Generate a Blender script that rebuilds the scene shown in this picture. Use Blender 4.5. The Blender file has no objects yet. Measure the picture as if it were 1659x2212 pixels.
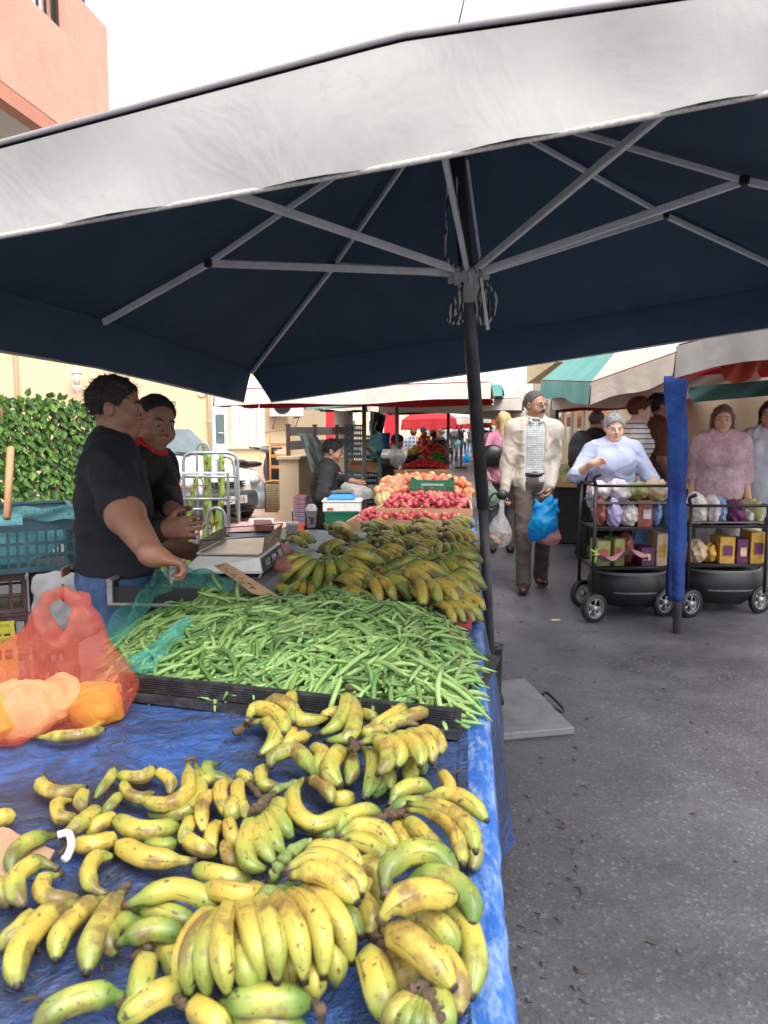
import bpy, bmesh, math, random
import numpy as np
from mathutils import Vector, Matrix, Euler
R=math.radians
random.seed(7); rng=np.random.RandomState(11)
SC=bpy.context.scene; COL=SC.collection
# ---------------------------------------------------------------- camera
CAMH=1.45; F=1661.0; PIT=math.atan(181/1661)
cam=bpy.data.cameras.new('camera'); camo=bpy.data.objects.new('camera',cam); COL.objects.link(camo)
camo.location=(0,0,CAMH); camo.rotation_euler=(math.pi/2-PIT,0,0)
cam.sensor_fit='VERTICAL'; cam.sensor_height=36; cam.sensor_width=27; cam.lens=36*1661/2212
cam.clip_start=.02; cam.clip_end=2000
cam.dof.use_dof=True; cam.dof.focus_distance=3.6; cam.dof.aperture_fstop=9
SC.camera=camo
# ---------------------------------------------------------------- sky and light (overcast)
W=bpy.data.worlds.new('World'); SC.world=W; W.use_nodes=True
nt=W.node_tree; nt.nodes.clear()
o_=nt.nodes.new('ShaderNodeOutputWorld'); b_=nt.nodes.new('ShaderNodeBackground'); s_=nt.nodes.new('ShaderNodeTexSky')
h_=nt.nodes.new('ShaderNodeHueSaturation'); h_.inputs['Saturation'].default_value=.22; h_.inputs['Value'].default_value=1.25
s_.sky_type='NISHITA'; s_.sun_disc=False; s_.sun_elevation=R(56); s_.sun_rotation=R(150)
s_.air_density=1.0; s_.dust_density=5.0; s_.ozone_density=1
nt.links.new(s_.outputs[0],h_.inputs['Color']); mx_=nt.nodes.new('ShaderNodeMix'); mx_.data_type='RGBA'; mx_.blend_type='LIGHTEN'; mx_.inputs[0].default_value=1; mx_.inputs[7].default_value=(4.6,4.7,4.9,1)
nt.links.new(h_.outputs[0],mx_.inputs[6]); nt.links.new(mx_.outputs[2],b_.inputs[0]); b_.inputs[1].default_value=.15
nt.links.new(b_.outputs[0],o_.inputs[0])
sl=bpy.data.lights.new('sun','SUN'); sl.energy=.6; sl.angle=R(40); sl.color=(1,.97,.93)
so=bpy.data.objects.new('sun',sl); COL.objects.link(so)
_d=Vector((math.sin(R(150))*math.cos(R(56)),math.cos(R(150))*math.cos(R(56)),math.sin(R(56))))
so.rotation_euler=_d.to_track_quat('Z','Y').to_euler(); so.location=(0,0,30)
SC.view_settings.view_transform='Standard'; SC.view_settings.look='None'; SC.view_settings.gamma=1
SC.view_settings.exposure=.95
SC.cycles.max_bounces=10; SC.cycles.transparent_max_bounces=16; SC.cycles.diffuse_bounces=6
# ---------------------------------------------------------------- helpers
_c,_s=math.cos(PIT),math.sin(PIT)
def P(u,v,Y=None,z=None):
    """point of the place seen at (u,v) of the 1659x2212 view, at forward distance Y or height z"""
    dx=(u-829.5)/F; dy=(1106-v)/F
    r=Vector((dx,_c+dy*_s,-_s+dy*_c))
    t=Y/r.y if Y is not None else (z-CAMH)/r.z
    return Vector((r.x*t,r.y*t,CAMH+r.z*t))
TZ=.78
def V(*a): return Vector(a)
def tag(o,label=None,cat=None,group=None,kind=None):
    if label: o['label']=label
    if cat: o['category']=cat
    if group: o['group']=group
    if kind: o['kind']=kind
    return o
def thing(name,label,cat,loc=(0,0,0),group=None,rz=0):
    o=bpy.data.objects.new(name,None); COL.objects.link(o); o.empty_display_size=.05
    o.location=loc; o.rotation_euler=(0,0,rz)
    return tag(o,label,cat,group)
def linkmesh(name,me,parent=None,world=True):
    o=bpy.data.objects.new(name,me); COL.objects.link(o)
    if parent is not None:
        o.parent=parent
        if world and parent.type=='EMPTY':
            m=Matrix.Translation(parent.location)@parent.rotation_euler.to_matrix().to_4x4()
            o.matrix_parent_inverse=m.inverted()
    return o
def copytree(o,parent=None,loc=None,rot=None,scale=None,label=None):
    c=o.copy(); COL.objects.link(c)
    if parent is not None: c.parent=parent
    if loc is not None: c.location=loc
    if rot is not None: c.rotation_euler=rot
    if scale is not None: c.scale=(scale,)*3 if not hasattr(scale,'__len__') else scale
    if label: c['label']=label
    for ch in KIDS.get(o.name,[]): 
        k=copytree(ch,c); KIDS.setdefault(c.name,[]).append(k)
    return c
KIDS={}
class MB:
    def __init__(s): s.v=[]; s.f=[]; s.m=[]; s.uv={}; s.sm=[]
    def add(s,vs,fs,mi=0,smooth=False,uv=None):
        b=len(s.v); s.v+= [tuple(x) for x in vs]
        for k,f in enumerate(fs):
            s.f.append(tuple(i+b for i in f)); s.m.append(mi); s.sm.append(smooth)
        if uv is not None:
            for i,q in enumerate(uv): s.uv[b+i]=q
        return s
    def box(s,c,d,rot=None,mi=0):
        c=Vector(c); hx,hy,hz=[x/2 for x in d]
        vs=[Vector((x,y,z)) for x in(-hx,hx) for y in(-hy,hy) for z in(-hz,hz)]
        if rot is not None:
            if isinstance(rot,(int,float)): rot=Matrix.Rotation(rot,3,'Z')
            vs=[rot@v for v in vs]
        return s.add([v+c for v in vs],[(0,1,3,2),(4,6,7,5),(0,4,5,1),(2,3,7,6),(0,2,6,4),(1,5,7,3)],mi)
    def hexa(s,p,mi=0):
        return s.add(p,[(0,3,2,1),(4,5,6,7),(0,1,5,4),(1,2,6,5),(2,3,7,6),(3,0,4,7)],mi)
    def loft(s,rings,caps=True,mi=0,smooth=True,closed=True):
        n=len(rings[0]); vs=[p for r in rings for p in r]; fs=[]
        for i in range(len(rings)-1):
            for j in range(n if closed else n-1):
                k=(j+1)%n
                fs.append((i*n+j,i*n+k,(i+1)*n+k,(i+1)*n+j))
        if caps:
            fs.append(tuple(range(n-1,-1,-1))); fs.append(tuple((len(rings)-1)*n+j for j in range(n)))
        uv=[(j/n,i/max(1,len(rings)-1)) for i in range(len(rings)) for j in range(n)]
        return s.add(vs,fs,mi,smooth,uv)
    def tube(s,pts,r,n=8,caps=True,mi=0,smooth=True,prof=None):
        pts=[Vector(p) for p in pts]; N=len(pts)
        rs=r if hasattr(r,'__len__') else [r]*N
        rings=[]; up=None
        for i,p in enumerate(pts):
            t=(pts[min(i+1,N-1)]-pts[max(i-1,0)])
            t=t.normalized() if t.length>1e-9 else Vector((0,0,1))
            if up is None:
                up=Vector((0,0,1)) if abs(t.z)<.9 else Vector((0,1,0))
            a=t.cross(up)
            if a.length<1e-6: a=t.orthogonal()
            a.normalize(); b=a.cross(t).normalized(); up=b
            ring=[]
            for j in range(n):
                th=2*math.pi*j/n; q=1 if prof is None else prof(th)
                ring.append(p+(a*math.cos(th)+b*math.sin(th))*rs[i]*q)
            rings.append(ring)
        return s.loft(rings,caps,mi,smooth)
    def cyl(s,a,b,r,r2=None,n=14,mi=0,smooth=True):
        return s.tube([a,b],[r,r if r2 is None else r2],n,True,mi,smooth)
    def grid(s,fn,nu,nv,mi=0,smooth=True,flip=False):
        vs=[fn(i/nu,j/nv) for i in range(nu+1) for j in range(nv+1)]
        fs=[]
        for i in range(nu):
            for j in range(nv):
                a=i*(nv+1)+j; q=(a,a+nv+1,a+nv+2,a+1)
                fs.append(q[::-1] if flip else q)
        uv=[(i/nu,j/nv) for i in range(nu+1) for j in range(nv+1)]
        return s.add(vs,fs,mi,smooth,uv)
    def sphere(s,c,r,nu=12,nv=8,mi=0):
        c=Vector(c); rx,ry,rz=r if hasattr(r,'__len__') else (r,r,r)
        rings=[]
        for i in range(1,nv):
            a=math.pi*i/nv
            rings.append([c+Vector((rx*math.sin(a)*math.cos(2*math.pi*j/nu),ry*math.sin(a)*math.sin(2*math.pi*j/nu),-rz*math.cos(a))) for j in range(nu)])
        return s.loft(rings,True,mi,True)
    def lathe(s,c,prof,n=20,mi=0,axis=None,caps=True):
        c=Vector(c); M=Matrix.Identity(3) if axis is None else Vector(axis).to_track_quat('Z','Y').to_matrix()
        return s.loft([[c+M@Vector((r*math.cos(2*math.pi*j/n),r*math.sin(2*math.pi*j/n),z)) for j in range(n)] for r,z in prof],caps,mi,True)
    def prism(s,poly,d0,d1,mi=0):
        """poly: list of world points (front face), extruded by vector d1 starting at offset d0"""
        n=len(poly); a=[Vector(p)+Vector(d0) for p in poly]; b=[Vector(p)+Vector(d1) for p in poly]
        return s.add(a+b,[tuple(range(n-1,-1,-1)),tuple(range(n,2*n))]+[(i,(i+1)%n,n+(i+1)%n,n+i) for i in range(n)],mi)
    def mesh(s,name,mats,bevel=0):
        me=bpy.data.meshes.new(name); me.from_pydata(s.v,[],s.f)
        for m in (mats if isinstance(mats,(list,tuple)) else [mats]): me.materials.append(m)
        me.polygons.foreach_set('material_index',s.m); me.polygons.foreach_set('use_smooth',s.sm)
        if s.uv:
            ul=me.uv_layers.new(name='UVMap')
            li=np.zeros(len(me.loops),dtype=np.int32); me.loops.foreach_get('vertex_index',li)
            arr=np.zeros((len(s.v),2),dtype=np.float32)
            for i,q in s.uv.items(): arr[i]=q
            ul.data.foreach_set('uv',arr[li].ravel())
        bm=bmesh.new(); bm.from_mesh(me)
        if bevel:
            bmesh.ops.bevel(bm,geom=[e for e in bm.edges if e.calc_face_angle(0)>.6],offset=bevel,segments=1,affect='EDGES')
        bmesh.ops.recalc_face_normals(bm,faces=bm.faces) if not getattr(s,'keepn',False) else None
        bm.to_mesh(me); bm.free(); me.update(); return me
    def build(s,name,mats,parent=None,bevel=0,label=None,cat=None,group=None,kind=None,origin=None):
        if parent is None and s.v:
            a=np.array(s.v); 
            if origin is None:
                lo=a.min(0); hi=a.max(0); origin=((lo[0]+hi[0])/2,(lo[1]+hi[1])/2,lo[2])
            s.v=[tuple(x) for x in (a-np.array(origin))]
        me=s.mesh(name,mats,bevel); o=linkmesh(name,me,parent)
        if parent is None: o.location=origin
        tag(o,label,cat,group,kind)
        return o
# ---------------------------------------------------------------- materials
MATS={}
def srgb(r,g,b):
    f=lambda c:(c/255/12.92 if c/255<=.04045 else ((c/255+.055)/1.055)**2.4)
    return (f(r),f(g),f(b),1)
class NT:
    def __init__(s,name):
        s.m=bpy.data.materials.new(name); s.m.use_nodes=True; s.t=s.m.node_tree; s.n=s.t.nodes
        s.b=s.n['Principled BSDF']; s.out=s.n['Material Output']
    def new(s,t,**k):
        n=s.n.new(t)
        for a,b in k.items():
            if a in n.inputs.keys(): n.inputs[a].default_value=b
            else: setattr(n,a,b)
        return n
    def link(s,a,b): s.t.links.new(a,b)
    def noise(s,scale,detail=4,rough=.6,coord='Object',stretch=None,dist=0):
        tc=s.new('ShaderNodeTexCoord'); n=s.new('ShaderNodeTexNoise'); n.inputs['Scale'].default_value=scale
        n.inputs['Detail'].default_value=detail; n.inputs['Roughness'].default_value=rough; n.inputs['Distortion'].default_value=dist
        if stretch:
            mp=s.new('ShaderNodeMapping'); mp.inputs['Scale'].default_value=stretch
            s.link(tc.outputs[coord],mp.inputs[0]); s.link(mp.outputs[0],n.inputs['Vector'])
        else: s.link(tc.outputs[coord],n.inputs['Vector'])
        return n.outputs['Fac']
    def ramp(s,fac,stops):
        r=s.new('ShaderNodeValToRGB'); e=r.color_ramp.elements
        while len(e)<len(stops): e.new(.5)
        for i,(p,c) in enumerate(stops): e[i].position=p; e[i].color=c if len(c)==4 else (*c,1)
        s.link(fac,r.inputs[0]); return r.outputs[0]
    def mix(s,fac,a,b,mode='MIX'):
        m=s.new('ShaderNodeMix',data_type='RGBA',blend_type=mode)
        for sock,v in ((m.inputs[0],fac),(m.inputs[6],a),(m.inputs[7],b)):
            if hasattr(v,'is_output'): s.link(v,sock)
            else: sock.default_value=v if not(isinstance(v,tuple) and len(v)==3) else (*v,1)
        return m.outputs[2]
    def math(s,op,a,b=0):
        m=s.new('ShaderNodeMath',operation=op)
        for i,v in enumerate((a,b)):
            if hasattr(v,'is_output'): s.link(v,m.inputs[i])
            else: m.inputs[i].default_value=v
        return m.outputs[0]
    def bump(s,h,strength=.3,dist=.01):
        b=s.new('ShaderNodeBump'); b.inputs['Strength'].default_value=strength; b.inputs['Distance'].default_value=dist
        s.link(h,b.inputs['Height']); s.link(b.outputs[0],s.b.inputs['Normal'])
def mat(name,col,rough=.6,metal=0,var=.15,scale=8,bump=0,bscale=40,spec=None,dirt=None,trans=0,stretch=None,hue=0):
    """base colour with cloudy variation (real wear), optional dirt colour (col, amount) and bump"""
    if name in MATS: return MATS[name]
    k=NT(name); c=col if len(col)==4 else (*col,1)
    n=k.noise(scale,5,.65,stretch=stretch)
    d=tuple(x*(1-var) for x in c[:3])+(1,); l=tuple(min(1,x*(1+var*.7)) for x in c[:3])+(1,)
    cc=k.ramp(n,[(.3,d),(.7,l)])
    if dirt:
        n2=k.noise(scale*2.3,6,.7); f=k.ramp(n2,[(.5-.2*dirt[1]+.06,(0,0,0)),(.75-.1*dirt[1],(1,1,1))])
        f=k.math('MULTIPLY',f,dirt[1]); cc=k.mix(f,cc,dirt[0])
    if hue:
        oi=k.new('ShaderNodeObjectInfo'); h=k.new('ShaderNodeHueSaturation')
        k.link(k.math('ADD',k.math('MULTIPLY',oi.outputs['Random'],hue),.5-hue/2),h.inputs['Hue'])
        k.link(k.math('ADD',k.math('MULTIPLY',oi.outputs['Random'],.5),.75),h.inputs['Value']); k.link(cc,h.inputs['Color']); cc=h.outputs[0]
    k.link(cc,k.b.inputs['Base Color']); k.b.inputs['Roughness'].default_value=rough; k.b.inputs['Metallic'].default_value=metal
    if spec is not None: k.b.inputs['Specular IOR Level'].default_value=spec
    if bump: k.bump(k.noise(bscale,5,.6,stretch=stretch),bump,.01)
    if trans: 
        k.b.inputs['Transmission Weight'].default_value=trans
    MATS[name]=k.m; return k.m
def film(name,col,alpha=.5,rough=.25,trl=.5,crease=35):
    """thin plastic film: part see-through, part light-scattering, glossy"""
    if name in MATS: return MATS[name]
    k=NT(name); c=(*col[:3],1)
    n=k.noise(crease,6,.65,dist=1.5)
    tp=k.new('ShaderNodeBsdfTransparent'); tp.inputs[0].default_value=tuple(min(1,.58+.42*x**.5) for x in col[:3])+(1,)
    tr=k.new('ShaderNodeBsdfTranslucent'); tr.inputs[0].default_value=c
    m1=k.new('ShaderNodeMixShader'); m1.inputs[0].default_value=trl
    k.b.inputs['Base Color'].default_value=c; k.b.inputs['Roughness'].default_value=rough
    k.link(k.b.outputs[0],m1.inputs[1]); k.link(tr.outputs[0],m1.inputs[2])
    m2=k.new('ShaderNodeMixShader'); f=k.ramp(n,[(.3,(alpha*.75,)*3),(.7,(min(1,alpha*1.35),)*3)])
    k.link(f,m2.inputs[0]); k.link(tp.outputs[0],m2.inputs[1]); k.link(m1.outputs[0],m2.inputs[2])
    k.link(m2.outputs[0],k.out.inputs[0]); k.bump(n,.6,.01)
    MATS[name]=k.m; return k.m
def text(body,size,name,m,parent,M,depth=.001):
    cu=bpy.data.curves.new(name,'FONT'); cu.body=body; cu.size=size; cu.extrude=depth; cu.align_x='CENTER'; cu.align_y='CENTER'
    t=bpy.data.objects.new(name,cu); COL.objects.link(t)
    dg=bpy.context.evaluated_depsgraph_get(); me=bpy.data.meshes.new_from_object(t.evaluated_get(dg))
    bpy.data.objects.remove(t); me.transform(M); me.materials.clear(); me.materials.append(m)
    return linkmesh(name,me,parent)
def frame(o,xd,yd):
    x=Vector(xd).normalized(); y=Vector(yd); y=(y-x*y.dot(x)).normalized(); z=x.cross(y)
    M=Matrix((x,y,z)).transposed().to_4x4(); M.translation=Vector(o); return M
def lerp(a,b,t): return a+(b-a)*t
def arc(pts,n=10):
    """smooth curve through points"""
    pts=[Vector(p) for p in pts]; out=[]
    Q=[pts[0]*2-pts[1]]+pts+[pts[-1]*2-pts[-2]]
    for i in range(1,len(Q)-2):
        a,b,c,d=Q[i-1],Q[i],Q[i+1],Q[i+2]
        for j in range(n):
            t=j/n; out.append(.5*((2*b)+(c-a)*t+(2*a-5*b+4*c-d)*t*t+(3*b-a-3*c+d)*t**3))
    out.append(pts[-1]); return out
STREET=math.atan((1005-829.5)/1661*_c+0)   # street heads this far right of the view
SD=Vector((math.sin(STREET),math.cos(STREET),0)); SR=Vector((math.cos(STREET),-math.sin(STREET),0))
# ---------------------------------------------------------------- smooth solids (people, bags) grown as one surface
def _n3(X,Y,Z,s,seed=0):
    a=seed*1.7
    return (np.sin(X*s+a)*np.cos(Y*s*1.13+a*2+.6*np.sin(Z*s*.7))+np.sin(Z*s*1.21+a*.5+.8*np.sin(X*s*.9))*np.cos(X*s*.6-Y*s*.9+a))*.5
class SDF:
    def __init__(s): s.p=[]
    def cap(s,a,b,ra,rb=None,k=.02,op='+'):
        s.p.append(('c',np.array(a,float),np.array(b,float),ra,ra if rb is None else rb,k,op)); return s
    def ell(s,c,r,M=None,k=.02,op='+'):
        s.p.append(('e',np.array(c,float),np.array(r if hasattr(r,'__len__') else (r,r,r),float),np.eye(3) if M is None else np.array(M),0,k,op)); return s
    def clip(s,o,n):   # keep the side where (p-o).n<0
        s.p.append(('h',np.array(o,float),np.array(Vector(n).normalized(),float),0,0,0,'^')); return s
    def disp(s,fn): s.p.append(('d',fn,None,0,0,0,'d')); return s
    def infl(s,e): s.p.append(('i',e,None,0,0,0,'d')); return s
    def bounds(s):
        lo=np.full(3,1e9); hi=-lo
        for q in s.p:
            if q[6]!='+': continue
            if q[0]=='c':
                r=max(q[3],q[4]); lo=np.minimum(lo,np.minimum(q[1],q[2])-r); hi=np.maximum(hi,np.maximum(q[1],q[2])+r)
            elif q[0]=='e':
                r=q[2].max(); lo=np.minimum(lo,q[1]-r); hi=np.maximum(hi,q[1]+r)
        return lo,hi
    def mesh(s,h,pad=.03):
        lo,hi=s.bounds(); lo=lo-pad; hi=hi+pad
        n=np.ceil((hi-lo)/h).astype(int)+1
        ax=[(lo[i]+h*np.arange(n[i])).astype(np.float32) for i in range(3)]
        D=np.full(n,.12,np.float32)
        for q in s.p:
            if q[6]=='d':
                if q[0]=='i': D-=q[1]
                else:
                    X,Y,Z=np.meshgrid(*ax,indexing='ij',sparse=True); D+=q[1](X,Y,Z).astype(np.float32)
                continue
            if q[0]=='h':
                X,Y,Z=np.meshgrid(*ax,indexing='ij',sparse=True)
                D=np.maximum(D,((X-q[1][0])*q[2][0]+(Y-q[1][1])*q[2][1]+(Z-q[1][2])*q[2][2]).astype(np.float32)); continue
            k=q[5]
            if q[0]=='c': r=max(q[3],q[4]); a=np.minimum(q[1],q[2])-r; b=np.maximum(q[1],q[2])+r
            else: r=q[2].max(); a=q[1]-r; b=q[1]+r
            mg=k+.035; i0=np.clip(((a-mg-lo)/h).astype(int),0,n-1); i1=np.clip(((b+mg-lo)/h).astype(int)+2,0,n)
            if (i1<=i0).any(): continue
            sl=tuple(slice(i0[i],i1[i]) for i in range(3))
            X,Y,Z=np.meshgrid(ax[0][sl[0]],ax[1][sl[1]],ax[2][sl[2]],indexing='ij',sparse=True)
            if q[0]=='c':
                A,B=q[1],q[2]; ba=B-A; L=max(ba@ba,1e-12); px,py,pz=X-A[0],Y-A[1],Z-A[2]
                t=np.clip((px*ba[0]+py*ba[1]+pz*ba[2])/L,0,1)
                d=np.sqrt((px-t*ba[0])**2+(py-t*ba[1])**2+(pz-t*ba[2])**2)-(q[3]+(q[4]-q[3])*t)
            else:
                M=q[3]; px,py,pz=X-q[1][0],Y-q[1][1],Z-q[1][2]
                l=[px*M[0][i]+py*M[1][i]+pz*M[2][i] for i in range(3)]   # M columns are the axes
                k0=np.sqrt(sum((l[i]/q[2][i])**2 for i in range(3))); k1=np.sqrt(sum((l[i]/q[2][i]**2)**2 for i in range(3)))+1e-9
                d=k0*(k0-1)/k1
            d=d.astype(np.float32); E=D[sl]
            if q[6]=='+':
                if k>0: hh=np.clip(.5+.5*(E-d)/k,0,1); D[sl]=E*(1-hh)+d*hh-k*hh*(1-hh)
                else: D[sl]=np.minimum(E,d)
            elif q[6]=='-':
                if k>0: hh=np.clip(.5-.5*(E+d)/k,0,1); D[sl]=E*(1-hh)-d*hh+k*hh*(1-hh)
                else: D[sl]=np.maximum(E,-d)
        D[0]=D[-1]=.05; D[:,0]=D[:,-1]=.05; D[:,:,0]=D[:,:,-1]=.05
        # surface nets
        ins=D<0; c=np.zeros(np.array(n)-1,np.int8)
        for dx in(0,1):
            for dy in(0,1):
                for dz in(0,1): c+=ins[dx:n[0]-1+dx,dy:n[1]-1+dy,dz:n[2]-1+dz]
        act=(c>0)&(c<8); idx=np.full(act.shape,-1,np.int64); I=np.argwhere(act)
        if len(I)==0: return np.zeros((0,3)),np.zeros((0,4),int)
        idx[act]=np.arange(len(I)); pos=np.zeros((len(I),3)); cnt=np.zeros(len(I))
        offs=[(0,0,0),(1,0,0),(0,1,0),(1,1,0),(0,0,1),(1,0,1),(0,1,1),(1,1,1)]
        val=[D[I[:,0]+o[0],I[:,1]+o[1],I[:,2]+o[2]] for o in offs]
        for a in range(8):
            for b in range(a+1,8):
                df=[offs[b][i]-offs[a][i] for i in range(3)]
                if sum(abs(x) for x in df)!=1: continue
                m=(val[a]<0)!=(val[b]<0); t=val[a][m]/(val[a][m]-val[b][m])
                pos[m]+=np.array(offs[a])+t[:,None]*np.array(df); cnt[m]+=1
        pos=(I+pos/cnt[:,None])*h+lo; F_=[]
        for ax_ in range(3):
            o1,o2=[(1,2),(2,0),(0,1)][ax_]
            s0=[slice(1,-1)]*3; s1=[slice(1,-1)]*3; s0[ax_]=slice(0,-1); s1[ax_]=slice(1,None)
            a=ins[tuple(s0)]; b=ins[tuple(s1)]; E=np.argwhere(a!=b)
            if len(E)==0: continue
            fl=a[tuple(E.T)]; E=E.copy(); 
            for i in range(3):
                if i!=ax_: E[:,i]+=1
            d1=np.zeros(3,int); d1[o1]=1; d2=np.zeros(3,int); d2[o2]=1
            q=[idx[tuple((E-x).T)] for x in (d1+d2,d2,d1*0,d1)]
            q=np.stack(q,1); q[~fl]=q[~fl][:,::-1]; F_.append(q)
        F_=np.concatenate(F_); F_=F_[(F_>=0).all(1)]
        return pos,F_
    def build(s,name,mats,h,parent=None,M=None,smooth=2,matfn=None,**kw):
        v,f=s.mesh(h)
        # light smoothing
        if smooth and len(f):
            e=np.concatenate([f[:,[0,1]],f[:,[1,2]],f[:,[2,3]],f[:,[3,0]]])
            e=np.concatenate([e,e[:,::-1]]); c=np.bincount(e[:,0],minlength=len(v))[:,None].astype(float); c[c==0]=1
            for _ in range(smooth):
                a=np.stack([np.bincount(e[:,0],v[e[:,1],i],len(v)) for i in range(3)],1)/c; v=v*.5+a*.5
        me=bpy.data.meshes.new(name)
        if not isinstance(mats,(list,tuple)): mats=[mats]
        mi=None
        if matfn is not None:
            cen=v[f].mean(1); mi=matfn(cen[:,0],cen[:,1],cen[:,2]).astype(np.int32)
        if M is not None:
            A=np.array(M); v=v@A[:3,:3].T+A[:3,3]
        org=(0,0,0)
        if parent is None:
            lo,hi=v.min(0),v.max(0); org=((lo[0]+hi[0])/2,(lo[1]+hi[1])/2,lo[2]); v=v-np.array(org)
        me.vertices.add(len(v)); me.vertices.foreach_set('co',v.astype(np.float32).ravel())
        me.loops.add(len(f)*4); me.loops.foreach_set('vertex_index',f.astype(np.int32).ravel())
        me.polygons.add(len(f)); me.polygons.foreach_set('loop_start',np.arange(len(f),dtype=np.int32)*4)
        me.polygons.foreach_set('use_smooth',np.ones(len(f),bool))
        for m in mats: me.materials.append(m)
        if mi is not None: me.polygons.foreach_set('material_index',mi)
        me.update(calc_edges=True); me.validate()
        o=linkmesh(name,me,parent)
        if parent is None: o.location=org
        tag(o,**kw)
        return o
# ---------------------------------------------------------------- materials of the place
def m_asphalt():
    k=NT('asphalt'); n=k.noise(1.1,6,.7); g=k.noise(230,2,.5)
    c=k.ramp(n,[(.30,(.052,.053,.062)),(.52,(.10,.10,.115)),(.70,(.15,.15,.168))])
    vo=k.new('ShaderNodeTexVoronoi'); tc=k.new('ShaderNodeTexCoord'); vo.inputs['Scale'].default_value=95; k.link(tc.outputs['Object'],vo.inputs['Vector'])
    sp=k.ramp(vo.outputs['Color'],[(.0,(.7,)*3),(.35,(.88,)*3),(.75,(1.05,)*3),(.93,(1.8,)*3)])
    c=k.mix(1,c,sp,'MULTIPLY'); c=k.mix(k.ramp(g,[(.42,(0,0,0)),(.7,(.45,)*3)]),c,(.04,.04,.045))
    k.link(c,k.b.inputs['Base Color'])
    w=k.noise(.55,3,.55); k.link(k.ramp(w,[(.35,(.24,)*3),(.62,(.60,)*3)]),k.b.inputs['Roughness'])
    h=k.math('ADD',vo.outputs['Distance'],k.math('MULTIPLY',g,.8)); k.bump(h,.3,.005)
    return k.m
ASPH=m_asphalt()
def m_tarp():
    k=NT('blue_tarp'); n=k.noise(5,6,.7); d=k.noise(3.2,7,.75,dist=.6); w=k.noise(60,3,.6,stretch=(1,6,1))
    c=k.ramp(n,[(.3,(.018,.055,.20)),(.55,(.03,.10,.34)),(.75,(.07,.17,.45))])
    c=k.mix(k.ramp(w,[(.5,(0,0,0)),(.72,(.30,)*3)]),c,(.22,.34,.6))
    c=k.mix(k.ramp(d,[(.40,(0,0,0)),(.55,(.85,)*3)]),c,(.035,.04,.06))
    k.link(c,k.b.inputs['Base Color']); k.b.inputs['Roughness'].default_value=.42
    h=k.math('ADD',k.noise(14,4,.6,dist=1.2),k.math('MULTIPLY',w,.15)); k.bump(h,.8,.03); return k.m
TARP=m_tarp()
def m_tarpedge():
    k=NT('worn_tarp_edge'); w=k.noise(45,4,.7,stretch=(1,.35,1)); n=k.noise(6,4,.6)
    c=k.ramp(n,[(.3,(.02,.09,.36)),(.7,(.04,.16,.5))])
    c=k.mix(k.ramp(w,[(.45,(0,0,0)),(.68,(.6,)*3)]),c,(.38,.5,.68)); k.link(c,k.b.inputs['Base Color'])
    k.b.inputs['Roughness'].default_value=.45; k.bump(w,.4,.01); return k.m
TARPE=m_tarpedge()
def m_canvas(name,c0,c1,stain=.5,trl=0,bs=.25):
    k=NT(name); n=k.noise(1.6,6,.7,dist=.8); st=k.noise(4.5,7,.75,dist=1.2)
    c=k.ramp(n,[(.3,c0),(.7,c1)]); c=k.mix(k.ramp(st,[(.58,(0,0,0)),(.85,(stain,)*3)]),c,tuple(x*.45 for x in c0))
    k.link(c,k.b.inputs['Base Color']); k.b.inputs['Roughness'].default_value=.8
    k.bump(k.math('ADD',k.noise(3,4,.6,dist=1),k.math('MULTIPLY',k.noise(400,2,.5),.03)),bs,.06)
    if trl:
        t=k.new('ShaderNodeBsdfTranslucent'); k.link(c,t.inputs[0]); m=k.new('ShaderNodeMixShader'); m.inputs[0].default_value=trl
        k.link(k.b.outputs[0],m.inputs[1]); k.link(t.outputs[0],m.inputs[2]); k.link(m.outputs[0],k.out.inputs[0])
    return k.m
BEIGE=m_canvas('beige_canvas',(.36,.345,.33),(.425,.41,.39),.5,bs=.16)
BEIGE2=m_canvas('cream_canvas',(.6,.54,.46),(.75,.7,.62),.25,.15)
TEAL=m_canvas('dark_teal_lining',(.024,.052,.098),(.036,.074,.125),.1)
GREENC=m_canvas('sea_green_canvas',(.13,.38,.36),(.2,.48,.45),.2,.15)
REDC=m_canvas('red_canvas',(.5,.02,.03),(.62,.035,.045),.15,.25)
DKGRC=m_canvas('dark_green_canvas',(.02,.07,.06),(.03,.1,.08),.15)
ALU=mat('aluminium_arm',(.72,.71,.75),.5,.1,.12,12,dirt=((.25,.22,.2),.3))
POLE=mat('dark_pole_paint',(.06,.06,.072),.4,.3,.3,9,dirt=((.15,.13,.12),.3))
POLE2=mat('grey_pole_steel',(.16,.145,.15),.45,.5,.25,10)
GALV=mat('galvanised_tube',(.42,.44,.46),.4,.6,.2,20,dirt=((.2,.19,.18),.3))
CREAM=mat('cream_render',(.60,.475,.32),.9,0,.07,1.5,.25,60,dirt=((.5,.4,.28),.25))
CREAM2=mat('pale_yellow_render',(.74,.63,.42),.9,0,.06,1.2,.2,40)
PINK=mat('salmon_render',(.70,.37,.28),.9,0,.1,1.4,.4,50,dirt=((.55,.25,.18),.35))
SOFFIT=mat('pale_soffit',(.62,.6,.57),.9,0,.05,3,.2)
GREYW=mat('grey_parapet',(.2,.2,.21),.9,0,.1,3,.3)
TERR=mat('terracotta_paving',(.55,.38,.28),.85,0,.15,5,.2,30,dirt=((.3,.25,.22),.5))
WFRAME=mat('white_window_frame',(.75,.75,.74),.4,0,.04)
GLASS=mat('dim_window_glass',(.12,.16,.17),.08,0,.3,2,spec=.8)
SHUT=mat('white_shutter',(.78,.76,.71),.55,0,.04)
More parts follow.
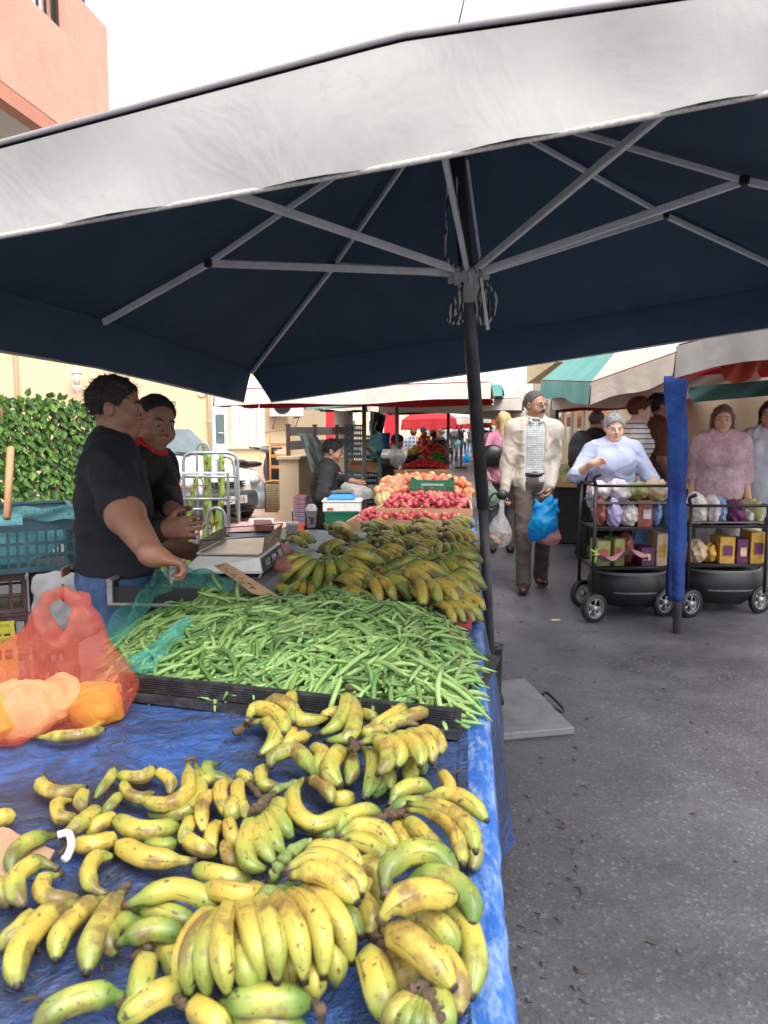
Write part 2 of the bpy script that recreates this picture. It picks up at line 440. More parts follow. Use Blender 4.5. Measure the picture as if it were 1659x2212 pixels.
WOOD=mat('pale_fruit_box_wood',(.5,.31,.17),.75,0,.25,6,.35,60,dirt=((.2,.13,.09),.4),stretch=(1,8,8))
WOODP=mat('broom_handle_wood',(.55,.3,.15),.6,0,.1)
BLK=mat('black_ribbed_rubber',(.022,.022,.026),.55,0,.3,14,.3,60,dirt=((.13,.12,.11),.5))
BLACK=mat('black_plastic',(.015,.015,.017),.45,0,.2)
STEELP=mat('brushed_steel_plate',(.24,.24,.25),.6,.3,.25,7,.3,60,dirt=((.16,.15,.15),.4))
CRBLUE=mat('slate_blue_plastic',(.028,.07,.095),.45,0,.25,9,dirt=((.2,.2,.2),.3))
CRBROWN=mat('dark_brown_plastic',(.085,.042,.04),.5,0,.25,9,dirt=((.2,.16,.14),.35))
CRGREEN=mat('green_plastic',(.012,.13,.07),.4,0,.15,9)
CRGREY=mat('blue_grey_crate',(.1,.16,.17),.5,0,.2,9,dirt=((.25,.25,.25),.2))
CRYEL=mat('yellow_green_plastic',(.5,.45,.05),.45,0,.15,9)
CRRED=mat('red_plastic',(.5,.05,.035),.45,0,.15,9)
WHITEP=mat('white_paint_plastic',(.72,.71,.68),.4,0,.06,9,dirt=((.4,.36,.3),.3))
BLUEP=mat('bright_blue_plastic',(.015,.2,.75),.35,0,.1)
CARDB=mat('brown_cardboard',(.42,.26,.16),.85,0,.12,7,.2)
ROPE=None
def m_rope():
    k=NT('black_white_rope'); tc=k.new('ShaderNodeTexCoord'); w=k.new('ShaderNodeTexWave'); w.inputs['Scale'].default_value=18; w.inputs['Distortion'].default_value=6
    k.link(tc.outputs['Object'],w.inputs[0]); k.link(k.ramp(w.outputs[1],[(.4,(.03,.03,.03)),(.6,(.45,.44,.42))]),k.b.inputs['Base Color']); k.b.inputs['Roughness'].default_value=.8
    k.bump(w.outputs[1],.6,.004); return k.m
ROPE=m_rope()
BAG_RED=film('coral_red_film',(.95,.24,.17),.24,.12,.4,24)
BAG_TEAL=film('teal_green_film',(.2,.68,.60),.36,.2,.5)
BAG_BLUE=film('bright_blue_film',(.0,.33,.75),.85,.22,.4)
BAG_AQUA=film('pale_aqua_film',(.25,.62,.66),.6,.25,.5)
BAG_CLEAR=film('milky_film',(.8,.82,.83),.35,.2,.5)
BAG_YEL=film('pale_yellow_film',(.9,.82,.45),.7,.3,.5)
BAG_BROWN=film('brown_paper_film',(.62,.34,.2),.9,.5,.3)
BAG_PINK=film('pink_film',(.9,.4,.42),.5,.25,.5)
PAPERM=mat('newsprint',(.3,.3,.31),.85,0,.1,30)
def m_banana(name,gbias):
    """peel: green at the neck and along ridges, yellow in the middle, brown freckles and bruises"""
    k=NT(name); oi=k.new('ShaderNodeObjectInfo'); uv=k.new('ShaderNodeUVMap'); sx=k.new('ShaderNodeSeparateXYZ'); k.link(uv.outputs[0],sx.inputs[0])
    t=sx.outputs[1]; r=oi.outputs['Random']
    dist=k.math('ABSOLUTE',k.math('SUBTRACT',t,.52))
    g=k.math('ADD',k.math('MULTIPLY',dist,1.25),k.math('MULTIPLY',r,.42))
    g=k.math('ADD',k.math('ADD',g,gbias),k.math('MULTIPLY',k.noise(16,3,.6),.45))
    c=k.ramp(g,[(.30,(.50,.37,.07)),(.55,(.40,.375,.075)),(.80,(.24,.29,.055)),(1.0,(.11,.19,.04))])
    r2=k.math('FRACT',k.math('MULTIPLY',r,7.3))
    fr=k.noise(95,3,.6); c=k.mix(k.ramp(fr,[(.62,(0,0,0)),(.68,(.9,)*3)]),c,(.07,.045,.025))
    br=k.noise(15,5,.65,stretch=(1,1,1)); br=k.math('ADD',br,k.math('MULTIPLY',r2,.08)); c=k.mix(k.ramp(br,[(.54,(0,0,0)),(.66,(.78,)*3)]),c,(.15,.085,.04))
    c=k.mix(k.ramp(t,[(.05,(1,)*3),(.09,(0,0,0))]),c,(.09,.06,.035))
    c=k.mix(k.ramp(t,[(.955,(0,0,0)),(.975,(1,)*3)]),c,(.03,.022,.018))
    rd=k.math('SINE',k.math('ADD',k.math('MULTIPLY',sx.outputs[0],31.416),k.math('MULTIPLY',r,6))); rd=k.math('MULTIPLY',k.ramp(rd,[(.90,(0,0,0)),(.98,(1,)*3)]),k.ramp(k.noise(28,3,.6),[(.48,(0,0,0)),(.6,(.75,)*3)])); c=k.mix(rd,c,(.12,.075,.03))
    k.link(c,k.b.inputs['Base Color']); k.b.inputs['Roughness'].default_value=.40
    k.b.inputs['Subsurface Weight'].default_value=.0
    k.bump(k.noise(60,3,.6),.12,.004); return k.m
BAN=m_banana('ripe_banana_peel',-.22); BANG=m_banana('greenish_banana_peel',.08)
STALK=mat('dried_banana_stalk',(.10,.065,.04),.9,0,.5,60,.6,120)
STALKG=mat('green_banana_stalk',(.2,.28,.07),.7,0,.4,40,.3,90,dirt=((.1,.07,.04),.6))
def skinm(name,c): return mat(name,c,.55,0,.12,18,.15,120)
SK1=skinm('tanned_skin',(.29,.135,.085)); SK2=skinm('olive_skin',(.38,.20,.135)); SK3=skinm('fair_skin',(.66,.40,.30)); SK4=skinm('warm_skin',(.55,.31,.22))
def hairm(name,c): return mat(name,c,.7,0,.45,60,.8,160,stretch=(1,1,.25))
H_DK=hairm('dark_brown_hair',(.025,.016,.014)); H_BK=hairm('black_hair',(.012,.011,.012)); H_GR=hairm('grey_hair',(.33,.33,.34)); H_GD=hairm('greying_dark_hair',(.10,.09,.085)); H_AU=hairm('auburn_hair',(.13,.04,.022)); H_BL=hairm('blonde_hair',(.62,.42,.2)); H_BR=hairm('light_brown_hair',(.16,.09,.05))
def cloth(name,c,**k):
    if name in MATS: return MATS[name]
    m=mat(name,c,.88,0,k.pop('var',.15),k.pop('scale',7),0,26,**k); t=m.node_tree; b=t.nodes['Principled BSDF']
    tc=t.nodes.new('ShaderNodeTexCoord'); n=t.nodes.new('ShaderNodeTexNoise'); n.noise_type='RIDGED_MULTIFRACTAL'; n.inputs['Scale'].default_value=5; n.inputs['Detail'].default_value=3; n.inputs['Distortion'].default_value=1.5
    bp=t.nodes.new('ShaderNodeBump'); bp.inputs['Strength'].default_value=.45; bp.inputs['Distance'].default_value=.03
    t.links.new(tc.outputs['Object'],n.inputs['Vector']); t.links.new(n.outputs[0],bp.inputs['Height']); t.links.new(bp.outputs[0],b.inputs['Normal']); return m
EYE=mat('eye_white',(.38,.34,.32),.25,0,.05); IRIS=mat('dark_iris',(.02,.013,.01),.15); LIP=mat('lip_skin',(.36,.13,.11),.5)
# ---------------------------------------------------------------- ground
g=MB(); g.grid(lambda a,b:V(-300+600*a,-15+615*b,0),2,2,smooth=False); g.build('road',ASPH,kind='structure')
# raised house terrace and paving on the left
pv=MB(); pv.prism([P(540,1165,z=0)+V(0,0,.0),V(-1.15,14,0),V(-.9,40,0),V(-30,40,0),V(-30,10.5,0)],(0,0,.004),(0,0,.05)); pv.build('pavement',TERR,kind='structure')
te=MB(); te.prism([V(-14,15.5,0),V(-2.6,17.2,0),V(-2.2,24,0),V(-14,24,0)],(0,0,.05),(0,0,.62)); te.box((-4.3,16.2,.2),(2.4,.7,.3),-.15); te.box((-4.3,16.5,.42),(2.4,.45,.16),-.15)
te.build('terrace',mat('beige_stone_steps',(.5,.42,.34),.85,0,.15,5,.2),kind='structure')
# ---------------------------------------------------------------- cream house (left, behind)
HA=V(-11.0,16.6,0); HB=V(-2.55,20.1,0); hd=(HB-HA).normalized(); hn=V(hd.y,-hd.x,0)   # hn faces the camera side
hL=(HB-HA).length
def onwall(u,v):   # point of the front wall seen at (u,v)
    r=P(u,v,Y=1)-V(0,0,CAMH); t=(HA-V(0,0,CAMH)).dot(hn)/r.dot(hn); return V(0,0,CAMH)+r*t
house=thing('house','cream rendered house with white shutters, door and sliding window',"house",(HA+HB)/2)
w=MB()
def wallpiece(s0,s1,z0,z1,t=.25):
    a=HA+hd*s0; b=HA+hd*s1; w.prism([a+V(0,0,z0),b+V(0,0,z0),b+V(0,0,z1),a+V(0,0,z1)],(0,0,0),-hn*t)
def sz(u,v): p=onwall(u,v); return (p-HA).dot(hd),p.z
wl,wt=sz(322,866); wr,wb=sz(383,966); 
dl,_=sz(457,869); dr,_=sz(492,869); _,dt=sz(470,800); ssl,st=sz(497,858); ssr,sb=sz(572,960)
wallpiece(-12,wl,0,7); wallpiece(wl,wr,0,wb); wallpiece(wl,wr,wt,7); wallpiece(wr,dl,0,7); wallpiece(dl,dr,dt,7); wallpiece(dl,dr,0,.62); wallpiece(dr,hL,0,7)
w.build('wall',CREAM,house)
# side wall running away along the street
sw=MB(); b=HB-hn*.25; sw.prism([HB,HB+SD*9+V(-.2,0,0),HB+SD*9+V(-.2,0,7),HB+V(0,0,7)],(0,0,0),V(-.25,0,0)); sw.build('side_wall',CREAM,house)
def wp(s,z,o=0): return HA+hd*s+V(0,0,z)+hn*o
def wbox(mb,s0,s1,z0,z1,o0,o1,mi=0):
    mb.hexa([wp(s0,z0,o0),wp(s1,z0,o0),wp(s1,z0,o1),wp(s0,z0,o1),wp(s0,z1,o0),wp(s1,z1,o0),wp(s1,z1,o1),wp(s0,z1,o1)],mi)
win=MB(); e=.07
wbox(win,wl,wr,wt-e,wt,-.18,-.08); wbox(win,wl,wr,wb,wb+e,-.18,-.08); wbox(win,wl,wl+e,wb+e,wt-e,-.18,-.08); wbox(win,wr-e,wr,wb+e,wt-e,-.18,-.08)
mw=(wl+wr)/2; wbox(win,mw-.05,mw+.05,wb+e,wt-e,-.17,-.07); wbox(win,wr-.32,wr-.26,wb+e,wt-e,-.15,-.06)
wo=win.build('window',WFRAME,house); gl=MB(); wbox(gl,wl+e,wr-e,wb+e,wt-e,-.14,-.13); o=gl.build('pane',GLASS,house); o.parent=wo; o.matrix_parent_inverse=wo.matrix_parent_inverse.copy(); o.matrix_parent_inverse=Matrix.Identity(4)
def sub(o,par): o.parent=par; o.matrix_parent_inverse=Matrix.Identity(4); return o
si=MB(); wbox(si,wl-.1,wr+.15,wb-.09,wb-.003,-.12,.06); sub(si.build('sill',mat('sill_stone',(.7,.6,.45),.7),house),wo)
cu=MB(); cu.grid(lambda a,b:wp(lerp(wl+.1,mw-.05,a),lerp(wb+.1,wt-.1,b),-.2+.015*math.sin(a*28)),24,2); sub(cu.build('curtain',mat('cream_curtain',(.6,.58,.48),.9),house),wo)
dd=MB(); wbox(dd,dl,dl+.09,.62,dt-.003,-.16,-.04); wbox(dd,dr-.09,dr,.62,dt-.003,-.16,-.04); zt=onwall(470,872).z; wbox(dd,dl+.09,dr-.09,zt,zt+.1,-.16,-.05); wbox(dd,dl+.09,dr-.09,.64,zt-.02,-.13,-.08)
do=dd.build('door',WFRAME,house); zo0=onwall(470,958).z; zo1=onwall(470,895).z; c0=(dl+dr)/2+.02
pan=MB(); ov=[]
for i in range(24):
    a=2*math.pi*i/24; ov.append(wp(c0+.2*math.cos(a)*(1 if abs(math.sin(a))<.9 else .9),(zo0+zo1)/2+(zo1-zo0)/2*max(-1,min(1,1.25*math.sin(a))),-.078))
pan.prism(ov,(0,0,0),hn*.015); sub(pan.build('pane',GLASS,house),do)
tp=MB(); wbox(tp,dl+.1,dr-.1,zt+.1,dt-.02,-.13,-.11); sub(tp.build('transom_pane',GLASS,house),do)
hh=MB(); hh.tube([wp(dl+.17,(zo0+zo1)/2-.1,-.07),wp(dl+.17,(zo0+zo1)/2-.1,.0),wp(dl+.28,(zo0+zo1)/2-.1,.0)],.014,8); sub(hh.build('handle',ALU,house),do)
sh=MB(); n=26; e=.05
for q in range(4):
    s0=lerp(ssl,ssr,q/4)+.01; s1=lerp(ssl,ssr,(q+1)/4)-.01
    wbox(sh,s0,s0+e,sb,st,.0,.05); wbox(sh,s1-e,s1,sb,st,.0,.05); wbox(sh,s0+e,s1-e,st-e,st,.0,.05); wbox(sh,s0+e,s1-e,sb,sb+e,.0,.05)
    if q==0: wbox(sh,s0+e,s1-e,sb+e,st-e,.01,.03)
    else:
        for i in range(n):
            z=lerp(sb+e+.02,st-e-.02,i/(n-1)); sh.hexa([wp(s0+e,z-.03,.045),wp(s1-e,z-.03,.045),wp(s1-e,z+.01,.005),wp(s0+e,z+.01,.005),wp(s0+e,z-.02,.05),wp(s1-e,z-.02,.05),wp(s1-e,z+.02,.01),wp(s0+e,z+.02,.01)])
sh.build('shutters',SHUT,house); si=MB(); wbox(si,ssl-.1,ssr+.1,sb-.1,sb-.004,0,.09); si.build('sill',mat('sill_stone',(.7,.6,.45),.7),house)
# wall ventilator, drain pipe, cable
pp=MB(); s1,_=sz(452,900); pp.tube([wp(s1,.62,.07),wp(s1,2.9,.07),wp(s1,2.95,.07),wp(s1,7,.07)],.05,10); 
for z in(1.6,3.2,5): pp.cyl(wp(s1,z,.07),wp(s1,z+.05,.07),.062)
pp.build('drain_pipe',CREAM,house); s1,_=sz(35,800); pp=MB(); pp.tube([wp(s1,.6,.05),wp(s1,7,.05)],.045,10); pp.build('drain_pipe',CREAM,house)
s1,z1=sz(435,848); vv=MB(); vv.lathe(wp(s1,z1,.0),[(.12,.0),(.12,.03),(.09,.045),(.05,.045)],18,axis=hn); vv.build('vent_cover',mat('sill_stone',(.7,.6,.45),.7),house)
# wall lantern
s1,z1=sz(166,832); lant=thing('wall_lantern','white metal carriage lantern on a curved bracket on the cream wall','lantern',wp(s1,z1,.0))
b=MB(); b.lathe(wp(s1,z1-.05,0),[(.11,0),(.1,.03),(.03,.05)],14,axis=hn); b.tube(arc([wp(s1,z1-.05,.04),wp(s1,z1-.16,.14),wp(s1,z1-.14,.26),wp(s1,z1-.06,.28)]),.018,8); b.build('bracket',WHITEP,lant)
cpt=wp(s1,z1-.02,.28); b=MB(); b.lathe(cpt,[(.02,-.1),(.05,-.03),(.055,0)],8); b.lathe(cpt,[(.13,.27),(.14,.285),(.08,.36),(.03,.4),(.012,.42),(.01,.5)],8)
for i in range(8):
    a=2*math.pi*i/8; q=V(math.cos(a),math.sin(a),0); b.tube([cpt+q*.055+V(0,0,0),cpt+q*.115+V(0,0,.27)],.007,5)
b.build('frame',WHITEP,lant); b=MB(); b.lathe(cpt,[(.05,.005),(.108,.268)],8); b.build('glass',mat('lantern_glass',(.7,.68,.6),.2,0,.1),lant)
# air conditioner
s1,z1=sz(612,876); acx=thing('air_conditioner','white air conditioner unit on wall brackets beside the shutters','air conditioner',wp(s1,z1-.3,.1))
b=MB(); wbox(b,s1-.42,s1+.42,z1-.29,z1+.29,.12,.42); b.build('casing',WHITEP,acx,bevel=.02)
b=MB(); b.lathe(wp(s1-.14,z1,.42),[(.23,.0),(.23,.012),(.21,.012),(.21,.004)],24,axis=hn,caps=False)
for r_ in(.05,.09,.13,.17,.2): b.lathe(wp(s1-.14,z1,.425),[(r_,.0),(r_+.006,.006),(r_+.012,0)],24,axis=hn,caps=False)
b.build('grille',BLACK,acx); b=MB(); b.lathe(wp(s1-.14,z1,.421),[(.0,.0),(.2,.002)],20,axis=hn); b.build('fan_recess',mat('fan_dark',(.12,.11,.11),.6),acx)
b=MB()
for q in(-.3,.3): wbox(b,s1+q-.02,s1+q+.02,z1-.33,z1-.292,0,.42); b.tube([wp(s1+q,z1-.31,.38),wp(s1+q,z1-.6,.01)],.013,6)
b.build('bracket',POLE2,acx); b=MB(); b.tube(arc([wp(s1+.2,z1-.3,.2),wp(s1+.2,z1-.55,.1),wp(s1-.1,z1-.62,.03),wp(s1-.55,z1-.7,.03),wp(s1-.6,z1-1.0,.03),wp(s1-.6,z1-2.2,.03)]),.014,6); b.build('hose',CREAM,acx)
# ---------------------------------------------------------------- leafy screen on a grey parapet (left)
hp0=P(-60,1078,Y=7.2); hp1=P(203,1078,Y=8.0)
hz0=P(80,1085,Y=7.6).z; hz1=P(80,866,Y=7.6).z
b=MB(); dv=(hp1-hp0); dv.z=0; dn=V(dv.y,-dv.x,0).normalized(); L=dv.length+1.05; du=dv.normalized(); o0=V(hp0.x,hp0.y,0)-du*1
b.prism([o0,o0+du*(L+.1),o0+du*(L+.1)+V(0,0,hz0),o0+V(0,0,hz0)],(0,0,0),-dn*.2); b.build('low_wall',GREYW,label='low grey rendered wall under the leafy green screen',cat='wall')
hedge=thing('leaf_screen','artificial ivy screen with big green leaves on wooden lattice above grey wall','leafy screen',o0+V(0,0,hz0))
b=MB(); H=hz1-hz0
for i in range(22): 
    s=L*i/21; b.tube([o0+du*(s-.5)+V(0,0,hz0)+dn*-.05,o0+du*(s+.5)+V(0,0,hz1-.02)+dn*-.05],.008,4)
    b.tube([o0+du*(s+.5)+V(0,0,hz0)+dn*-.06,o0+du*(s-.5)+V(0,0,hz1-.02)+dn*-.06],.008,4)
for i in range(9): b.box(o0+du*(L*(i+.3)/9)+V(0,0,hz0+.0+H/2),(.03,.02,H),math.atan2(du.y,du.x))
b.build('lattice',WOODP,hedge)
b=MB()
for i in range(4200):
    s=random.uniform(0,L); z=random.uniform(-.04,H+.04)
    if random.random()<.16*(z/H)**2: continue
    c=o0+du*s+V(0,0,hz0+z)+dn*random.uniform(-.06,.06)
    l=random.uniform(.05,.095); dwn=V(random.uniform(-.5,.5),0,-1) if random.random()<.8 else V(random.uniform(-1,1),0,.8)
    d=(du*dwn.x+V(0,0,dwn.z)+dn*random.uniform(-.2,.8)).normalized(); sd=d.cross(dn+du*random.uniform(-.6,.6)).normalized(); nn=d.cross(sd)
    b.add([c,c+d*l*.3+sd*l*.38+nn*.01,c+d*l*.65+sd*l*.3,c+d*l*1.1-nn*.012,c+d*l*.65-sd*l*.3,c+d*l*.3-sd*l*.38+nn*.01,c+d*l*.5-nn*.006],[(0,1,6),(1,2,6),(2,3,6),(3,4,6),(4,5,6),(5,0,6)],random.choice((0,0,1,2)))
b.keepn=True; b.build('leaves',[mat('ivy_leaf_mid',(.075,.17,.025),.6,0,.3,30),mat('ivy_leaf_light',(.15,.28,.04),.6,0,.3,30),mat('ivy_leaf_dark',(.03,.085,.018),.6,0,.3,30)],hedge,kind='stuff')
# broom stick
b=MB(); b.tube([P(15,1120,Y=3.3),P(23,968,Y=3.5)],.016,10); b.build('broom_handle',WOODP,label='wooden broom handle standing behind the slate blue crate',cat='broom')
# ---------------------------------------------------------------- salmon building, upper left
sc=P(241,353,Y=8.0); zb=sc.z; pk=thing('salmon_building','salmon pink building corner with barred opening high on the left','building',(sc.x-2.5,sc.y-2.5,0))
A=sc; q=-SD; n_=SR   # face runs towards the camera along the street; outward normal = SR
b=MB()
zt=P(241,60,Y=8.0).z; 
def fp(s,z,o=0): return V(A.x,A.y,0)+q*s+V(0,0,z)+n_*o
def fz(u,v):
    r=P(u,v,Y=1)-V(0,0,CAMH); t=(V(A.x,A.y,0)-V(0,0,CAMH)).dot(n_)/r.dot(n_); p=V(0,0,CAMH)+r*t; return (p-A).dot(q),p.z
s_a,z_a=fz(161,92)   # lower right corner of opening
def fbox(mb,s0,s1,z0,z1,o0,o1,mi=0): mb.hexa([fp(s0,z0,o0),fp(s1,z0,o0),fp(s1,z0,o1),fp(s0,z0,o1),fp(s0,z1,o0),fp(s1,z1,o0),fp(s1,z1,o1),fp(s0,z1,o1)],mi)
ztt=zt+.0
fbox(b,0,s_a,zb,ztt,-.3,0); fbox(b,s_a,6.5,zb,z_a,-.3,0)
fbox(b,0,6.5,zb-.0,zb+.2,-3,-.3); b.hexa([fp(0,zb,-3),fp(.3,zb,-3),fp(.3,zb,-.3),fp(0,zb,-.3),fp(0,ztt,-3),fp(.3,ztt,-3),fp(.3,ztt,-.3),fp(0,ztt,-.3)])
b.build('parapet',PINK,pk)
b=MB(); fbox(b,.0,6.5,zb-.13,zb-.003,-.12,-.003); fbox(b,0,.1,zb-.13,zb-.003,-3,-.12); b.build('edge_band',mat('dark_salmon_band',(.55,.24,.17),.9,0,.1,3),pk)
b=MB(); fbox(b,.1,6.5,zb-.115,zb-.004,-3.2,-.12); b.build('soffit',SOFFIT,pk)
b=MB(); fbox(b,-.2,6.5,0,zb-.12,-3.4,-2.2); b.build('wall',CREAM,pk)
b=MB()
for i in range(14):
    s=s_a+.08+i*.13; b.box(fp(s,z_a+.55,-.15),(.02,.02,1.1))
b.tube([fp(s_a+.02,z_a+.06,-.15),fp(4.5,z_a+.06,-.15)],.014,6); b.box(fp(s_a+.05,z_a+.55,-.15),(.05,.05,1.1)); b.lathe(fp(s_a,z_a+.62,-.06),[(.0,-.02),(.04,-.02),(.05,.03),(0,.04)],10)
b.build('railing',BLACK,pk)
b=MB(); b.box(fp(.35,ztt+.12,-.15),(.12,.2,.22),-STREET); b.tube([fp(.35,ztt+.2,-.15),fp(1.7,ztt+.25,-.15)],.045,8); b.build('top_rail',BLACK,pk)
# ---------------------------------------------------------------- far buildings
def block(name,label,cat,base,along,depth,length,h,m,storey=3.0,wins=True,balc=False,z0=0):
    t=thing(name,label,cat,base); al=Vector(along).normalized(); dp=Vector(depth)
    b=MB(); b.prism([base,base+al*length,base+al*length+dp,base+dp],(0,0,z0),(0,0,h)); b.build('wall',m,t)
    nrm=-dp.normalized(); k=int(length/2.4)
    for fl in range(int(h/storey)):
        for i in range(k):
            c=base+al*((i+.5)*length/k)+V(0,0,fl*storey+1.6)+nrm*.02
            if wins and fl*storey>=z0-.5:
                f=MB(); f.hexa([c-al*.5-V(0,0,.6),c+al*.5-V(0,0,.6),c+al*.5-V(0,0,.6)+nrm*.05,c-al*.5-V(0,0,.6)+nrm*.05,c-al*.5+V(0,0,.8),c+al*.5+V(0,0,.8),c+al*.5+V(0,0,.8)+nrm*.05,c-al*.5+V(0,0,.8)+nrm*.05]); fo=f.build('window',WFRAME,t)
                g_=MB(); c2=c+nrm*.05; g_.hexa([c2-al*.42-V(0,0,.52),c2+al*.42-V(0,0,.52),c2+al*.42-V(0,0,.52)+nrm*.01,c2-al*.42-V(0,0,.52)+nrm*.01,c2-al*.42+V(0,0,.72),c2+al*.42+V(0,0,.72),c2+al*.42+V(0,0,.72)+nrm*.01,c2-al*.42+V(0,0,.72)+nrm*.01]); sub(g_.build('pane',GLASS,t),fo)
        if balc and fl>0:
            f=MB(); z=fl*storey; a0=base+al*(length*.12); a1=base+al*(length*.88); f.prism([a0,a1,a1+nrm*1.3,a0+nrm*1.3],(0,0,z-.18),(0,0,z)); f.prism([a0+nrm*1.2,a1+nrm*1.2,a1+nrm*1.3,a0+nrm*1.3],(0,0,z),(0,0,z+.95)); f.prism([a0,a0+nrm*1.2,a0+nrm*1.2+al*.1,a0+al*.1],(0,0,z),(0,0,z+.95)); f.prism([a1,a1+nrm*1.2,a1+nrm*1.2-al*.1,a1-al*.1],(0,0,z),(0,0,z+.95)); f.build('balcony',CREAM2,t)
    return t
# right side: yellow block with balconies, and nearer pale wall
rb=P(1290,925,Y=30); rb.z=0
block('apartment_block','yellow apartment block with balconies rising over the green awning','building',rb,SD,SR*9,16,8.0,CREAM2,3.1,True,True)
rc=P(1345,925,Y=17); rc.z=0
block('yellow_house','pale yellow rendered house wall behind the right row of stalls','house',rc,SD,SR*8,12,7.2,CREAM2,3.2,True,True)
bld=P(1450,925,Y=9); bld.z=0
block('corner_house','cream corner house mostly hidden behind the nearest right umbrella','house',bld+SR*1.6,SD,SR*7,7,7,CREAM,3.2,False,False)
# left side beyond house
lb=P(655,925,Y=30); lb.z=0
block('shop_building','pale building beyond the cream house with red shopfront below','building',lb+SD*12-V(1.5,0,0),-SD,-SR*8,12,6.0,CREAM2,3.0,True,False)
b=MB(); c=P(742,900,Y=16.5); b.lathe((c.x,c.y,0),[(.2,0),(.2,3.3)],20); b.build('concrete_column',mat('bare_concrete',(.4,.39,.37),.9,0,.1,3,.2),label='thick round grey concrete column behind the crate stacks',cat='column')
b=MB(); c=P(846,930,Y=22); b.box((c.x,c.y,1.15),(.42,.12,2.3),-STREET); b.build('red_banner',mat('red_panel',(.55,.02,.04),.6),label='tall red panel standing behind the seated vendor',cat='banner')
b=MB(); c=P(725,870,Y=20); b.box((c.x,c.y,1.3),(.5,.1,2.0),-STREET); b.build('red_door_panel',mat('red_panel',(.55,.02,.04),.6),label='narrow red panel on the wall beside the concrete column',cat='panel')
# crown of buildings far ahead closing the street
fb=P(860,925,Y=90); fb.z=0
block('distant_house','distant pale house closing the left side of the street','house',fb-V(9,0,0),V(1,0,0),V(0,8,0),12,4.2,CREAM2,2.8,True,False)
fb=P(1120,925,Y=80); fb.z=0
block('distant_block','distant pale block closing the right side of the street','building',fb,V(1,0,0),V(0,8,0),14,4.6,CREAM2,2.8,True,False)
# yellow terrace pillar and slatted rail
b=MB(); c=P(637,1115,Y=12.0); pl=P(637,990,Y=12.0); pil=thing('yellow_pillar','square yellow terrace pillar topped by dark slatted rail posts','pillar',(c.x,c.y,0))
b.box((c.x,c.y,pl.z/2),(.30,.75,pl.z),-STREET); b.box((c.x,c.y,pl.z+.02),(.36,.85,.04),-STREET); b.box((c.x,c.y,.1),(.34,.79,.2),-STREET); b.build('pillar_body',CREAM,pil)
fn=thing('slatted_fence','dark grey slatted railing behind the black jacketed vendor','fence',(c.x,c.y,0))
fa=P(623,985,Y=12.0); fbb=P(760,985,Y=15.5); fz0=fa.z; 
for i,s in enumerate((0,.36,.72,1)):
    p=fa.lerp(fbb,s); b=MB(); b.box((p.x,p.y,fz0+.22),(.055,.055,.5),-STREET); b.box((p.x,p.y,fz0+.48),(.075,.075,.03),-STREET); b.build('post',POLE,fn)
for z in(.16,.38):
    b=MB(); a_=V(fa.x,fa.y,fz0+z); c_=V(fbb.x,fbb.y,fz0+z); b.prism([a_-V(0,0,.07),c_-V(0,0,.07),c_+V(0,0,.07),a_+V(0,0,.07)],(0,-.02,0),(0,.02,0)); b.build('rail',mat('grey_board',(.13,.11,.11),.7),fn)
b=MB(); a_=V(fa.x,fa.y,0); c_=V(fbb.x,fbb.y,0); b.prism([a_+V(.2,.1,0),c_,c_+V(0,0,fz0),a_+V(.2,.1,fz0)],(0,0,0),(0,.2,0)); b.build('terrace_wall',CREAM,label='low cream terrace wall under the slatted railing',cat='wall')
# overhead cable
b=MB(); b.tube([P(985,77,Y=6),P(1030,-120,Y=6.5)],.006,5); b.build('cable',BLACK,label='thin black cable crossing the white sky above the umbrella',cat='cable')
# ---------------------------------------------------------------- the big umbrella
umb=thing('market_umbrella','huge beige market umbrella with dark teal lining and grey metal arms over the banana stall','umbrella',P(1062,1540,z=0))
hub=P(1012,600,Y=3.1); foot=P(1064,1520,z=.03)
peak=P(975,170,Y=2.95)
FM=P(865,95,Y=1.45); FL=P(-560,474,Y=1.75); FR=P(2900,-200,Y=1.12)
BL=P(541,800,Y=4.6); BR=P(1760,605,Y=3.95); LM=P(215,690,Y=3.15); RM=P(2080,470,Y=2.5); BM=P(1120,712,Y=4.3)
def seg(a,b,n): return [a.lerp(b,i/n) for i in range(n)]
eave=seg(FL,FM,10)+seg(FM,FR,10)+seg(FR,RM,6)+seg(RM,BR,6)+seg(BR,BM,8)+seg(BM,BL,8)+seg(BL,LM,6)+seg(LM,FL,6)
NE=len(eave); NR=12
random.seed(3)
def canopy(off):
    vs=[]; 
    for i,e in enumerate(eave):
        for j in range(NR+1):
            t=j/NR; p=e.lerp(peak,t); sag=-.05*math.sin(math.pi*t)*(.5+.5*math.cos(i*.9)**2)
            vs.append(p+V(0,0,sag+off+.010*math.sin(i*1.7+j*.9)*(1-t)*(0 if j==0 else 1)))
    fs=[(i*(NR+1)+j,((i+1)%NE)*(NR+1)+j,((i+1)%NE)*(NR+1)+j+1,i*(NR+1)+j+1) for i in range(NE) for j in range(NR)]
    return vs,fs
b=MB(); vs,fs=canopy(.012); b.add(vs,fs,0,True); vs,fs=canopy(0); b.add(vs,fs,1,True); b.keepn=True
b.build('canopy',[BEIGE,TEAL],umb)
cen=(FL+FR+BL+BR)/4
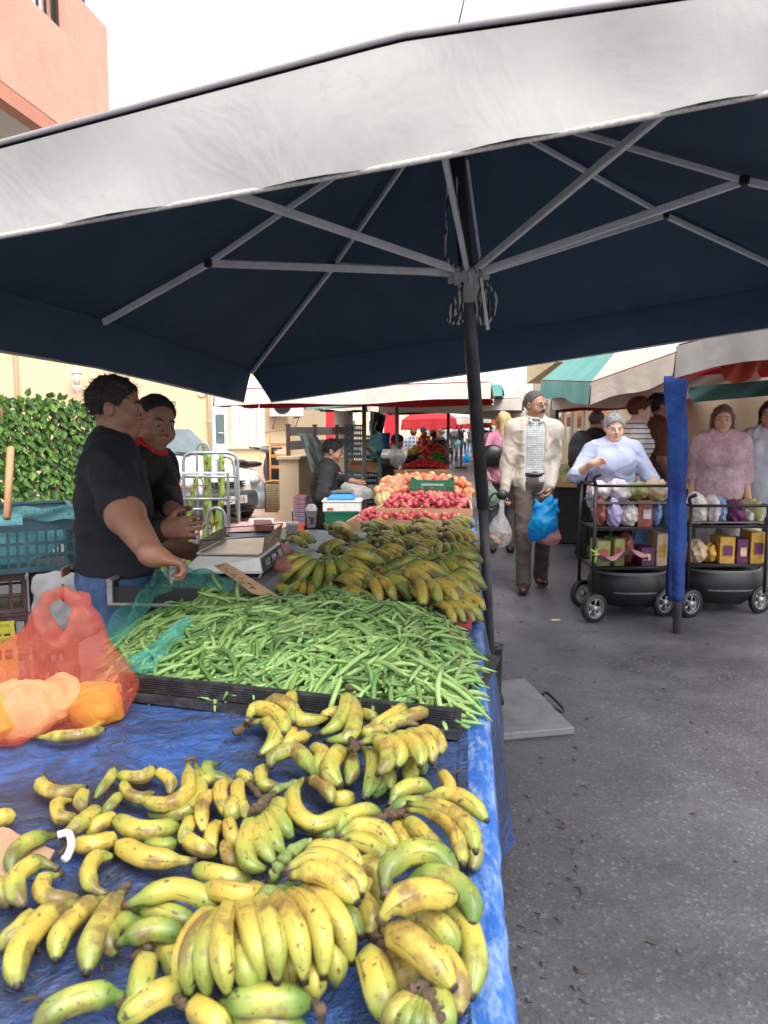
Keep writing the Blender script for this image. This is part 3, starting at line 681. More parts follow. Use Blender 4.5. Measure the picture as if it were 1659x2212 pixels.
def valance(name,pts,low,inner,outw):
    """hanging strip: pts eave points, low list of lower points"""
    b=MB(); n=len(pts); rows=7
    for layer,mi,o in((0,0,.006),(1,1,-.006)):
        vs=[]
        for i,(a,c) in enumerate(zip(pts,low)):
            for j in range(rows):
                t=j/(rows-1); w=outw*(o+ .012*math.sin(i*.85+t*2.2)*t+.01*math.sin(t*math.pi)*math.sin(i*.31+1))
                vs.append(a.lerp(c,t)+w)
        fs=[(i*rows+j,(i+1)*rows+j,(i+1)*rows+j+1,i*rows+j+1) for i in range(n-1) for j in range(rows-1)]
        b.add(vs,fs,mi,True)
    b.keepn=True; b.build(name,[BEIGE,TEAL],umb)
    b=MB(); b.tube([c+outw*.0 for c in low],.0055,6); b.build(name+'_hem',mat('hem_cord',(.5,.47,.43),.9,0,.4,160),umb)
    b=MB(); b.tube([p+outw*.004+V(0,0,.012) for p in pts],.006,6); b.build('eave_piping',mat('eave_grey',(.28,.26,.27),.9),umb)
# front valance: 40 samples
pts=[];low=[]
for i in range(61):
    u=lerp(-560,2900,i/60)
    top=474+(95-474)*(u+560)/1425 if u<865 else 95+(-200-95)*(u-865)/2035
    if abs(u-865)<60: top+=2
    bot=511-.180*u if u<865 else 511-.180*865-.193*(u-865)
    a=FL.lerp(FM,(i/60*3460)/1425) if u<865 else FM.lerp(FR,(u-865)/2035)
    # true front line between the corners
    pts.append(a); low.append(P(u,bot,Y=a.y-.01) if -300<u<2000 else a-V(0,0,.24))
outF=V(-.208,-.978,0)
for i in range(61):
    if not -300<lerp(-560,2900,i/60)<2000: 
        j=min(range(61),key=lambda q:abs(q-i) if -300<lerp(-560,2900,q/60)<2000 else 999); low[i]=pts[i]+(low[j]-pts[j])
valance('front_valance',pts,low,True,outF)
def simple_val(name,a,mid,c,h,outw,n=20,cut0=0,cut1=0):
    line=[]
    for i in range(n+1):
        t=i/n
        p=a.lerp(mid,t*2) if t<.5 else mid.lerp(c,t*2-1); line.append(p)
    low=[p-V(0,0,h*(1-(.0)))+outw*.02 for p in line]
    low[0]=low[0]+(line[1]-line[0])*cut0; low[-1]=low[-1]-(line[-1]-line[-2])*cut1
    valance(name,line,low,False,outw)
simple_val('back_valance',BL,BM,BR,.20,V(.208,.978,0),cut0=.75)
simple_val('left_valance',FL,LM,BL,.19,V(-.978,.208,0),cut1=.4)
simple_val('right_valance',BR,RM,FR,.20,V(.978,-.208,0))
# ribs and arms
def bar(name,a,bb,w=.016,h=.026,m=ALU,parent=umb,upv=V(0,0,1)):
    b=MB(); d=(bb-a).normalized(); s=d.cross(upv).normalized(); u_=s.cross(d)
    p=[a-s*w/2-u_*h/2,a+s*w/2-u_*h/2,a+s*w/2+u_*h/2,a-s*w/2+u_*h/2]; q=[x+(bb-a) for x in p]
    b.add(p+q,[(0,1,2,3),(7,6,5,4),(0,4,5,1),(1,5,6,2),(2,6,7,3),(3,7,4,0)]); return b.build(name,m,parent,bevel=.003)
ribs=[]
for e,j in((FL,.45),(FM,.45),(FR,.45),(RM,.39),(BR,.49),(BL,.54),(LM,.33)):
    d=V(0,0,-.035); e2=e+d*.6; p2=peak+V(0,0,-.06)
    k=e2.lerp(p2,j)+V(0,0,-.035); ribs.append(k)
    bar('rib',e2.lerp(p2,.01),k.lerp(e2,.02)); bar('rib',k,p2+ (k-p2).normalized()*.05,.014,.022)
# joints by measured directions
J={'LM':P(449,549,Y=2.98),'BL':P(692,556,Y=3.75),'FL':FL.lerp(peak,.47)+V(0,0,-.06),'FM':P(935,225,Y=2.35),'FR':FR.lerp(peak,.47)+V(0,0,-.06),'RM':RM.lerp(peak,.45)+V(0,0,-.06),'BR':P(1372,452,Y=3.4)}
for k in('FL','FM','LM','BL','BR','FR','RM'):
    t={'FL':ribs[0],'FM':ribs[1],'FR':ribs[2],'RM':ribs[3],'BR':ribs[4],'BL':ribs[5],'LM':ribs[6]}[k]
    d=(t-hub); d.z=0; d.normalize(); bar('arm',hub+d*.05+V(0,0,.02),t,.017,.028)
    b=MB(); b.box(t,(.032,.03,.034),math.atan2(d.y,d.x)); b.build('arm_joint',BLACK,umb,bevel=.006)
ax=(peak-foot).normalized()
b=MB(); b.tube([foot,hub-ax*1.0],.0235,18); b.build('pole',POLE,umb)
b=MB(); b.tube([hub-ax*1.0,peak],.0285,18); b.build('upper_pole',POLE,umb)
b=MB(); M_=ax.to_track_quat('Z','Y').to_matrix()
b.lathe(hub,[(.032,-.09),(.043,-.085),(.043,-.03),(.05,-.02),(.062,.01),(.062,.035),(.05,.045),(.031,.045)],24,axis=ax)
for i in range(8):
    a=2*math.pi*i/8+.3; d=M_@V(math.cos(a),math.sin(a),0); b.box(hub+d*.066+ax*.01,(.03,.012,.05),M_@Matrix.Rotation(a,3,'Z'))
b.build('runner_hub',mat('grey_hub_plastic',(.45,.43,.44),.5,0,.12,20),umb,bevel=.002)
b=MB(); b.lathe(peak,[(.05,-.07),(.055,0),(.03,.03),(.012,.06)],16); b.build('finial',ALU,umb)
# ropes
def rope(pts,r=.0055): 
    b=MB(); b.tube(arc(pts,6),r,7); b.build('rope',ROPE,umb)
hp=lambda u,v,y=3.02:P(u,v,Y=y)
rope([hp(1000,610),hp(990,660),hp(968,690),hp(985,697),hp(998,672),hp(996,620)])
rope([hp(1002,610),hp(985,650),hp(974,675),hp(972,692),hp(990,699),hp(1000,692)])
rope([hp(998,612),hp(994,650),hp(982,680),hp(970,672),hp(988,640),hp(1000,615)])
rope([hp(1036,600),hp(1058,620),hp(1072,645),hp(1064,685),hp(1045,700),hp(1032,680),hp(1040,640),hp(1044,605)])
rope([hp(1040,600),hp(1052,640),hp(1056,670),hp(1044,695),hp(1030,672),hp(1042,640),hp(1040,610)])
rope([hp(1034,600),hp(1046,640),hp(1048,680),hp(1038,700),hp(1028,668),hp(1038,620)])
rope([hp(965,470),hp(962,540),hp(970,565),hp(1000,588)]); rope([hp(968,380),hp(966,430),hp(965,470)]); rope([hp(986,360),hp(990,460),hp(1000,575)],.005)
rope([hp(1030,590),hp(1045,570),hp(1036,560)],.008)
b=MB(); b.add([hp(1036,600,3.0),hp(1042,600,3.0),hp(1058,712,3.0),hp(1051,713,3.0),hp(1036,600,3.006),hp(1042,600,3.006),hp(1058,712,3.006),hp(1051,713,3.006)],[(0,1,2,3),(7,6,5,4),(0,4,5,1),(1,5,6,2),(2,6,7,3),(3,7,4,0)]); b.build('strap',WHITEP,umb)
bar('strut_rod',P(1008,345,Y=3.05),hub+V(.05,.02,.05),.012,.012)
# base: steel plate with lifting handle, socket
pc=[P(1040,1589,z=.035),P(1241,1571,z=.035),P(1134,1464,z=.035),P(1030,1476,z=.035)]
b=MB(); b.prism(pc,(0,0,-.035),(0,0,0)); b.build('base_plate',STEELP,umb,bevel=.004)
b=MB(); b.tube(arc([P(1172,1500,z=.03),P(1183,1497,z=.035),P(1216,1530,z=.035),P(1211,1537,z=.035),P(1196,1530,z=.03)],5),.008,8); b.build('handle',BLACK,umb)
b=MB(); b.lathe((foot.x-.0,foot.y,.035),[(.06,0),(.055,.03),(.045,.05),(.045,.28),(.05,.29),(.05,.31),(.025,.31)],18); b.build('socket',BLACK,umb)
# ---------------------------------------------------------------- the long table under the blue tarp
EDG=[(1083,2300),(1079,2212),(1057,1958),(1047,1709),(1036,1501),(1029,1300),(1024,1180),(1019,1122)]
edge=[P(u,v,z=TZ) for u,v in EDG]; edge=[edge[0]-(edge[1]-edge[0])*2.2]+edge
path=arc(edge,8)
tab=thing('market_table','long market table covered by a worn blue tarp','table',(0,2.5,0))
b=MB(); prof=[(-.05,0),(-.03,.004),(-.012,.012),(.004,.014),(.017,.006),(.022,-.015),(.024,-.06),(.03,-.14),(.035,-.25),(.03,-.38),(.03,-.5)]
rings=[]
for i,p in enumerate(path):
    r=[]
    fl=.11*math.exp(-((p.y-2.55)/.35)**2)+.015*math.sin(p.y*9)
    for j,(dx,dz) in enumerate(prof):
        w=max(0,(j-5)/5); hang=1+ .35*math.exp(-((p.y-2.5)/.5)**2)
        r.append(p+V(dx+w*fl+.008*w*math.sin(p.y*31+j)+.002*math.sin(p.y*60),0,(dz*hang if j>5 else dz)+.003*math.sin(p.y*23+j)))
    rings.append(r)
b.keepn=True; b.loft(rings,False,0,True,closed=False); 
for k,f in enumerate(b.f):
    j=f[0]%len(prof)
    b.m[k]=1 if 1<=j<=4 else 0
b.build('tarp_edge',[TARP,TARPE],tab)
# tarp top with creases, left outline: wide near part, narrower behind the tray
def exat(y):
    for a,c in zip(path,path[1:]):
        if a.y<=y<=c.y: return lerp(a.x,c.x,(y-a.y)/(c.y-a.y+1e-9))
    return path[0].x if y<path[0].y else path[-1].x
def lxat(y): return -1.9 if y<1.98 else (-.80 if y<2.3 else lerp(-.80,-1.1,min(1,(y-2.3)/2.7)))
b=MB(); ys=[.25+i*.03 for i in range(60)]
def creases(x,y): return .0035*math.sin(y*38+4*math.sin(x*3))*(.5+.5*math.sin(x*2.1+1))+.003*math.sin(x*22+y*9)+.002*math.sin((x+y)*55)
def top(y0,y1,ny,nx):
    b.grid(lambda a,c:(lambda y:(lambda x:V(x,y,TZ-.003+creases(x,y)*min(1,(exat(y)-x)*8)))(lerp(lxat(y),exat(y)-.045,c)))(lerp(y0,y1,a)),ny,nx)
top(.2,1.975,70,90); top(1.985,4.95,80,60); b.keepn=True
b.build('tarp_top',TARP,tab)
b=MB()
b.prism([V(-1.88,.25,0),V(exat(.25)-.03,.25,0),V(exat(1.95)-.03,1.97,0),V(-1.88,1.97,0)],(0,0,TZ-.04),(0,0,TZ-.012)); b.build('board',WOOD,tab)
b=MB(); b.prism([V(-.78,1.99,0),V(exat(2)-.03,1.99,0),V(exat(4.9)-.03,4.9,0),V(-1.05,4.9,0)],(0,0,TZ-.04),(0,0,TZ-.012)); b.build('board',WOOD,tab)
for x,y in((-1.8,.4),(.1,.4),(-1.8,1.9),(.2,1.9),(-.7,3.4),(.35,3.4),(-1.0,4.8),(.45,4.8)):
    b=MB(); b.box((x,y,(TZ-.04)/2),(.04,.04,TZ-.04)); b.build('leg',POLE2,tab)
# grey cloth layers on the far end
b=MB(); q=[P(470,1143,z=TZ+.006),P(1012,1150,z=TZ+.006),P(1010,1215,z=TZ+.006),P(600,1225,z=TZ+.006)]
b.grid(lambda a,c:(q[0].lerp(q[1],a)).lerp(q[3].lerp(q[2],a),c)+V(0,0,.004*math.sin(c*34+3*math.sin(a*7))+.002*math.sin(a*50)),40,40); b.keepn=True
b.build('grey_cloth',mat('grey_blue_cloth',(.11,.13,.17),.42,0,.5,7,.4,18),label='crumpled dark grey plastic sheet under cups and far bananas',cat='sheet')
# ---------------------------------------------------------------- bean tray
fl=P(258,1506,z=TZ); fr=P(994,1593,z=TZ); dd=(fr-fl).normalized(); dn=V(-dd.y,dd.x,0)
tray=thing('bean_tray','long black ribbed tray holding the green beans','tray',(fl+fr)/2)
b=MB(); Lt=(fr-fl).length; hT=.062
def tp_(s,d,z): return fl+dd*s+dn*d+V(0,0,z)
b.prism([tp_(0,0,0),tp_(Lt,0,0),tp_(Lt,.012,0),tp_(0,.012,0)],(0,0,.02),(0,0,hT))
b.prism([tp_(0,-.022,0),tp_(Lt,-.022,0),tp_(Lt,.012,0),tp_(0,.012,0)],(0,0,.002),(0,0,.019))
for i in range(7): 
    z=.024+i*.0055; b.prism([tp_(.01,-.004,0),tp_(Lt-.01,-.004,0),tp_(Lt-.01,-.0005,0),tp_(.01,-.0005,0)],(0,0,z),(0,0,z+.0032))
b.build('front_wall',BLK,tray)
b=MB(); b.prism([tp_(0,.013,0),tp_(.012,.013,0),tp_(.012,.6,0),tp_(0,.6,0)],(0,0,.002),(0,0,hT)); b.build('side_wall',BLK,tray)
b=MB(); b.prism([tp_(.013,.013,0),tp_(Lt,.013,0),tp_(Lt,.6,0),tp_(.013,.6,0)],(0,0,.002),(0,0,.01)); b.build('bottom',BLK,tray)
b=MB(); b.prism([P(957,1362,z=TZ+.01),P(1019,1360,z=TZ+.01),P(1019,1357,z=TZ+.01),P(957,1350,z=TZ+.01)],(0,0,0),(0,0,.035)); b.build('red_price_card',mat('faded_red_card',(.32,.04,.05),.6,0,.2),label='faded red card strip at the right edge between beans and bananas',cat='card')
# ---------------------------------------------------------------- beans
poly=[P(u,v,z=TZ+.05) for u,v in((232,1425),(262,1452),(500,1478),(760,1506),(985,1534),(1008,1515),(1014,1440),(1012,1372),(960,1335),(900,1306),(600,1296),(430,1292),(330,1320),(262,1375))]
PX=[p.x for p in poly]; PY=[p.y for p in poly]
def inside(x,y):
    c=False; j=len(PX)-1
    for i in range(len(PX)):
        if (PY[i]>y)!=(PY[j]>y) and x<(PX[j]-PX[i])*(y-PY[i])/(PY[j]-PY[i])+PX[i]: c=not c
        j=i
    return c
def edist(x,y):
    d=9; n=len(PX)
    for i in range(n):
        ax,ay,bx,by=PX[i],PY[i],PX[(i+1)%n],PY[(i+1)%n]; vx,vy=bx-ax,by-ay
        t=max(0,min(1,((x-ax)*vx+(y-ay)*vy)/(vx*vx+vy*vy))); d=min(d,math.hypot(x-ax-t*vx,y-ay-t*vy))
    return d
def heap(x,y):
    d=edist(x,y) if inside(x,y) else -edist(x,y)
    return .035+.07*(1-math.exp(-max(-.05,d)*7))+.010*math.sin(x*14+1)*math.cos(y*11)
BEANM=[mat('green_bean_%s'%n,c,.5,0,.2,30,hue=.02) for n,c in(('mid',(.18,.29,.085)),('pale',(.25,.37,.125)),('deep',(.10,.19,.055)))]
def bean_mb(b,M,seed,mi=0,seg=8,ns=7):
    r=random.Random(seed); L=r.uniform(.12,.185); bend=r.uniform(-.022,.022)*r.uniform(.2,1.3); b2=r.uniform(-.006,.006); rad=r.uniform(.0050,.0068)
    pts=[];rs=[]
    for i in range(seg+1):
        t=i/seg; x=(t-.5)*L; y=bend*(1-4*(t-.5)**2)+b2*math.sin(t*6.28); pts.append(M@V(x,y,.003*math.sin(t*5)))
        rs.append(rad*(.22 if i in(0,seg) else (.7 if i in(1,seg-1) else 1+.10*math.sin(t*22+seed))))
    b.tube(pts,rs,ns,True,mi)
protos=[]
for k in range(14):
    b=MB(); bean_mb(b,Matrix.Identity(4),k*3+1,0,11,8)
    protos.append(b.mesh('green_bean',BEANM[k%3 if k<12 else 1]))
random.seed(5)
def beanpose(x,y,dz,til=.25):
    g=.02; sx=(heap(x+g,y)-heap(x-g,y))/(2*g); sy=(heap(x,y+g)-heap(x,y-g))/(2*g)
    n=V(-sx,-sy,1).normalized(); q=V(0,0,1).rotation_difference(n).to_matrix().to_4x4()
    # beans lie mostly along the viewing direction, some across
    yaw=random.gauss(1.25,.75) if random.random()<.75 else random.uniform(0,6.28)
    return Matrix.Translation(V(x,y,TZ+heap(x,y)+dz))@q@Matrix.Rotation(yaw,4,'Z')@Matrix.Rotation(random.gauss(0,til)*.6,4,'Y')@Matrix.Rotation(random.uniform(0,6.28),4,'X')
b=MB()
CX=sum(PX)/len(PX); CY=sum(PY)/len(PY)
def hp_(a,c):
    x=lerp(min(PX),max(PX),a); y=lerp(min(PY),max(PY),c)
    
    k=0
    while (not inside(x,y) or edist(x,y)<.03) and k<40: x=lerp(x,CX,.05); y=lerp(y,CY,.05); k+=1
    return V(x,y,TZ+max(.0,heap(x,y)-.02-(.02 if k else 0)))
cnt=0; tries=0
cand=[]
while cnt<2600:
    x=random.uniform(min(PX)-.02,max(PX)); y=random.uniform(min(PY)-.02,max(PY)+.02)
    if not inside(x,y): continue
    cnt+=1; cand.append((x,y,random.uniform(-.022,.012)))
cand.sort(key=lambda q:q[1])
hero=0
for i,(x,y,dz) in enumerate(cand):
    bean_mb(b,beanpose(x,y,dz),i,i%3 if i%5 else 0,7,6)
b.grid(hp_,40,30,2)
b.build('green_bean_heap',BEANM,label='heap of long flat green beans filling the black tray',cat='beans',kind='stuff')
n=0; tops=[]
while n<300:
    x=random.uniform(min(PX),max(PX)); y=min(PY)+(max(PY)-min(PY))*random.random()**1.25
    if not inside(x,y): continue
    n+=1
    o=bpy.data.objects.new('green_bean',random.choice(protos)); COL.objects.link(o); o.matrix_world=beanpose(x,y,random.uniform(.010,.020),.22)
    tag(o,'single green bean lying on the top of the bean heap','bean','green beans on top of the heap')
for (u0,v0,u1,v1,h,lab) in((722,1535,732,1470,.07,'green bean hanging over the black front wall of the tray'),):
    b=MB(); b.tube(arc([P(u0-10,v0,z=TZ+.035),P(u0,v0-30,z=TZ+.062),P(u1+6,v1-10,z=TZ+.09)],6),[.003,.006]+[.0065]*9+[.005,.002],8); b.build('green_bean',BEANM[1],label=lab,cat='bean')
for pts,lab in(([(515,1300,.13),(512,1270,.17),(519,1252,.2)],'green bean standing upright in front of the cardboard price sign'),
               ([(613,1290,.12),(622,1270,.13),(640,1262,.12)],'green bean leaning at the right end of the cardboard sign'),
               ([(480,1275,.12),(466,1255,.15),(455,1238,.17)],'green bean poking up beside the white scale')):
    b=MB(); b.tube(arc([P(u,v,z=TZ+h) for u,v,h in pts],5),[.002,.005]+[.0065]*7+[.004,.002],8); b.build('green_bean',BEANM[0],label=lab,cat='bean')
# ---------------------------------------------------------------- bananas
def bprof(i,n,stem=True):
    t=i/n
    if t<.03: return .42
    if t<.10: return lerp(.36,.42,(t-.03)/.07)
    if t<.30: s=(t-.10)/.20; return lerp(.42,1,s*s*(3-2*s))
    if t<.74: return 1
    if t<.955: s=(t-.74)/.215; return lerp(1,.40,s**2.0)
    return .26
def bstub(i,n,stem=True):
    t=i/n
    if t<.10: return lerp(.45,.8,t/.10)
    if t<.25: return lerp(.8,1,(t-.1)/.15)
    if t<.8: return 1
    if t<.96: s=(t-.8)/.16; return lerp(1,.45,s*s)
    return .28
def banana_mb(b,pts,r,stub=False,n=22,ns=15,seed=0):
    c=arc(pts,8); 
    # resample evenly
    L=[0]
    for a,q in zip(c,c[1:]): L.append(L[-1]+(q-a).length)
    out=[];
    for i in range(n+1):
        s=L[-1]*i/n
        for k in range(len(L)-1):
            if L[k+1]>=s-1e-9: break
        t=(s-L[k])/max(1e-9,L[k+1]-L[k]); out.append(c[k].lerp(c[k+1],t))
    f=bstub if stub else bprof; ph=seed*1.3
    rs=[r*f(i,n) for i in range(n+1)]
    b.tube(out,rs,ns,True,0,True,prof=lambda th:1+.075*math.cos(5*th+ph))
def TFA(q): return (.36*q[0],1460+.36*q[1])
def TFB(q): return (464.5+.4*q[0],1460+.4*q[1])
def TFC(q): return (331.8+.24*q[0],1725+.24*q[1])
def TFD(q): return (.28*q[0],1593+.28*q[1])
GB='loose bananas on the front of the blue tarp'
bseed=0
def finger(tf,pts,h=.016,r=.0150,arch=.012,stub=False,parent=None,m=BAN,label=None,group=None):
    global bseed; bseed+=1
    n=len(pts); w=[]
    for i,q in enumerate(pts):
        t=i/(n-1); u,v=tf(q); w.append(P(u,v,z=TZ+h+arch*math.sin(math.pi*t)))
    b=MB(); banana_mb(b,w,r*.79,stub,seed=bseed)
    return b.build('banana',m,parent,label=label,cat='banana' if parent is None else None,group=group)
def stalk(tf,pts,h,r,parent,m=STALK):
    b=MB(); n=len(pts); w=arc([P(*tf(q),z=TZ+h+(q[2] if len(q)>2 else 0)) for q in pts],6)
    rr=random.Random(len(pts)*7+int(pts[0][0])); n_=len(w); w=[q+V(rr.uniform(-1,1),rr.uniform(-1,1),rr.uniform(-1,1))*r*.22 for q in w]; b.tube(w,[r*rr.uniform(.55,.95)*(.35+.65*math.sin(math.pi*(i+.6)/(n_+.2))**.5) for i in range(n_)],9); b.build('stalk',m,parent)
def bunch(label,tf,fs,stk=None,h=.016,r=.015,arch=.014,m=BAN,sh=.03,sr=.009,sm=STALK):
    u,v=tf(fs[0][0]); t=thing('banana_bunch',label,'banana bunch',P(u,v,z=TZ),'banana bunches on the front of the blue tarp')
    for f in fs:
        kw={}; pts=f
        if isinstance(f[-1],dict): kw=f[-1]; pts=f[:-1]
        finger(tf,pts,kw.get('h',h),kw.get('r',r),kw.get('arch',arch),kw.get('stub',False),t,kw.get('m',m),kw.get('label'))
    for s in (stk or []): stalk(tf,s,sh,sr,t,sm)
    return t
S=lambda lab,tf,pts,**k: finger(tf,pts,label=lab,group=GB,**k)
# loose ones, left half
S('short yellow banana with a stubby neck, farthest left of the loose ones',TFA,[(262,605),(252,665),(370,705),(522,665)],r=.0165)
S('narrow greenish banana pointing up, beside the green one at the back',TFA,[(692,548),(650,630),(560,745)],r=.012,h=.022,m=BANG)
S('smooth green banana lying at the back of the loose pile',TFA,[(925,548),(850,610),(690,600)],h=.02,m=BANG,r=.0165)
S('orange yellow banana tip curving behind the green ones',TFA,[(900,600),(960,585),(1025,640),(1015,720)],h=.015)
bunch('pair of spotted yellow bananas joined by twin upright necks',TFA,[[(1128,515),(1132,630),(1120,700),(990,775),(820,735)],[(1168,520),(1195,620),(1200,740),(1080,830),(870,835),{'h':.014}]],[[(1122,500,.01),(1170,498,.01)]],h=.03,r=.0165,sh=.04,sr=.006)
S('short greenish banana neck under the joined pair',TFA,[(732,620),(765,700),(850,735),(930,700)],h=.024,m=BANG,r=.013)
S('tightly curved yellow banana, C shaped, left of the green tip',TFA,[(445,745),(345,770),(365,850),(480,850)],r=.015,h=.015)
S('green pointed banana end standing between curved yellow ones',TFA,[(505,690),(485,760),(510,830)],m=BANG,r=.016,h=.02)
bunch('two green yellow bananas end to end tied with white tape',TFA,[[(362,962),(450,905),(600,790),{'h':.03}],[(358,955),(190,985),(80,1080),(65,1190)]],[[(350,960),(395,1010),(360,1070)]],h=.02,r=.0165,m=BANG,sh=.02,sr=.007)
b=MB(); b.tube(arc([P(*TFA(q),z=TZ+.045) for q in((345,955),(410,945),(428,1010),(405,1080),(385,1100))],5),.006,8); b.build('white_tape',WHITEP,label='twist of white tape around a banana neck',cat='tape')
S('green banana neck slanting beside the C shaped one',TFA,[(725,705),(670,770),(600,850)],m=BANG,r=.012,h=.026)
S('broad yellow banana with grey scuffs lying across the middle',TFA,[(690,865),(860,930),(1085,905)],r=.0205,h=.026,stub=True)
S('yellow banana half under the broad scuffed one',TFA,[(720,850),(610,880),(515,960)],r=.016)
S('plump yellow banana with one round brown spot',TFA,[(430,1015),(560,1010),(700,975)],r=.0185,stub=True)
S('large bruised banana with a dark brown underside',TFA,[(1175,1115),(1000,1105),(850,1085),(695,1000)],r=.0205,h=.022)
S('pale slim banana neck right of the broad scuffed one',TFA,[(1150,850),(1120,920),(1080,1020)],r=.014,h=.026)
S('yellow banana with a black tip pointing right toward the green cluster',TFA,[(1080,950),(1180,1020),(1310,1070)],r=.0175,h=.018)
S('green yellow banana mostly hidden behind the large bruised one',TFA,[(1070,990),(980,1020),(860,1000)],r=.014,m=BANG)
S('small green banana stub behind the pair with upright necks',TFA,[(1180,650),(1225,635),(1280,600)],m=BANG,r=.014)
S('bright green hooked banana at the back of the tarp',TFA,[(1310,525),(1245,545),(1260,600),(1410,635)],m=BANG,r=.0155)
bunch('cluster of five curved bananas left of the green hand',TFA,[[(1290,680),(1220,760),(1210,850),(1225,950)],[(1420,640),(1330,660),(1330,760),(1390,860)],[(1500,640),(1435,640),(1430,740),(1490,870)],[(1345,880),(1275,930),(1265,1000),(1290,1065),{'h':.012}],[(1370,860),(1390,950),(1450,1040),{'h':.022}],[(1370,980),(1370,1080),(1460,1165),{'h':.01}]],[[(1480,640),(1560,720,.02)]],h=.03,r=.0155)
S('small yellow banana tip above the cluster of five',TFA,[(1420,590),(1475,605),(1510,680)],r=.014)
S('green yellow curled banana at the left of the front row',TFA,[(350,1160),(230,1120),(110,1190),(90,1290),(150,1390)],r=.0175,h=.03,m=BANG)
S('bright yellow L shaped banana beside the curled green one',TFA,[(375,1185),(270,1220),(250,1300),(340,1345),(480,1325)],r=.0155,h=.018)
S('brown overripe banana with yellow end in the front left',TFA,[(490,1350),(330,1410),(170,1560),(95,1720),(110,1880)],r=.0205,h=.02,stub=False)
S('thin brown banana cut by the left edge of the photo',TFA,[(205,1420),(120,1520),(-40,1650)],r=.017)
bunch('two long yellow green bananas side by side with torn necks',TFA,[[(640,1330),(500,1400),(370,1540),(330,1720)],[(740,1290),(650,1420),(560,1580),(515,1800),{'h':.036,'r':.0205,'m':BANG}]],[[(690,1330),(735,1290,.01),(770,1250,.015)]],h=.02,r=.018)
S('crescent banana above the long yellow pair',TFA,[(660,1320),(560,1270),(530,1170),(580,1090),(690,1085)],r=.0155)
S('green banana end at the left edge below cardboard',TFA,[(-60,1240),(10,1290),(70,1390)],m=BANG,r=.018)
S('yellow banana tip cut by the left edge beside the cardboard',TFA,[(-90,900),(0,850),(88,850)],r=.017)
S('flat stubby green yellow banana with a small sticker mark',TFC,[(370,640),(600,695),(895,745)],r=.0195,stub=True,m=BANG)
S('yellow banana lying under the coral plastic bag',TFA,[(215,370),(400,360),(500,350),(630,320)],r=.017,h=.016)
# bunches in front
bunch('pale long bananas with green necks left of the big front hand',TFA,[[(735,1385),(900,1320),(1050,1280),(1200,1320),(1330,1410),{'h':.05,'r':.018}],[(780,1420),(950,1410),(1080,1450),(1200,1500)],[(700,1610),(830,1545),(950,1520),(1120,1560),{'h':.04,'r':.018}],[(880,1470),(700,1490),(650,1590),(700,1690)],[(900,1640),(1010,1660),(1050,1760),(1050,1860),{'h':.012}]],[[(700,1400),(760,1370)],[(800,1700),(850,1640)]],h=.025,r=.017,m=BANG)
bunch('big front hand of fourteen yellow bananas, largest on the table',TFC,[
 [(600,1010),(430,1120),(270,1400),(235,1800),{'h':.03}],[(640,1000),(430,1200),(330,1450),(320,1800),{'h':.05}],[(660,1000),(520,1200),(460,1450),(490,1810),{'h':.055}],
 [(700,930),(620,1150),(620,1450),(675,1790),{'h':.065}],[(760,1050),(780,1300),(830,1550),(930,1790),{'h':.05}],[(800,920),(850,1100),(930,1350),(985,1680),{'h':.07}],
 [(930,880),(1010,1050),(1090,1300),(1115,1680),{'h':.078}],[(1080,860),(1180,1000),(1290,1250),(1370,1680),{'h':.075}],[(1160,850),(1370,950),(1510,1200),(1530,1640),{'h':.07}],
 [(1250,830),(1500,900),(1700,1150),(1790,1500),{'h':.065}],[(1150,1300),(1210,1450),(1250,1800),{'h':.02}],[(1400,1400),(1440,1600),(1430,1800),{'h':.02}],[(1520,1150),(1630,1400),(1640,1710),{'h':.03}],[(980,770),(860,870),(640,840),(450,815),{'h':.04}]],
 [[(620,960),(850,890,.03),(1100,840,.03),(1300,800)]],arch=.045,r=.0175,sh=.045,sr=.012,sm=STALKG)
bunch('green yellow bananas with rough cut stems along the bottom edge',TFC,[[(600,1850),(800,1830),(1050,1820),(1440,1850),{'h':.05,'r':.022}],[(580,1900),(800,1950),(1000,2000),(1400,2080),{'h':.03}],[(330,1850),(450,1920),(560,2000),(700,2100),{'h':.035,'m':BAN}]],[[(1430,1830),(1490,1900,.01),(1520,2030)],[(210,1780),(290,1880)]],r=.019,m=BANG,sh=.05,sr=.008)
bunch('curved green bananas reaching the bottom left corner',TFD,[[(1000,2010),(780,1985),(560,2030),(380,2130),(240,2280),{'h':.03}],[(1140,1680),(1110,1800),(1080,1950),(1010,2130),{'h':.035}],[(1500,1950),(1300,1960),(1130,2040),(900,2200),{'h':.03}]],[[(1120,1690),(1150,1600,.01)],[(1000,1990),(900,2080)]],r=.019,m=BANG,sh=.03)
bunch('green banana hand with dark twisted stalk in the middle',TFC,[[(900,140),(860,280),(820,430),(880,600),(1030,640)],[(940,160),(950,300),(990,450),(1100,600)],[(980,120),(1030,250),(1100,400),(1190,500)],[(1010,90),(1100,160),(1180,270),(1260,370)],[(1020,60),(1130,70),(1230,130),(1340,210),{'h':.03}],[(1240,240),(1380,220),(1520,280),(1650,400),{'h':.02,'r':.019}],[(870,100),(760,40),(700,100),(760,200),{'h':.03,'m':BAN}]],[[(860,150),(920,90,.01),(1000,20,.015),(1080,-40,.01)]],h=.04,r=.0185,m=BANG,sh=.06,sr=.011)
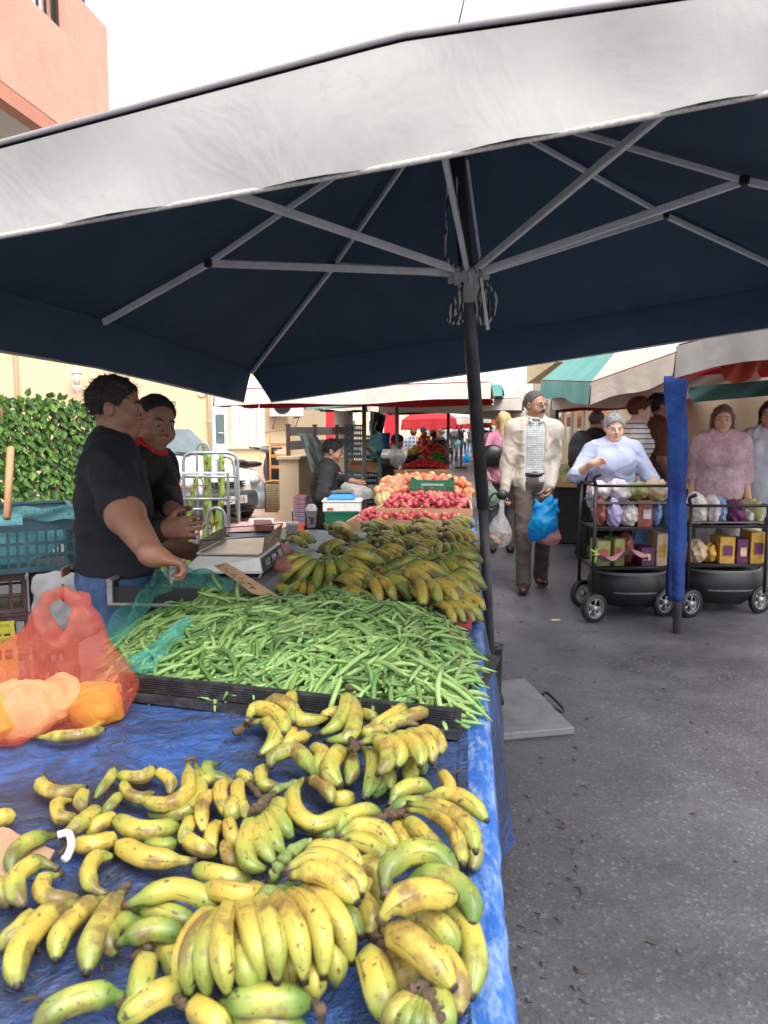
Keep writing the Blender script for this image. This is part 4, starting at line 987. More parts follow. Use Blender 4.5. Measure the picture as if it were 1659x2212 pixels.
bunch('yellow hand with a brown bruised crown above the big one',TFB,[[(380,1060),(470,1000),(620,1000),(770,1110),(790,1200),{'h':.10}],[(400,1080),(540,1060),(660,1110),(775,1235),{'h':.11}],[(440,1010),(560,950),(700,970),(800,1080),{'h':.09}],[(480,1130),(620,1200),(720,1300),(800,1420),{'h':.06}],[(600,1080),(770,1200),(840,1300),(830,1420),{'h':.05}]],[[(300,1120),(350,1040,.02),(400,950,.03),(520,890,.03)]],r=.0195,sh=.07,sr=.012,sm=STALKG)
bunch('three spotted yellow bananas piled left of the green arch',TFB,[[(665,870),(760,815),(880,830),(990,940),{'h':.05}],[(650,900),(760,895),(860,930),(960,1040),{'h':.04}],[(780,1000),(870,1050),(950,1110),{'h':.03}],[(780,1120),(850,1170),(900,1240),{'h':.02}]],r=.0185)
S('dull yellow banana leaning behind the three spotted ones',TFB,[(665,880),(690,780),(790,730),(900,735)],r=.0175,h=.03)
bunch('ring shaped ripe orange yellow bananas in the middle',TFB,[[(480,555),(420,640),(450,750),(570,800),(740,705),{'h':.04}],[(490,560),(570,580),(620,640),(630,700),{'h':.03}]],[[(280,670),(330,620),(400,590),(480,560,.01)]],r=.0175,sh=.035,sr=.009,sm=STALKG)
bunch('right hand of spotted bananas with a long dark stem at the tarp edge',TFB,[[(1020,720),(1180,730),(1300,830),(1340,1030),{'h':.07}],[(1000,770),(1100,830),(1190,930),(1250,1010),{'h':.05}],[(1040,690),(1240,720),(1370,820),(1410,960),{'h':.08}],[(1100,660),(1270,640),(1380,690),(1475,790),{'h':.06}],[(990,780),(1000,860),(1090,960),{'h':.03}],[(1190,650),(1260,640),(1260,570),(1210,515),{'h':.05,'r':.014}],[(940,700),(1000,620),(1090,590),(1180,625),{'h':.035}],[(920,740),(1020,700),(1160,690),{'h':.05,'m':BANG}],[(1340,850),(1400,920),(1390,1060),{'h':.02}]],[[(820,800),(900,760,.01),(1000,740,.015),(1040,770,.01)]],r=.0175,sh=.05,sr=.010)
bunch('large green arch of bananas piled on the right side',TFB,[[(920,1200),(930,1050),(1050,955),(1200,970),(1320,1110),{'h':.10,'m':BANG}],[(1000,1160),(1130,1080),(1280,1110),(1380,1230),(1390,1360),{'h':.08,'m':BANG}],[(890,1330),(960,1240),(1100,1180),(1310,1190),{'h':.12,'r':.0215}],[(980,1350),(1120,1320),(1230,1380),(1310,1520),{'h':.07}],[(1200,1250),(1330,1320),(1400,1500),(1385,1750),{'h':.05}],[(905,1360),(1030,1420),(1150,1520),(1300,1700),{'h':.09,'r':.022}],[(1090,1420),(1210,1500),(1300,1640),(1310,1850),{'h':.05}],[(800,1520),(850,1560),(890,1700),(950,1900),{'h':.05,'r':.024}],[(950,1520),(1000,1600),(1090,1690),{'h':.04}],[(900,1100),(905,1180),(900,1250),{'h':.03}]],[[(870,1380),(880,1440),(920,1500)]],r=.0205,sh=.05,sr=.012,arch=.02)
bunch('bananas fanning from a brown crown at the bottom right',TFB,[[(1090,1730),(1000,1790),(900,1920),{'r':.014}],[(1110,1740),(1050,1830),(980,1950),{'r':.014}],[(1130,1750),(1100,1850),(1080,1980),{'r':.014}],[(1150,1730),(1160,1850),(1180,1980),{'r':.014}],[(1190,1700),(1230,1800),(1260,1950)]],[[(1050,1700),(1110,1690),(1180,1760),(1220,1850)]],h=.07,r=.017,sh=.09,sr=.011,m=BANG)
# back of the front pile
bunch('three curved bananas with brown stem by the tray wall',TFB,[[(170,250),(210,180),(310,190),(370,250),(370,320),{'h':.05}],[(180,265),(270,240),(325,300),(310,370),(230,435),{'h':.03}],[(230,170),(320,130),(410,170),(425,260),{'h':.055}],[(400,250),(405,320),(350,410),{'h':.02}]],[[(105,310),(140,290),(190,255)]],r=.0205,sh=.03,sr=.012)
S('long necked banana leaning on the black tray wall',TFB,[(440,65),(405,150),(470,240),(620,225)],h=.045,r=.0205)
bunch('double banana with tall dark tipped necks before the tray',TFB,[[(715,80),(700,190),(650,270),(550,320)],[(730,90),(755,220),(720,330),(585,350)]],[[(705,70),(735,75)]],h=.055,r=.021,sh=.07,sr=.012)
bunch('slim yellow bananas pointing right before the tray end',TFB,[[(1040,160),(960,210),(880,260),(815,290),{'stub':True}],[(1145,190),(1060,215),(960,255),{'stub':True}],[(1095,265),(1000,240),(930,270),(880,330),{'m':BANG}],[(760,330),(850,300),(940,300),{'m':BANG}]],r=.0185,h=.045)
S('short spotted banana between the necked ones',TFB,[(520,320),(430,345),(335,410)],r=.018,h=.02)
S('pale banana tip behind the tall necks',TFB,[(550,240),(640,195),(700,215)],r=.017,h=.02)
S('whitish banana tips behind the tall necks, right side',TFB,[(760,190),(830,210),(890,250)],r=.017,h=.02)
bunch('hanging hand of nine bananas with black flower tips right of centre',TFB,[[(770,370),(870,340),(930,400),(925,480),(870,540),{'h':.08}],[(790,385),(850,440),(850,560),(800,670),{'h':.04,'m':BANG}],[(880,350),(970,370),(1000,430),(975,500),{'h':.08}],[(920,320),(1050,350),(1110,430),(1105,500),{'h':.085}],[(980,305),(1110,330),(1165,400),(1170,480),{'h':.075}],[(1040,300),(1160,310),(1210,360),(1205,430),{'h':.06}],[(930,440),(935,530),(955,625),{'h':.03,'m':BANG}],[(1000,400),(1050,470),(1050,560),(1000,600),{'h':.03}],[(1060,430),(1110,490),(1130,540),{'h':.02,'m':BANG}],[(900,500),(890,590),(850,665),{'h':.02,'m':BANG}]],[[(735,340),(750,380),(760,400)]],r=.0195,sh=.08,sr=.011)
bunch('green arched bananas with long thin necks in the centre',TFB,[[(550,560),(500,470),(420,400),(310,440),(305,500)],[(575,565),(565,480),(580,420),(520,385)],[(590,570),(610,500),(600,440),{'h':.02}]],None,h=.045,r=.0195,m=BANG)
bunch('stubby standing bananas right of the long necks',TFB,[[(740,400),(650,430),(620,520),(690,600),{'r':.023,'h':.05}],[(740,420),(735,520),(710,600),{'h':.03}],[(630,650),(680,665),(735,660),{'h':.015}]],r=.0195)
S('small yellow banana left of the green arched ones',TFB,[(285,480),(245,530),(270,590),(370,600)],r=.0165,h=.018)
# torn black flower ends and scraps
b=MB(); random.seed(9)
for i in range(120):
    u=random.uniform(60,1010); v=random.uniform(1560,2190); p=P(u,v,z=TZ+.005); a=random.uniform(0,6.28); l=random.uniform(.004,.014)
    d=V(math.cos(a),math.sin(a),.3); b.tube([p-d*l,p+V(0,0,.003),p+d*l],[.0006,random.uniform(.0012,.003),.0006],5)
b.build('stem_scraps',STALK,label='scattered dried stem scraps on the blue tarp',cat='scraps',kind='stuff')
b=MB(); q=[P(*TFA(x),z=TZ+.012) for x in((-80,890),(60,930),(150,990),(330,1060),(300,1110),(60,1180),(20,1290),(-80,1300))]; b.prism(q,(0,0,0),(0,0,.004)); b.build('cardboard_piece',CARDB,label='torn brown cardboard under the left bananas',cat='cardboard')
# ---------------------------------------------------------------- banana hands on the far half of the table
def proto_hand(n,spread,seed,up=0,r=.0165,Lm=.17,two=True):
    rr=random.Random(seed); t=bpy.data.objects.new('banana_bunch',None); COL.objects.link(t); KIDS[t.name]=[]
    for i in range(n):
        s=(i/(n-1)-.5) if n>1 else 0; row=i%2 if two else 0
        a=s*spread+rr.uniform(-.04,.04); L=Lm*rr.uniform(.9,1.08); el=.35+up-row*.35+rr.uniform(-.05,.05)
        pts=[]; ph=el
        x=.012; z=.015+(.03 if not row else .0); pts.append((x,z))
        for k in range(5):
            x+=math.cos(ph)*L/5; z+=math.sin(ph)*L/5; ph-=.38; pts.append((x,z))
        w=[]; 
        for (x_,z_) in pts: w.append(V(x_*math.cos(a),x_*math.sin(a)+s*.05*two,max(.012,z_)))
        b=MB(); banana_mb(b,w,r*rr.uniform(.93,1.05),n=16,ns=8,seed=seed+i)
        me=b.mesh('banana',BAN); o=bpy.data.objects.new('banana',me); COL.objects.link(o); o.parent=t; KIDS[t.name].append(o)
    b=MB(); b.tube([V(-.006,-.035,.03),V(-.004,-.012,.045),V(-.004,.012,.045),V(-.006,.035,.03)],[.006,.011,.011,.006],8); b.tube([V(-.004,0,.04),V(-.022,0,.060+up*.05)],[.009,.007],8)
    me=b.mesh('stalk',STALKG); o=bpy.data.objects.new('stalk',me); COL.objects.link(o); o.parent=t; KIDS[t.name].append(o)
    return t
PR=[proto_hand(9,.95,1),proto_hand(7,.7,2),proto_hand(11,1.5,3),proto_hand(4,.45,4,two=False),proto_hand(15,2.5,5,up=.45)]
def TFE(q): return (564+.32*q[0],1095+.32*q[1])
# (E x, E y, height, heading deg in plan (0 = right, -90 = toward camera), prototype, green?, scale, pitch, label)
FB=[(1225,605,.05,-40,2,0,1.35,0,'biggest yellow hand at the right of the back bananas, next to the beans'),
(1340,540,.06,-35,2,1,1.25,0,'greenish hand of bananas at the tarp edge, right of the big yellow hand'),
(1300,720,.0,-45,1,0,1.1,0,'yellow bananas spilling down beside the faded red card'),
(1420,630,-.0,-60,3,1,1.0,0,'few bananas with black tips at the very edge, above the red card'),
(1340,640,.02,-60,0,0,1.0,0,'yellow hand under the big yellow one at the tarp edge'),
(900,570,.05,-30,2,0,1.35,0,'big yellow hand behind the middle of the beans'),
(1060,500,.08,-30,1,0,1.4,0,'plump yellow hand between two big ones, behind the beans'),
(640,520,.05,-15,0,0,1.2,0,'yellow hand left of the big middle one behind the beans'),
(640,610,.02,-10,3,0,1.1,0,'flat yellow bananas just behind the bean heap'),
(500,570,.04,-70,3,0,1.2,55,'yellow green bananas with stem up behind the beans'),
(330,530,.02,-80,0,0,1.15,25,'yellow bananas with black tips below the green fan'),
(455,400,.12,-90,4,1,1.5,40,'large green fan of bananas hanging from a dark crown'),
(220,450,.04,-75,3,1,1.35,60,'green bananas with stem up beside the steel scale box'),
(210,330,.05,-70,3,1,1.4,60,'green bananas with stem up behind the scale'),
(490,280,.06,-160,1,1,1.1,0,'greenish hand on the dark sheet behind the green fan'),
(640,230,.05,-100,3,1,1.2,50,'upright green bananas left of the far rows'),
(690,420,.06,-30,1,0,1.25,0,'yellow green hand right of the green fan'),
(800,430,.08,140,3,1,1.2,25,'green stemmed bananas in the middle of the far rows'),
(660,330,.07,-25,0,0,1.2,0,'yellow green hand above the green fan, right side'),
(870,470,.05,-35,1,0,1.1,0,'small spotted yellow hand in the middle of the far rows'),
(960,410,.06,-5,3,1,1.15,0,'long green bananas lying across the far rows'),
(870,340,.08,-20,0,0,1.2,0,'yellow green hand in the centre of the far rows'),
(1060,340,.08,-20,2,1,1.15,10,'dark green hand in the centre right of the far rows'),
(1190,380,.12,-75,4,1,1.35,45,'tall green fan of bananas with a pale crown at the right'),
(1320,390,.08,-30,2,0,1.2,0,'yellow green hand at the tarp edge, right of the tall green fan'),
(1330,460,.04,-40,1,0,1.1,0,'bananas in the shade below the tall green fan'),
(850,250,.07,-15,1,1,1.2,10,'green hand resting on the second far row'),
(740,230,.06,170,3,1,1.2,30,'green stemmed bananas on the dark sheet edge'),
(1000,260,.07,-40,0,0,1.15,0,'yellow green hand in the second far row, centre'),
(1120,290,.08,-30,1,0,1.15,0,'yellow green hand in the second far row, right of centre'),
(1320,300,.08,-60,2,1,1.2,10,'full green hand bulging at the tarp edge of the second row'),
(850,210,.05,-30,1,0,1.05,0,'yellow green hand in the third far row, left'),
(1130,220,.07,-20,1,0,1.1,0,'yellow green hand in the third far row, right'),
(1350,215,.08,-30,2,0,1.15,0,'yellow hand at the tarp edge of the third row'),
(740,170,.05,-80,3,1,1.15,40,'green stemmed bananas in the last row, left'),
(780,140,.05,-20,0,0,1.1,0,'yellow green hand of the last row, second from the left'),
(915,165,.04,-40,0,0,1.1,0,'yellow green hand of the last row, before the apple box'),
(1110,170,.04,-25,0,0,1.1,0,'yellow green hand of the last row, right of the apple box middle'),
(1115,115,.05,-15,3,0,1.05,0,'short bananas of the last row on top of their neighbours'),
(1300,180,.05,-30,1,0,1.1,0,'yellow hand before the corner one of the last row'),
(1340,130,.06,-25,2,0,1.2,0,'full yellow hand at the far right corner of the table'),
(540,155,.02,10,1,0,1.3,12,'lone yellow green hand beside the lidded cup'),
(290,215,.0,-20,3,1,1.2,0,'green bananas lying right of the nearer paper cup'),
(240,250,.0,-10,3,0,1.1,0,'slim yellow bananas in front of the nearer paper cup'),
(140,580,.0,-30,3,1,1.0,0,'green banana ends between the steel box and the beans'),
(760,520,.02,-60,1,0,1.15,0,'yellow hand tucked behind the middle of the beans'),
(1130,620,.03,-50,1,0,1.1,0,'yellow hand left of the biggest one, by the beans'),
(1010,600,.02,-50,3,0,1.15,0,'banana tips showing over the bean heap, right of centre')]
random.seed(21)
for i,(ex,ey,h,hd_,pr,gr,sc,pitch,lab) in enumerate(FB):
    u,v=TFE((ex,ey)); h=h*.62+.025; hd_r=R(hd_)
    p=P(u,v,z=TZ+h+.03); p=p-V(math.cos(hd_r),math.sin(hd_r),0)*.07*sc; p.z=TZ+h
    src=PR[pr]
    o=copytree(src,None,p,Euler((random.uniform(-.15,.15),R(pitch),hd_r),'XYZ'),sc*.92,None)
    # tilt in plan: pitch about own y so that the crown stands up
    tag(o,'hand of bananas: '+lab if False else lab,'banana bunch','banana hands piled on the far half of the table')
    for ch in o.children:
        if ch.name.startswith('banana'):
            ch.material_slots[0].link='OBJECT'; ch.material_slots[0].material=BANG if gr or random.random()<.25 else BAN
for t in PR:
    for ch in KIDS[t.name]: bpy.data.objects.remove(ch)
    bpy.data.objects.remove(t)
# ---------------------------------------------------------------- people
def ik(a,c,l1,l2,hint):
    a=Vector(a); c=Vector(c); d=c-a; L=min(d.length,(l1+l2)*.995); d.normalize(); c=a+d*L
    x=(l1*l1-l2*l2+L*L)/(2*L); h=math.sqrt(max(0,l1*l1-x*x)); hv=Vector(hint); hv=(hv-d*hv.dot(d)).normalized()
    return a+d*x+hv*h,c
def person(label,pos,heading,H=1.75,fat=1.0,res=.0075,lean=3,side=0,sit=None,hyaw=0,hpitch=0,htilt=0,RW=None,LW=None,RH=(0,-1,-.3),LH=(0,-1,-.3),
           feet=None,skin=SK4,top=None,sleeve=2.0,hem=.86,tinf=.014,openj=None,bottom=None,shoes=None,hair=H_DK,style='short',curl=(.5,.5),
           rdir=None,ldir=None,rpn=None,lpn=None,detail=1,glasses=False,must=None,twist=0,long=0,extra=None,group=None,cuff=None,collar=None,belt=None,world=None,female=False,fold=.005,ab=1.0):
    s=H/1.75; h=R(heading); M=Matrix.Translation(Vector((pos[0],pos[1],0)))@Matrix.Rotation(-h,4,'Z'); Mi=M.inverted()
    t=thing('person',label,'person',(pos[0],pos[1],0),group)
    loc=lambda p: (Mi@Vector(p)) if world else Vector(p)
    pz=(sit if sit else .96*s)
    Rl=Matrix.Rotation(R(-lean),3,'X')@Matrix.Rotation(R(side),3,'Y'); up=Rl@V(0,0,1); fw=Rl@V(0,1,0)
    Rt=Rl@Matrix.Rotation(R(-twist),3,'Z'); xr=Rt@V(1,0,0); fwt=Rt@V(0,1,0)
    P0=V(0,0,pz); waist=P0+up*.14*s; chest=P0+up*.33*s; nb=P0+up*.52*s; sw=(.165 if female else .18)*s*(1+.25*(fat-1))
    shR=P0+up*.442*s+xr*sw; shL=P0+up*.442*s-xr*sw
    hc=nb+up*.13*s+fw*.025*s
    HM=Rt@Matrix.Rotation(R(-hyaw),3,'Z')@Matrix.Rotation(R(htilt),3,'Y')@Matrix.Rotation(R(hpitch),3,'X')
    if RW is None: RW=shR+V(.06,.04,-.50)*s if sit is None else P0+V(.14,.25,.05)
    else: RW=loc(RW)
    if LW is None: LW=shL+V(-.06,.04,-.50)*s if sit is None else P0+V(-.14,.25,.05)
    else: LW=loc(LW)
    eR,RW=ik(shR,RW,.285*s,.26*s,RH); eL,LW=ik(shL,LW,.285*s,.26*s,LH)
    hipR=P0+V(.085*s,0,-.03); hipL=P0+V(-.085*s,0,-.03)
    if feet is None: feet=(V(.10,.02,.085),V(-.10,-.02,.085)) if sit is None else (V(.13,.38,.085),V(-.13,.38,.085))
    fR,fL=[Vector(q) for q in feet]
    kR,fR=ik(hipR,fR,.44*s,.43*s,(.05,1,.0)); kL,fL=ik(hipL,fL,.44*s,.43*s,(-.05,1,.0))
    g=fat
    def torso(d,e,low=True):
        Mt=np.array([[xr.x,fwt.x,up.x],[xr.y,fwt.y,up.y],[xr.z,fwt.z,up.z]])
        E=lambda c,r,k=.05: d.ell(c,[x+e for x in r],Mt,k)
        E(chest+up*.02*s,(.150*s*(.7+.3*g),.108*s*(.7+.3*g),.19*s))
        E(waist+fwt*.03*(g-1)+up*.02,(.138*s*g,.100*s*g*(1+.35*max(0,g-1)),.17*s),.08)
        q_=.014 if e>0 else -.004; E(P0,(.155*s*(.5+.5*g)+q_,.112*s*(.5+.5*g)+q_,.13*s+q_),.06)
        if female:
            for q in(1,-1): E(chest+fwt*.085*s*g+xr*.07*s*q+up*.01,(.07*s*g,.06*s*g,.07*s*g),.05)
        d.cap(shR-xr*.02,shL+xr*.02,.058*s+e,.058*s+e,.06); d.cap(nb-up*.01,shR.lerp(nb,.25),.05*s+e,.045*s+e,.05); d.cap(nb-up*.01,shL.lerp(nb,.25),.05*s+e,.045*s+e,.05)
    def arm(d,e,fr,S,E_,Wr):
        ra=.047*s*(.6+.4*g)*ab
        if fr>0:
            q=S.lerp(E_,min(1,fr)); d.cap(S,q,.056*s*ab+e,ra*.95+e,.04)
        if fr>1:
            q=E_.lerp(Wr,min(1,fr-1)); d.cap(E_,q,ra*.92+e,lerp(ra*.92,.029*s*ab,min(1,fr-1))+e,.025)
    # body
    B=SDF(); hs=s*.98
    def hp(x,y,z): return hc+HM@V(x,y,z)*hs
    HMn=np.array([[HM[i][j] for j in range(3)] for i in range(3)])
    torso(B,-.004); arm(B,0,2,shR,eR,RW); arm(B,0,2,shL,eL,LW)
    B.cap(nb-up*.02,hp(0,-.018,-.045),.056*s*(.8+.2*g),.052*s*(.8+.2*g),.03)
    HE=lambda x,y,z,r,k=.02,op='+': B.ell(hp(x,y,z),[q*hs for q in r],HMn,k*hs,op)
    HE(0,-.012,.030,(.074,.094,.086)); HE(0,.025,-.045,(.056*(.75+.25*g),.062,.070),.035)
    HE(0,.066,-.098,(.024,.018,.018),.025)
    if g>1.2: HE(0,.03,-.09,(.06,.055,.04),.03)
    if detail:
        B.cap(hp(-.036,.074,.014),hp(.036,.074,.014),.013*hs,.013*hs,.015)
        for q in(1,-1):
            HE(.031*q,.094,-.004,(.017,.014,.012),.010,'-'); B.ell(hp(.031*q,.074,-.004),.0135*hs,None,.004)
            HE(.042*q,.052,-.036,(.026,.026,.026),.03); HE(.013*q,.096,-.036,(.009,.010,.008),.008)
            HE(.078*q,-.008,-.008,(.010,.021,.032),.008); HE(.086*q,-.004,-.006,(.006,.010,.017),.006,'-')
        B.cap(hp(0,.088,.006),hp(0,.112,-.030),.0075*hs,.0115*hs,.012); B.cap(hp(-.018,.083,-.062),hp(.018,.083,-.062),.008*hs,.008*hs,.008); B.cap(hp(-.015,.082,-.074),hp(.015,.082,-.074),.0085*hs,.0085*hs,.008)
        B.cap(hp(-.02,.096,-.068),hp(.02,.096,-.068),.0022*hs,.0022*hs,.004,'-')
    else:
        B.cap(hp(0,.085,.006),hp(0,.108,-.030),.009*hs,.013*hs,.012)
        for q in(1,-1): HE(.078*q,-.008,-.008,(.010,.021,.032),.008)
    # hands
    def hand(E_,Wr,d,pn,cu,sd):
        d=(Wr-E_).normalized() if d is None else Vector(d).normalized()
        pn=Vector(pn if pn is not None else (-sd,0,0)); pn=(pn-d*pn.dot(d)).normalized(); sv=d.cross(pn)*(-sd)
        hs2=s*(.93 if female else 1)
        Mh=np.array([[sv[i],d[i],pn[i]] for i in range(3)])
        B.ell(Wr+d*.05*hs2,[.041*hs2,.056*hs2,.017*hs2],Mh,.02); B.cap(Wr-d*.02,Wr+d*.03,.026*hs2,.024*hs2,.02)
        for i,(o,L) in enumerate(((-.031,.068),(-.011,.080),(.011,.076),(.030,.060))):
            p=Wr+d*(.088 if 0<i<3 else .08)*hs2+sv*o*hs2; a=0
            for j,(fr_,r_) in enumerate(((.42,.0092),(.33,.0084),(.25,.0076))):
                a+=cu*(.9 if j else .6)*(1+.08*i); dr=d*math.cos(a)+pn*math.sin(a)+sv*o*1.3; q=p+dr*L*fr_*hs2
                B.cap(p,q,r_*hs2,r_*.93*hs2,.003 if j else .008); p=q
        # thumb from the side of the palm (index side)
        ts=-1; p=Wr+d*.028*hs2+sv*ts*.03*hs2; dr=(d*.7+sv*ts*.75+pn*.25).normalized(); q=p+dr*.04*hs2; B.cap(p,q,.013*hs2,.0105*hs2,.012)
        dr=(d*.95+sv*ts*.2+pn*(.2+.5*cu)).normalized(); B.cap(q,q+dr*.032*hs2,.0105*hs2,.008*hs2,.004)
    # index finger is on the thumb side: mirror for the left hand by flipping the normal order
    hand(eR,RW,rdir,rpn,curl[0],1); hand(eL,LW,ldir,lpn,curl[1],-1)
    B.cap(hipR,kR,.075*s,.052*s,.04); B.cap(kR,fR,.048*s,.032*s,.02); B.cap(hipL,kL,.075*s,.052*s,.04); B.cap(kL,fL,.048*s,.032*s,.02)
    B.build('body',skin,res,t,M,1)
    # clothes
    rb=max(res*1.15,.008)
    def wr(f,sd): return lambda X,Y,Z: f*(.8*_n3(X,Y,Z,22,sd)+.5*_n3(X,Y,Z,47,sd+1))-1.5*f*np.exp(-(_n3(X,Y,Z*.6,11,sd+2)/.12)**2)-1.1*f*np.exp(-(_n3(X*.7,Y,Z*1.3,19,sd+7)/.12)**2)
    if top:
        T=SDF(); torso(T,tinf); arm(T,tinf*.9,sleeve,shR,eR,RW); arm(T,tinf*.9,sleeve,shL,eL,LW)
        if long: T.cap(P0+V(0,0,0),P0-V(0,0,long),.16*s*g,.17*s*g,.06)
        T.disp(wr(fold,1)); T.clip(P0+V(0,0,hem-.96),(0,-.06,-1)); T.ell(nb+up*.055*s+fw*.035*s,[.062*s,.062*s,.05*s],None,.01,'-')
        if openj:
            T.cap(nb+fw*.16+up*.02,P0+fw*.25-up*.35,openj[0],openj[1],.01,'-')
        T.build('jacket' if openj else ('shirt' if sleeve>1 else 't_shirt'),top,rb,t,M,1)
    if extra:   # shirt under an open jacket
        T=SDF(); torso(T,.007); T.disp(wr(.003,3)); T.clip(P0+V(0,0,-.02),(0,0,-1)); T.ell(nb+up*.055*s+fw*.04*s,[.058*s,.058*s,.05*s],None,.01,'-'); T.build('shirt',extra,rb,t,M,1)
    if collar:
        b=MB(); pts=[]
        for i in range(13):
            a=R(-150+i*25); pts.append(M@(nb+up*(.035+.02*math.cos(a)*-1)*s+(xr*math.sin(a)+fw*math.cos(a))*.072*s+fw*.012))
        b.tube(pts,[.006]+[.014*s]*11+[.006],8); b.build('collar',collar,t)
    if bottom:
        T=SDF(); e=.004
        T.ell(P0,[.158*s*(.5+.5*g)+e,.118*s*(.5+.5*g)+e,.13*s+e],None,.05)
        for hp_,k_,f_ in((hipR,kR,fR),(hipL,kL,fL)):
            T.cap(hp_,k_,.084*s*(.6+.4*g)+e,.066*s+e,.04); T.cap(k_,f_+V(0,0,.0),.064*s+e,.058*s+e,.025)
        T.cap(P0+V(0,0,.0),P0+V(0,0,.08),.13*s*(.6+.4*g),.12*s*(.6+.4*g),.04)
        T.disp(wr(fold*.8,5)); T.clip(P0+V(0,0,.09),(0,0,1)); T.clip(V(0,0,.055),(0,0,-1)); T.build('trousers',bottom,rb,t,M,1)
    if belt:
        b=MB(); b.lathe(M@(P0+V(0,0,.055)),[(1,-.018),(1,.018)],24); bb=[]
        for i,v in enumerate(b.v):
            q=Mi@Vector(v)-(P0+V(0,0,.055)); bb.append(tuple(M@(P0+V(q.x*(.158*s*(.5+.5*g)+.004),q.y*(.126*s*(.5+.5*g)+.010),.055+q.z))))
        b.v=bb; b.build('belt',belt,t)
    if shoes:
        for f_,sg in((fR,1),(fL,-1)):
            T=SDF(); a=R(8*sg); dv=V(math.sin(a),math.cos(a),0); Mf=np.array([[dv.y,dv.x,0],[-dv.x,dv.y,0],[0,0,1]])
            T.ell(f_+dv*.055+V(0,0,-.040),[.046*s,.135*s,.050*s],Mf,.02); T.cap(f_,f_-V(0,0,.04),.045*s,.047*s,.03); T.clip(f_-V(0,0,.08),(0,0,-1)); T.build('shoe',shoes,max(.009,res),t,M,1)
    # hair
    if style!='bald':
        Hh=SDF(); th=.007 if style=='short' else (.006 if style=='high' else .010)
        E=lambda x,y,z,r,k=.02: Hh.ell(hp(x,y,z),[q*hs for q in r],HMn,k)
        if style=='short': E(0,-.014,.033,(.074+th,.096+th,.086+th))
        else: E(0,-.014,.032,(.074+th,.098+th,.088+th)); 
        if style=='quiff': E(0,.045,.105,(.05,.04,.022),.03)
        Hh.disp(lambda X,Y,Z:(.004 if style=='high' else .007)*(_n3(X,Y,Z,55,2)+.8*_n3(X,Y,Z,120,3))); 
        o=hp(0,.080,.074 if style!='high' else .100); 
        Hh.clip(o,HM@V(0,.77,-.64)); [Hh.ell(hp(.086*q_,.006,-.024),[.03*hs,.027*hs,.040*hs],HMn,.006,'-') for q_ in(1,-1)] if style!='bob' and style!='long' else None; Hh.clip(hp(0,0,-.065),HM@V(0,-.25,-1))
        if style in('bob','long'):
            H2=SDF()
            for q in(1,-1): Hh.cap(hp(.07*q,-.02,.02),hp(.078*q,-.03,-.09 if style=='bob' else -.16),.03*hs,.026*hs,.03)
            Hh.cap(hp(0,-.085,.02),hp(0,-.09,-.10 if style=='bob' else -.24),.055*hs,.05*hs,.04); Hh.p=Hh.p[:1]+[p for p in Hh.p[1:] if p[6]=='^']+[p for p in Hh.p[1:] if p[6] not in('^',)]
        if style=='bun': Hh.ell(hp(0,-.12,.03),.045*hs,None,.02)
        ho=Hh.build('hair',hair,min(max(res*.8,.0055),.012),t,M,0)
        if detail and res<.0095:
            me=ho.data; me.update(); nv=len(me.vertices); co=np.zeros(nv*3); no=np.zeros(nv*3); me.vertices.foreach_get('co',co); me.vertices.foreach_get('normal',no); co=co.reshape(-1,3); no=no.reshape(-1,3)
            rr=random.Random(5); b=MB(); q=M.to_3x3()@HM; L=.012 if style=='high' else .022
            for i in range(2600):
                k=rr.randrange(nv); c=Vector(co[k]); n_=Vector(no[k]); d=(n_*rr.uniform(.3,1)+q@V(rr.uniform(-.5,.5),rr.uniform(-.5,.5),rr.uniform(-1.1,.1))).normalized(); sd=d.cross(n_)
                if sd.length<.05: continue
                sd.normalize(); w_=rr.uniform(.0006,.0014); e_=c+d*L*rr.uniform(.5,1.1); b.add([c-n_*.002-sd*w_,c-n_*.002+sd*w_,e_],[(0,1,2)])
            b.keepn=True; b.build('hair_strands',hair,t)
    if detail:
        for q in(1,-1):
            b=MB(); c=M@hp(.031*q,.0795,-.004); b.sphere(c-(M.to_3x3()@HM@V(0,1,0))*.0018*hs,.0112*hs,10,8,0); f3=(M.to_3x3()@HM@V(0,1,0)); b.sphere(c+f3*.0048*hs,.0066*hs,8,6,1); b.build('eye',[EYE,IRIS],t)
            b=MB(); b.tube([M@hp(.015*q,.092,.018),M@hp(.032*q,.091,.025),M@hp(.05*q,.078,.018)],[.002,.0035,.0015],6); b.build('eyebrow',hair,t)
        b=MB(); b.tube([M@hp(-.025,.086,-.068),M@hp(-.01,.0935,-.065),M@hp(.01,.0935,-.065),M@hp(.025,.086,-.068)],[.002,.0045,.0045,.002],6); b.build('lips',LIP,t)
    if must:
        b=MB(); b.tube([M@hp(-.034,.078,-.064),M@hp(-.015,.094,-.054),M@hp(.015,.094,-.054),M@hp(.034,.078,-.064)],[.003,.0075,.0075,.003],7); b.build('moustache',must,t)
    if glasses:
        b=MB()
        for q in(1,-1):
            pts=[M@hp(.033*q+.024*math.cos(a)*(1 if abs(math.cos(a))<.9 else .95),.097,-.004+.015*math.sin(a)) for a in [2*math.pi*i/14 for i in range(15)]]; b.tube(pts,.0022,5); b.tube([M@hp(.057*q,.095,.002),M@hp(.082*q,.02,.004),M@hp(.083*q,-.01,-.004)],.0022,5)
        b.tube([M@hp(-.01,.099,.0),M@hp(.01,.099,.0)],.002,5); b.build('glasses',BLACK,t)
    if cuff:
        for E_,Wr in((eR,RW),(eL,LW)):
            d=(Wr-E_).normalized(); b=MB(); b.tube([M@(Wr-d*.035),M@(Wr-d*.005)],[.037*s,.035*s],12); b.build('cuff',cuff,t)
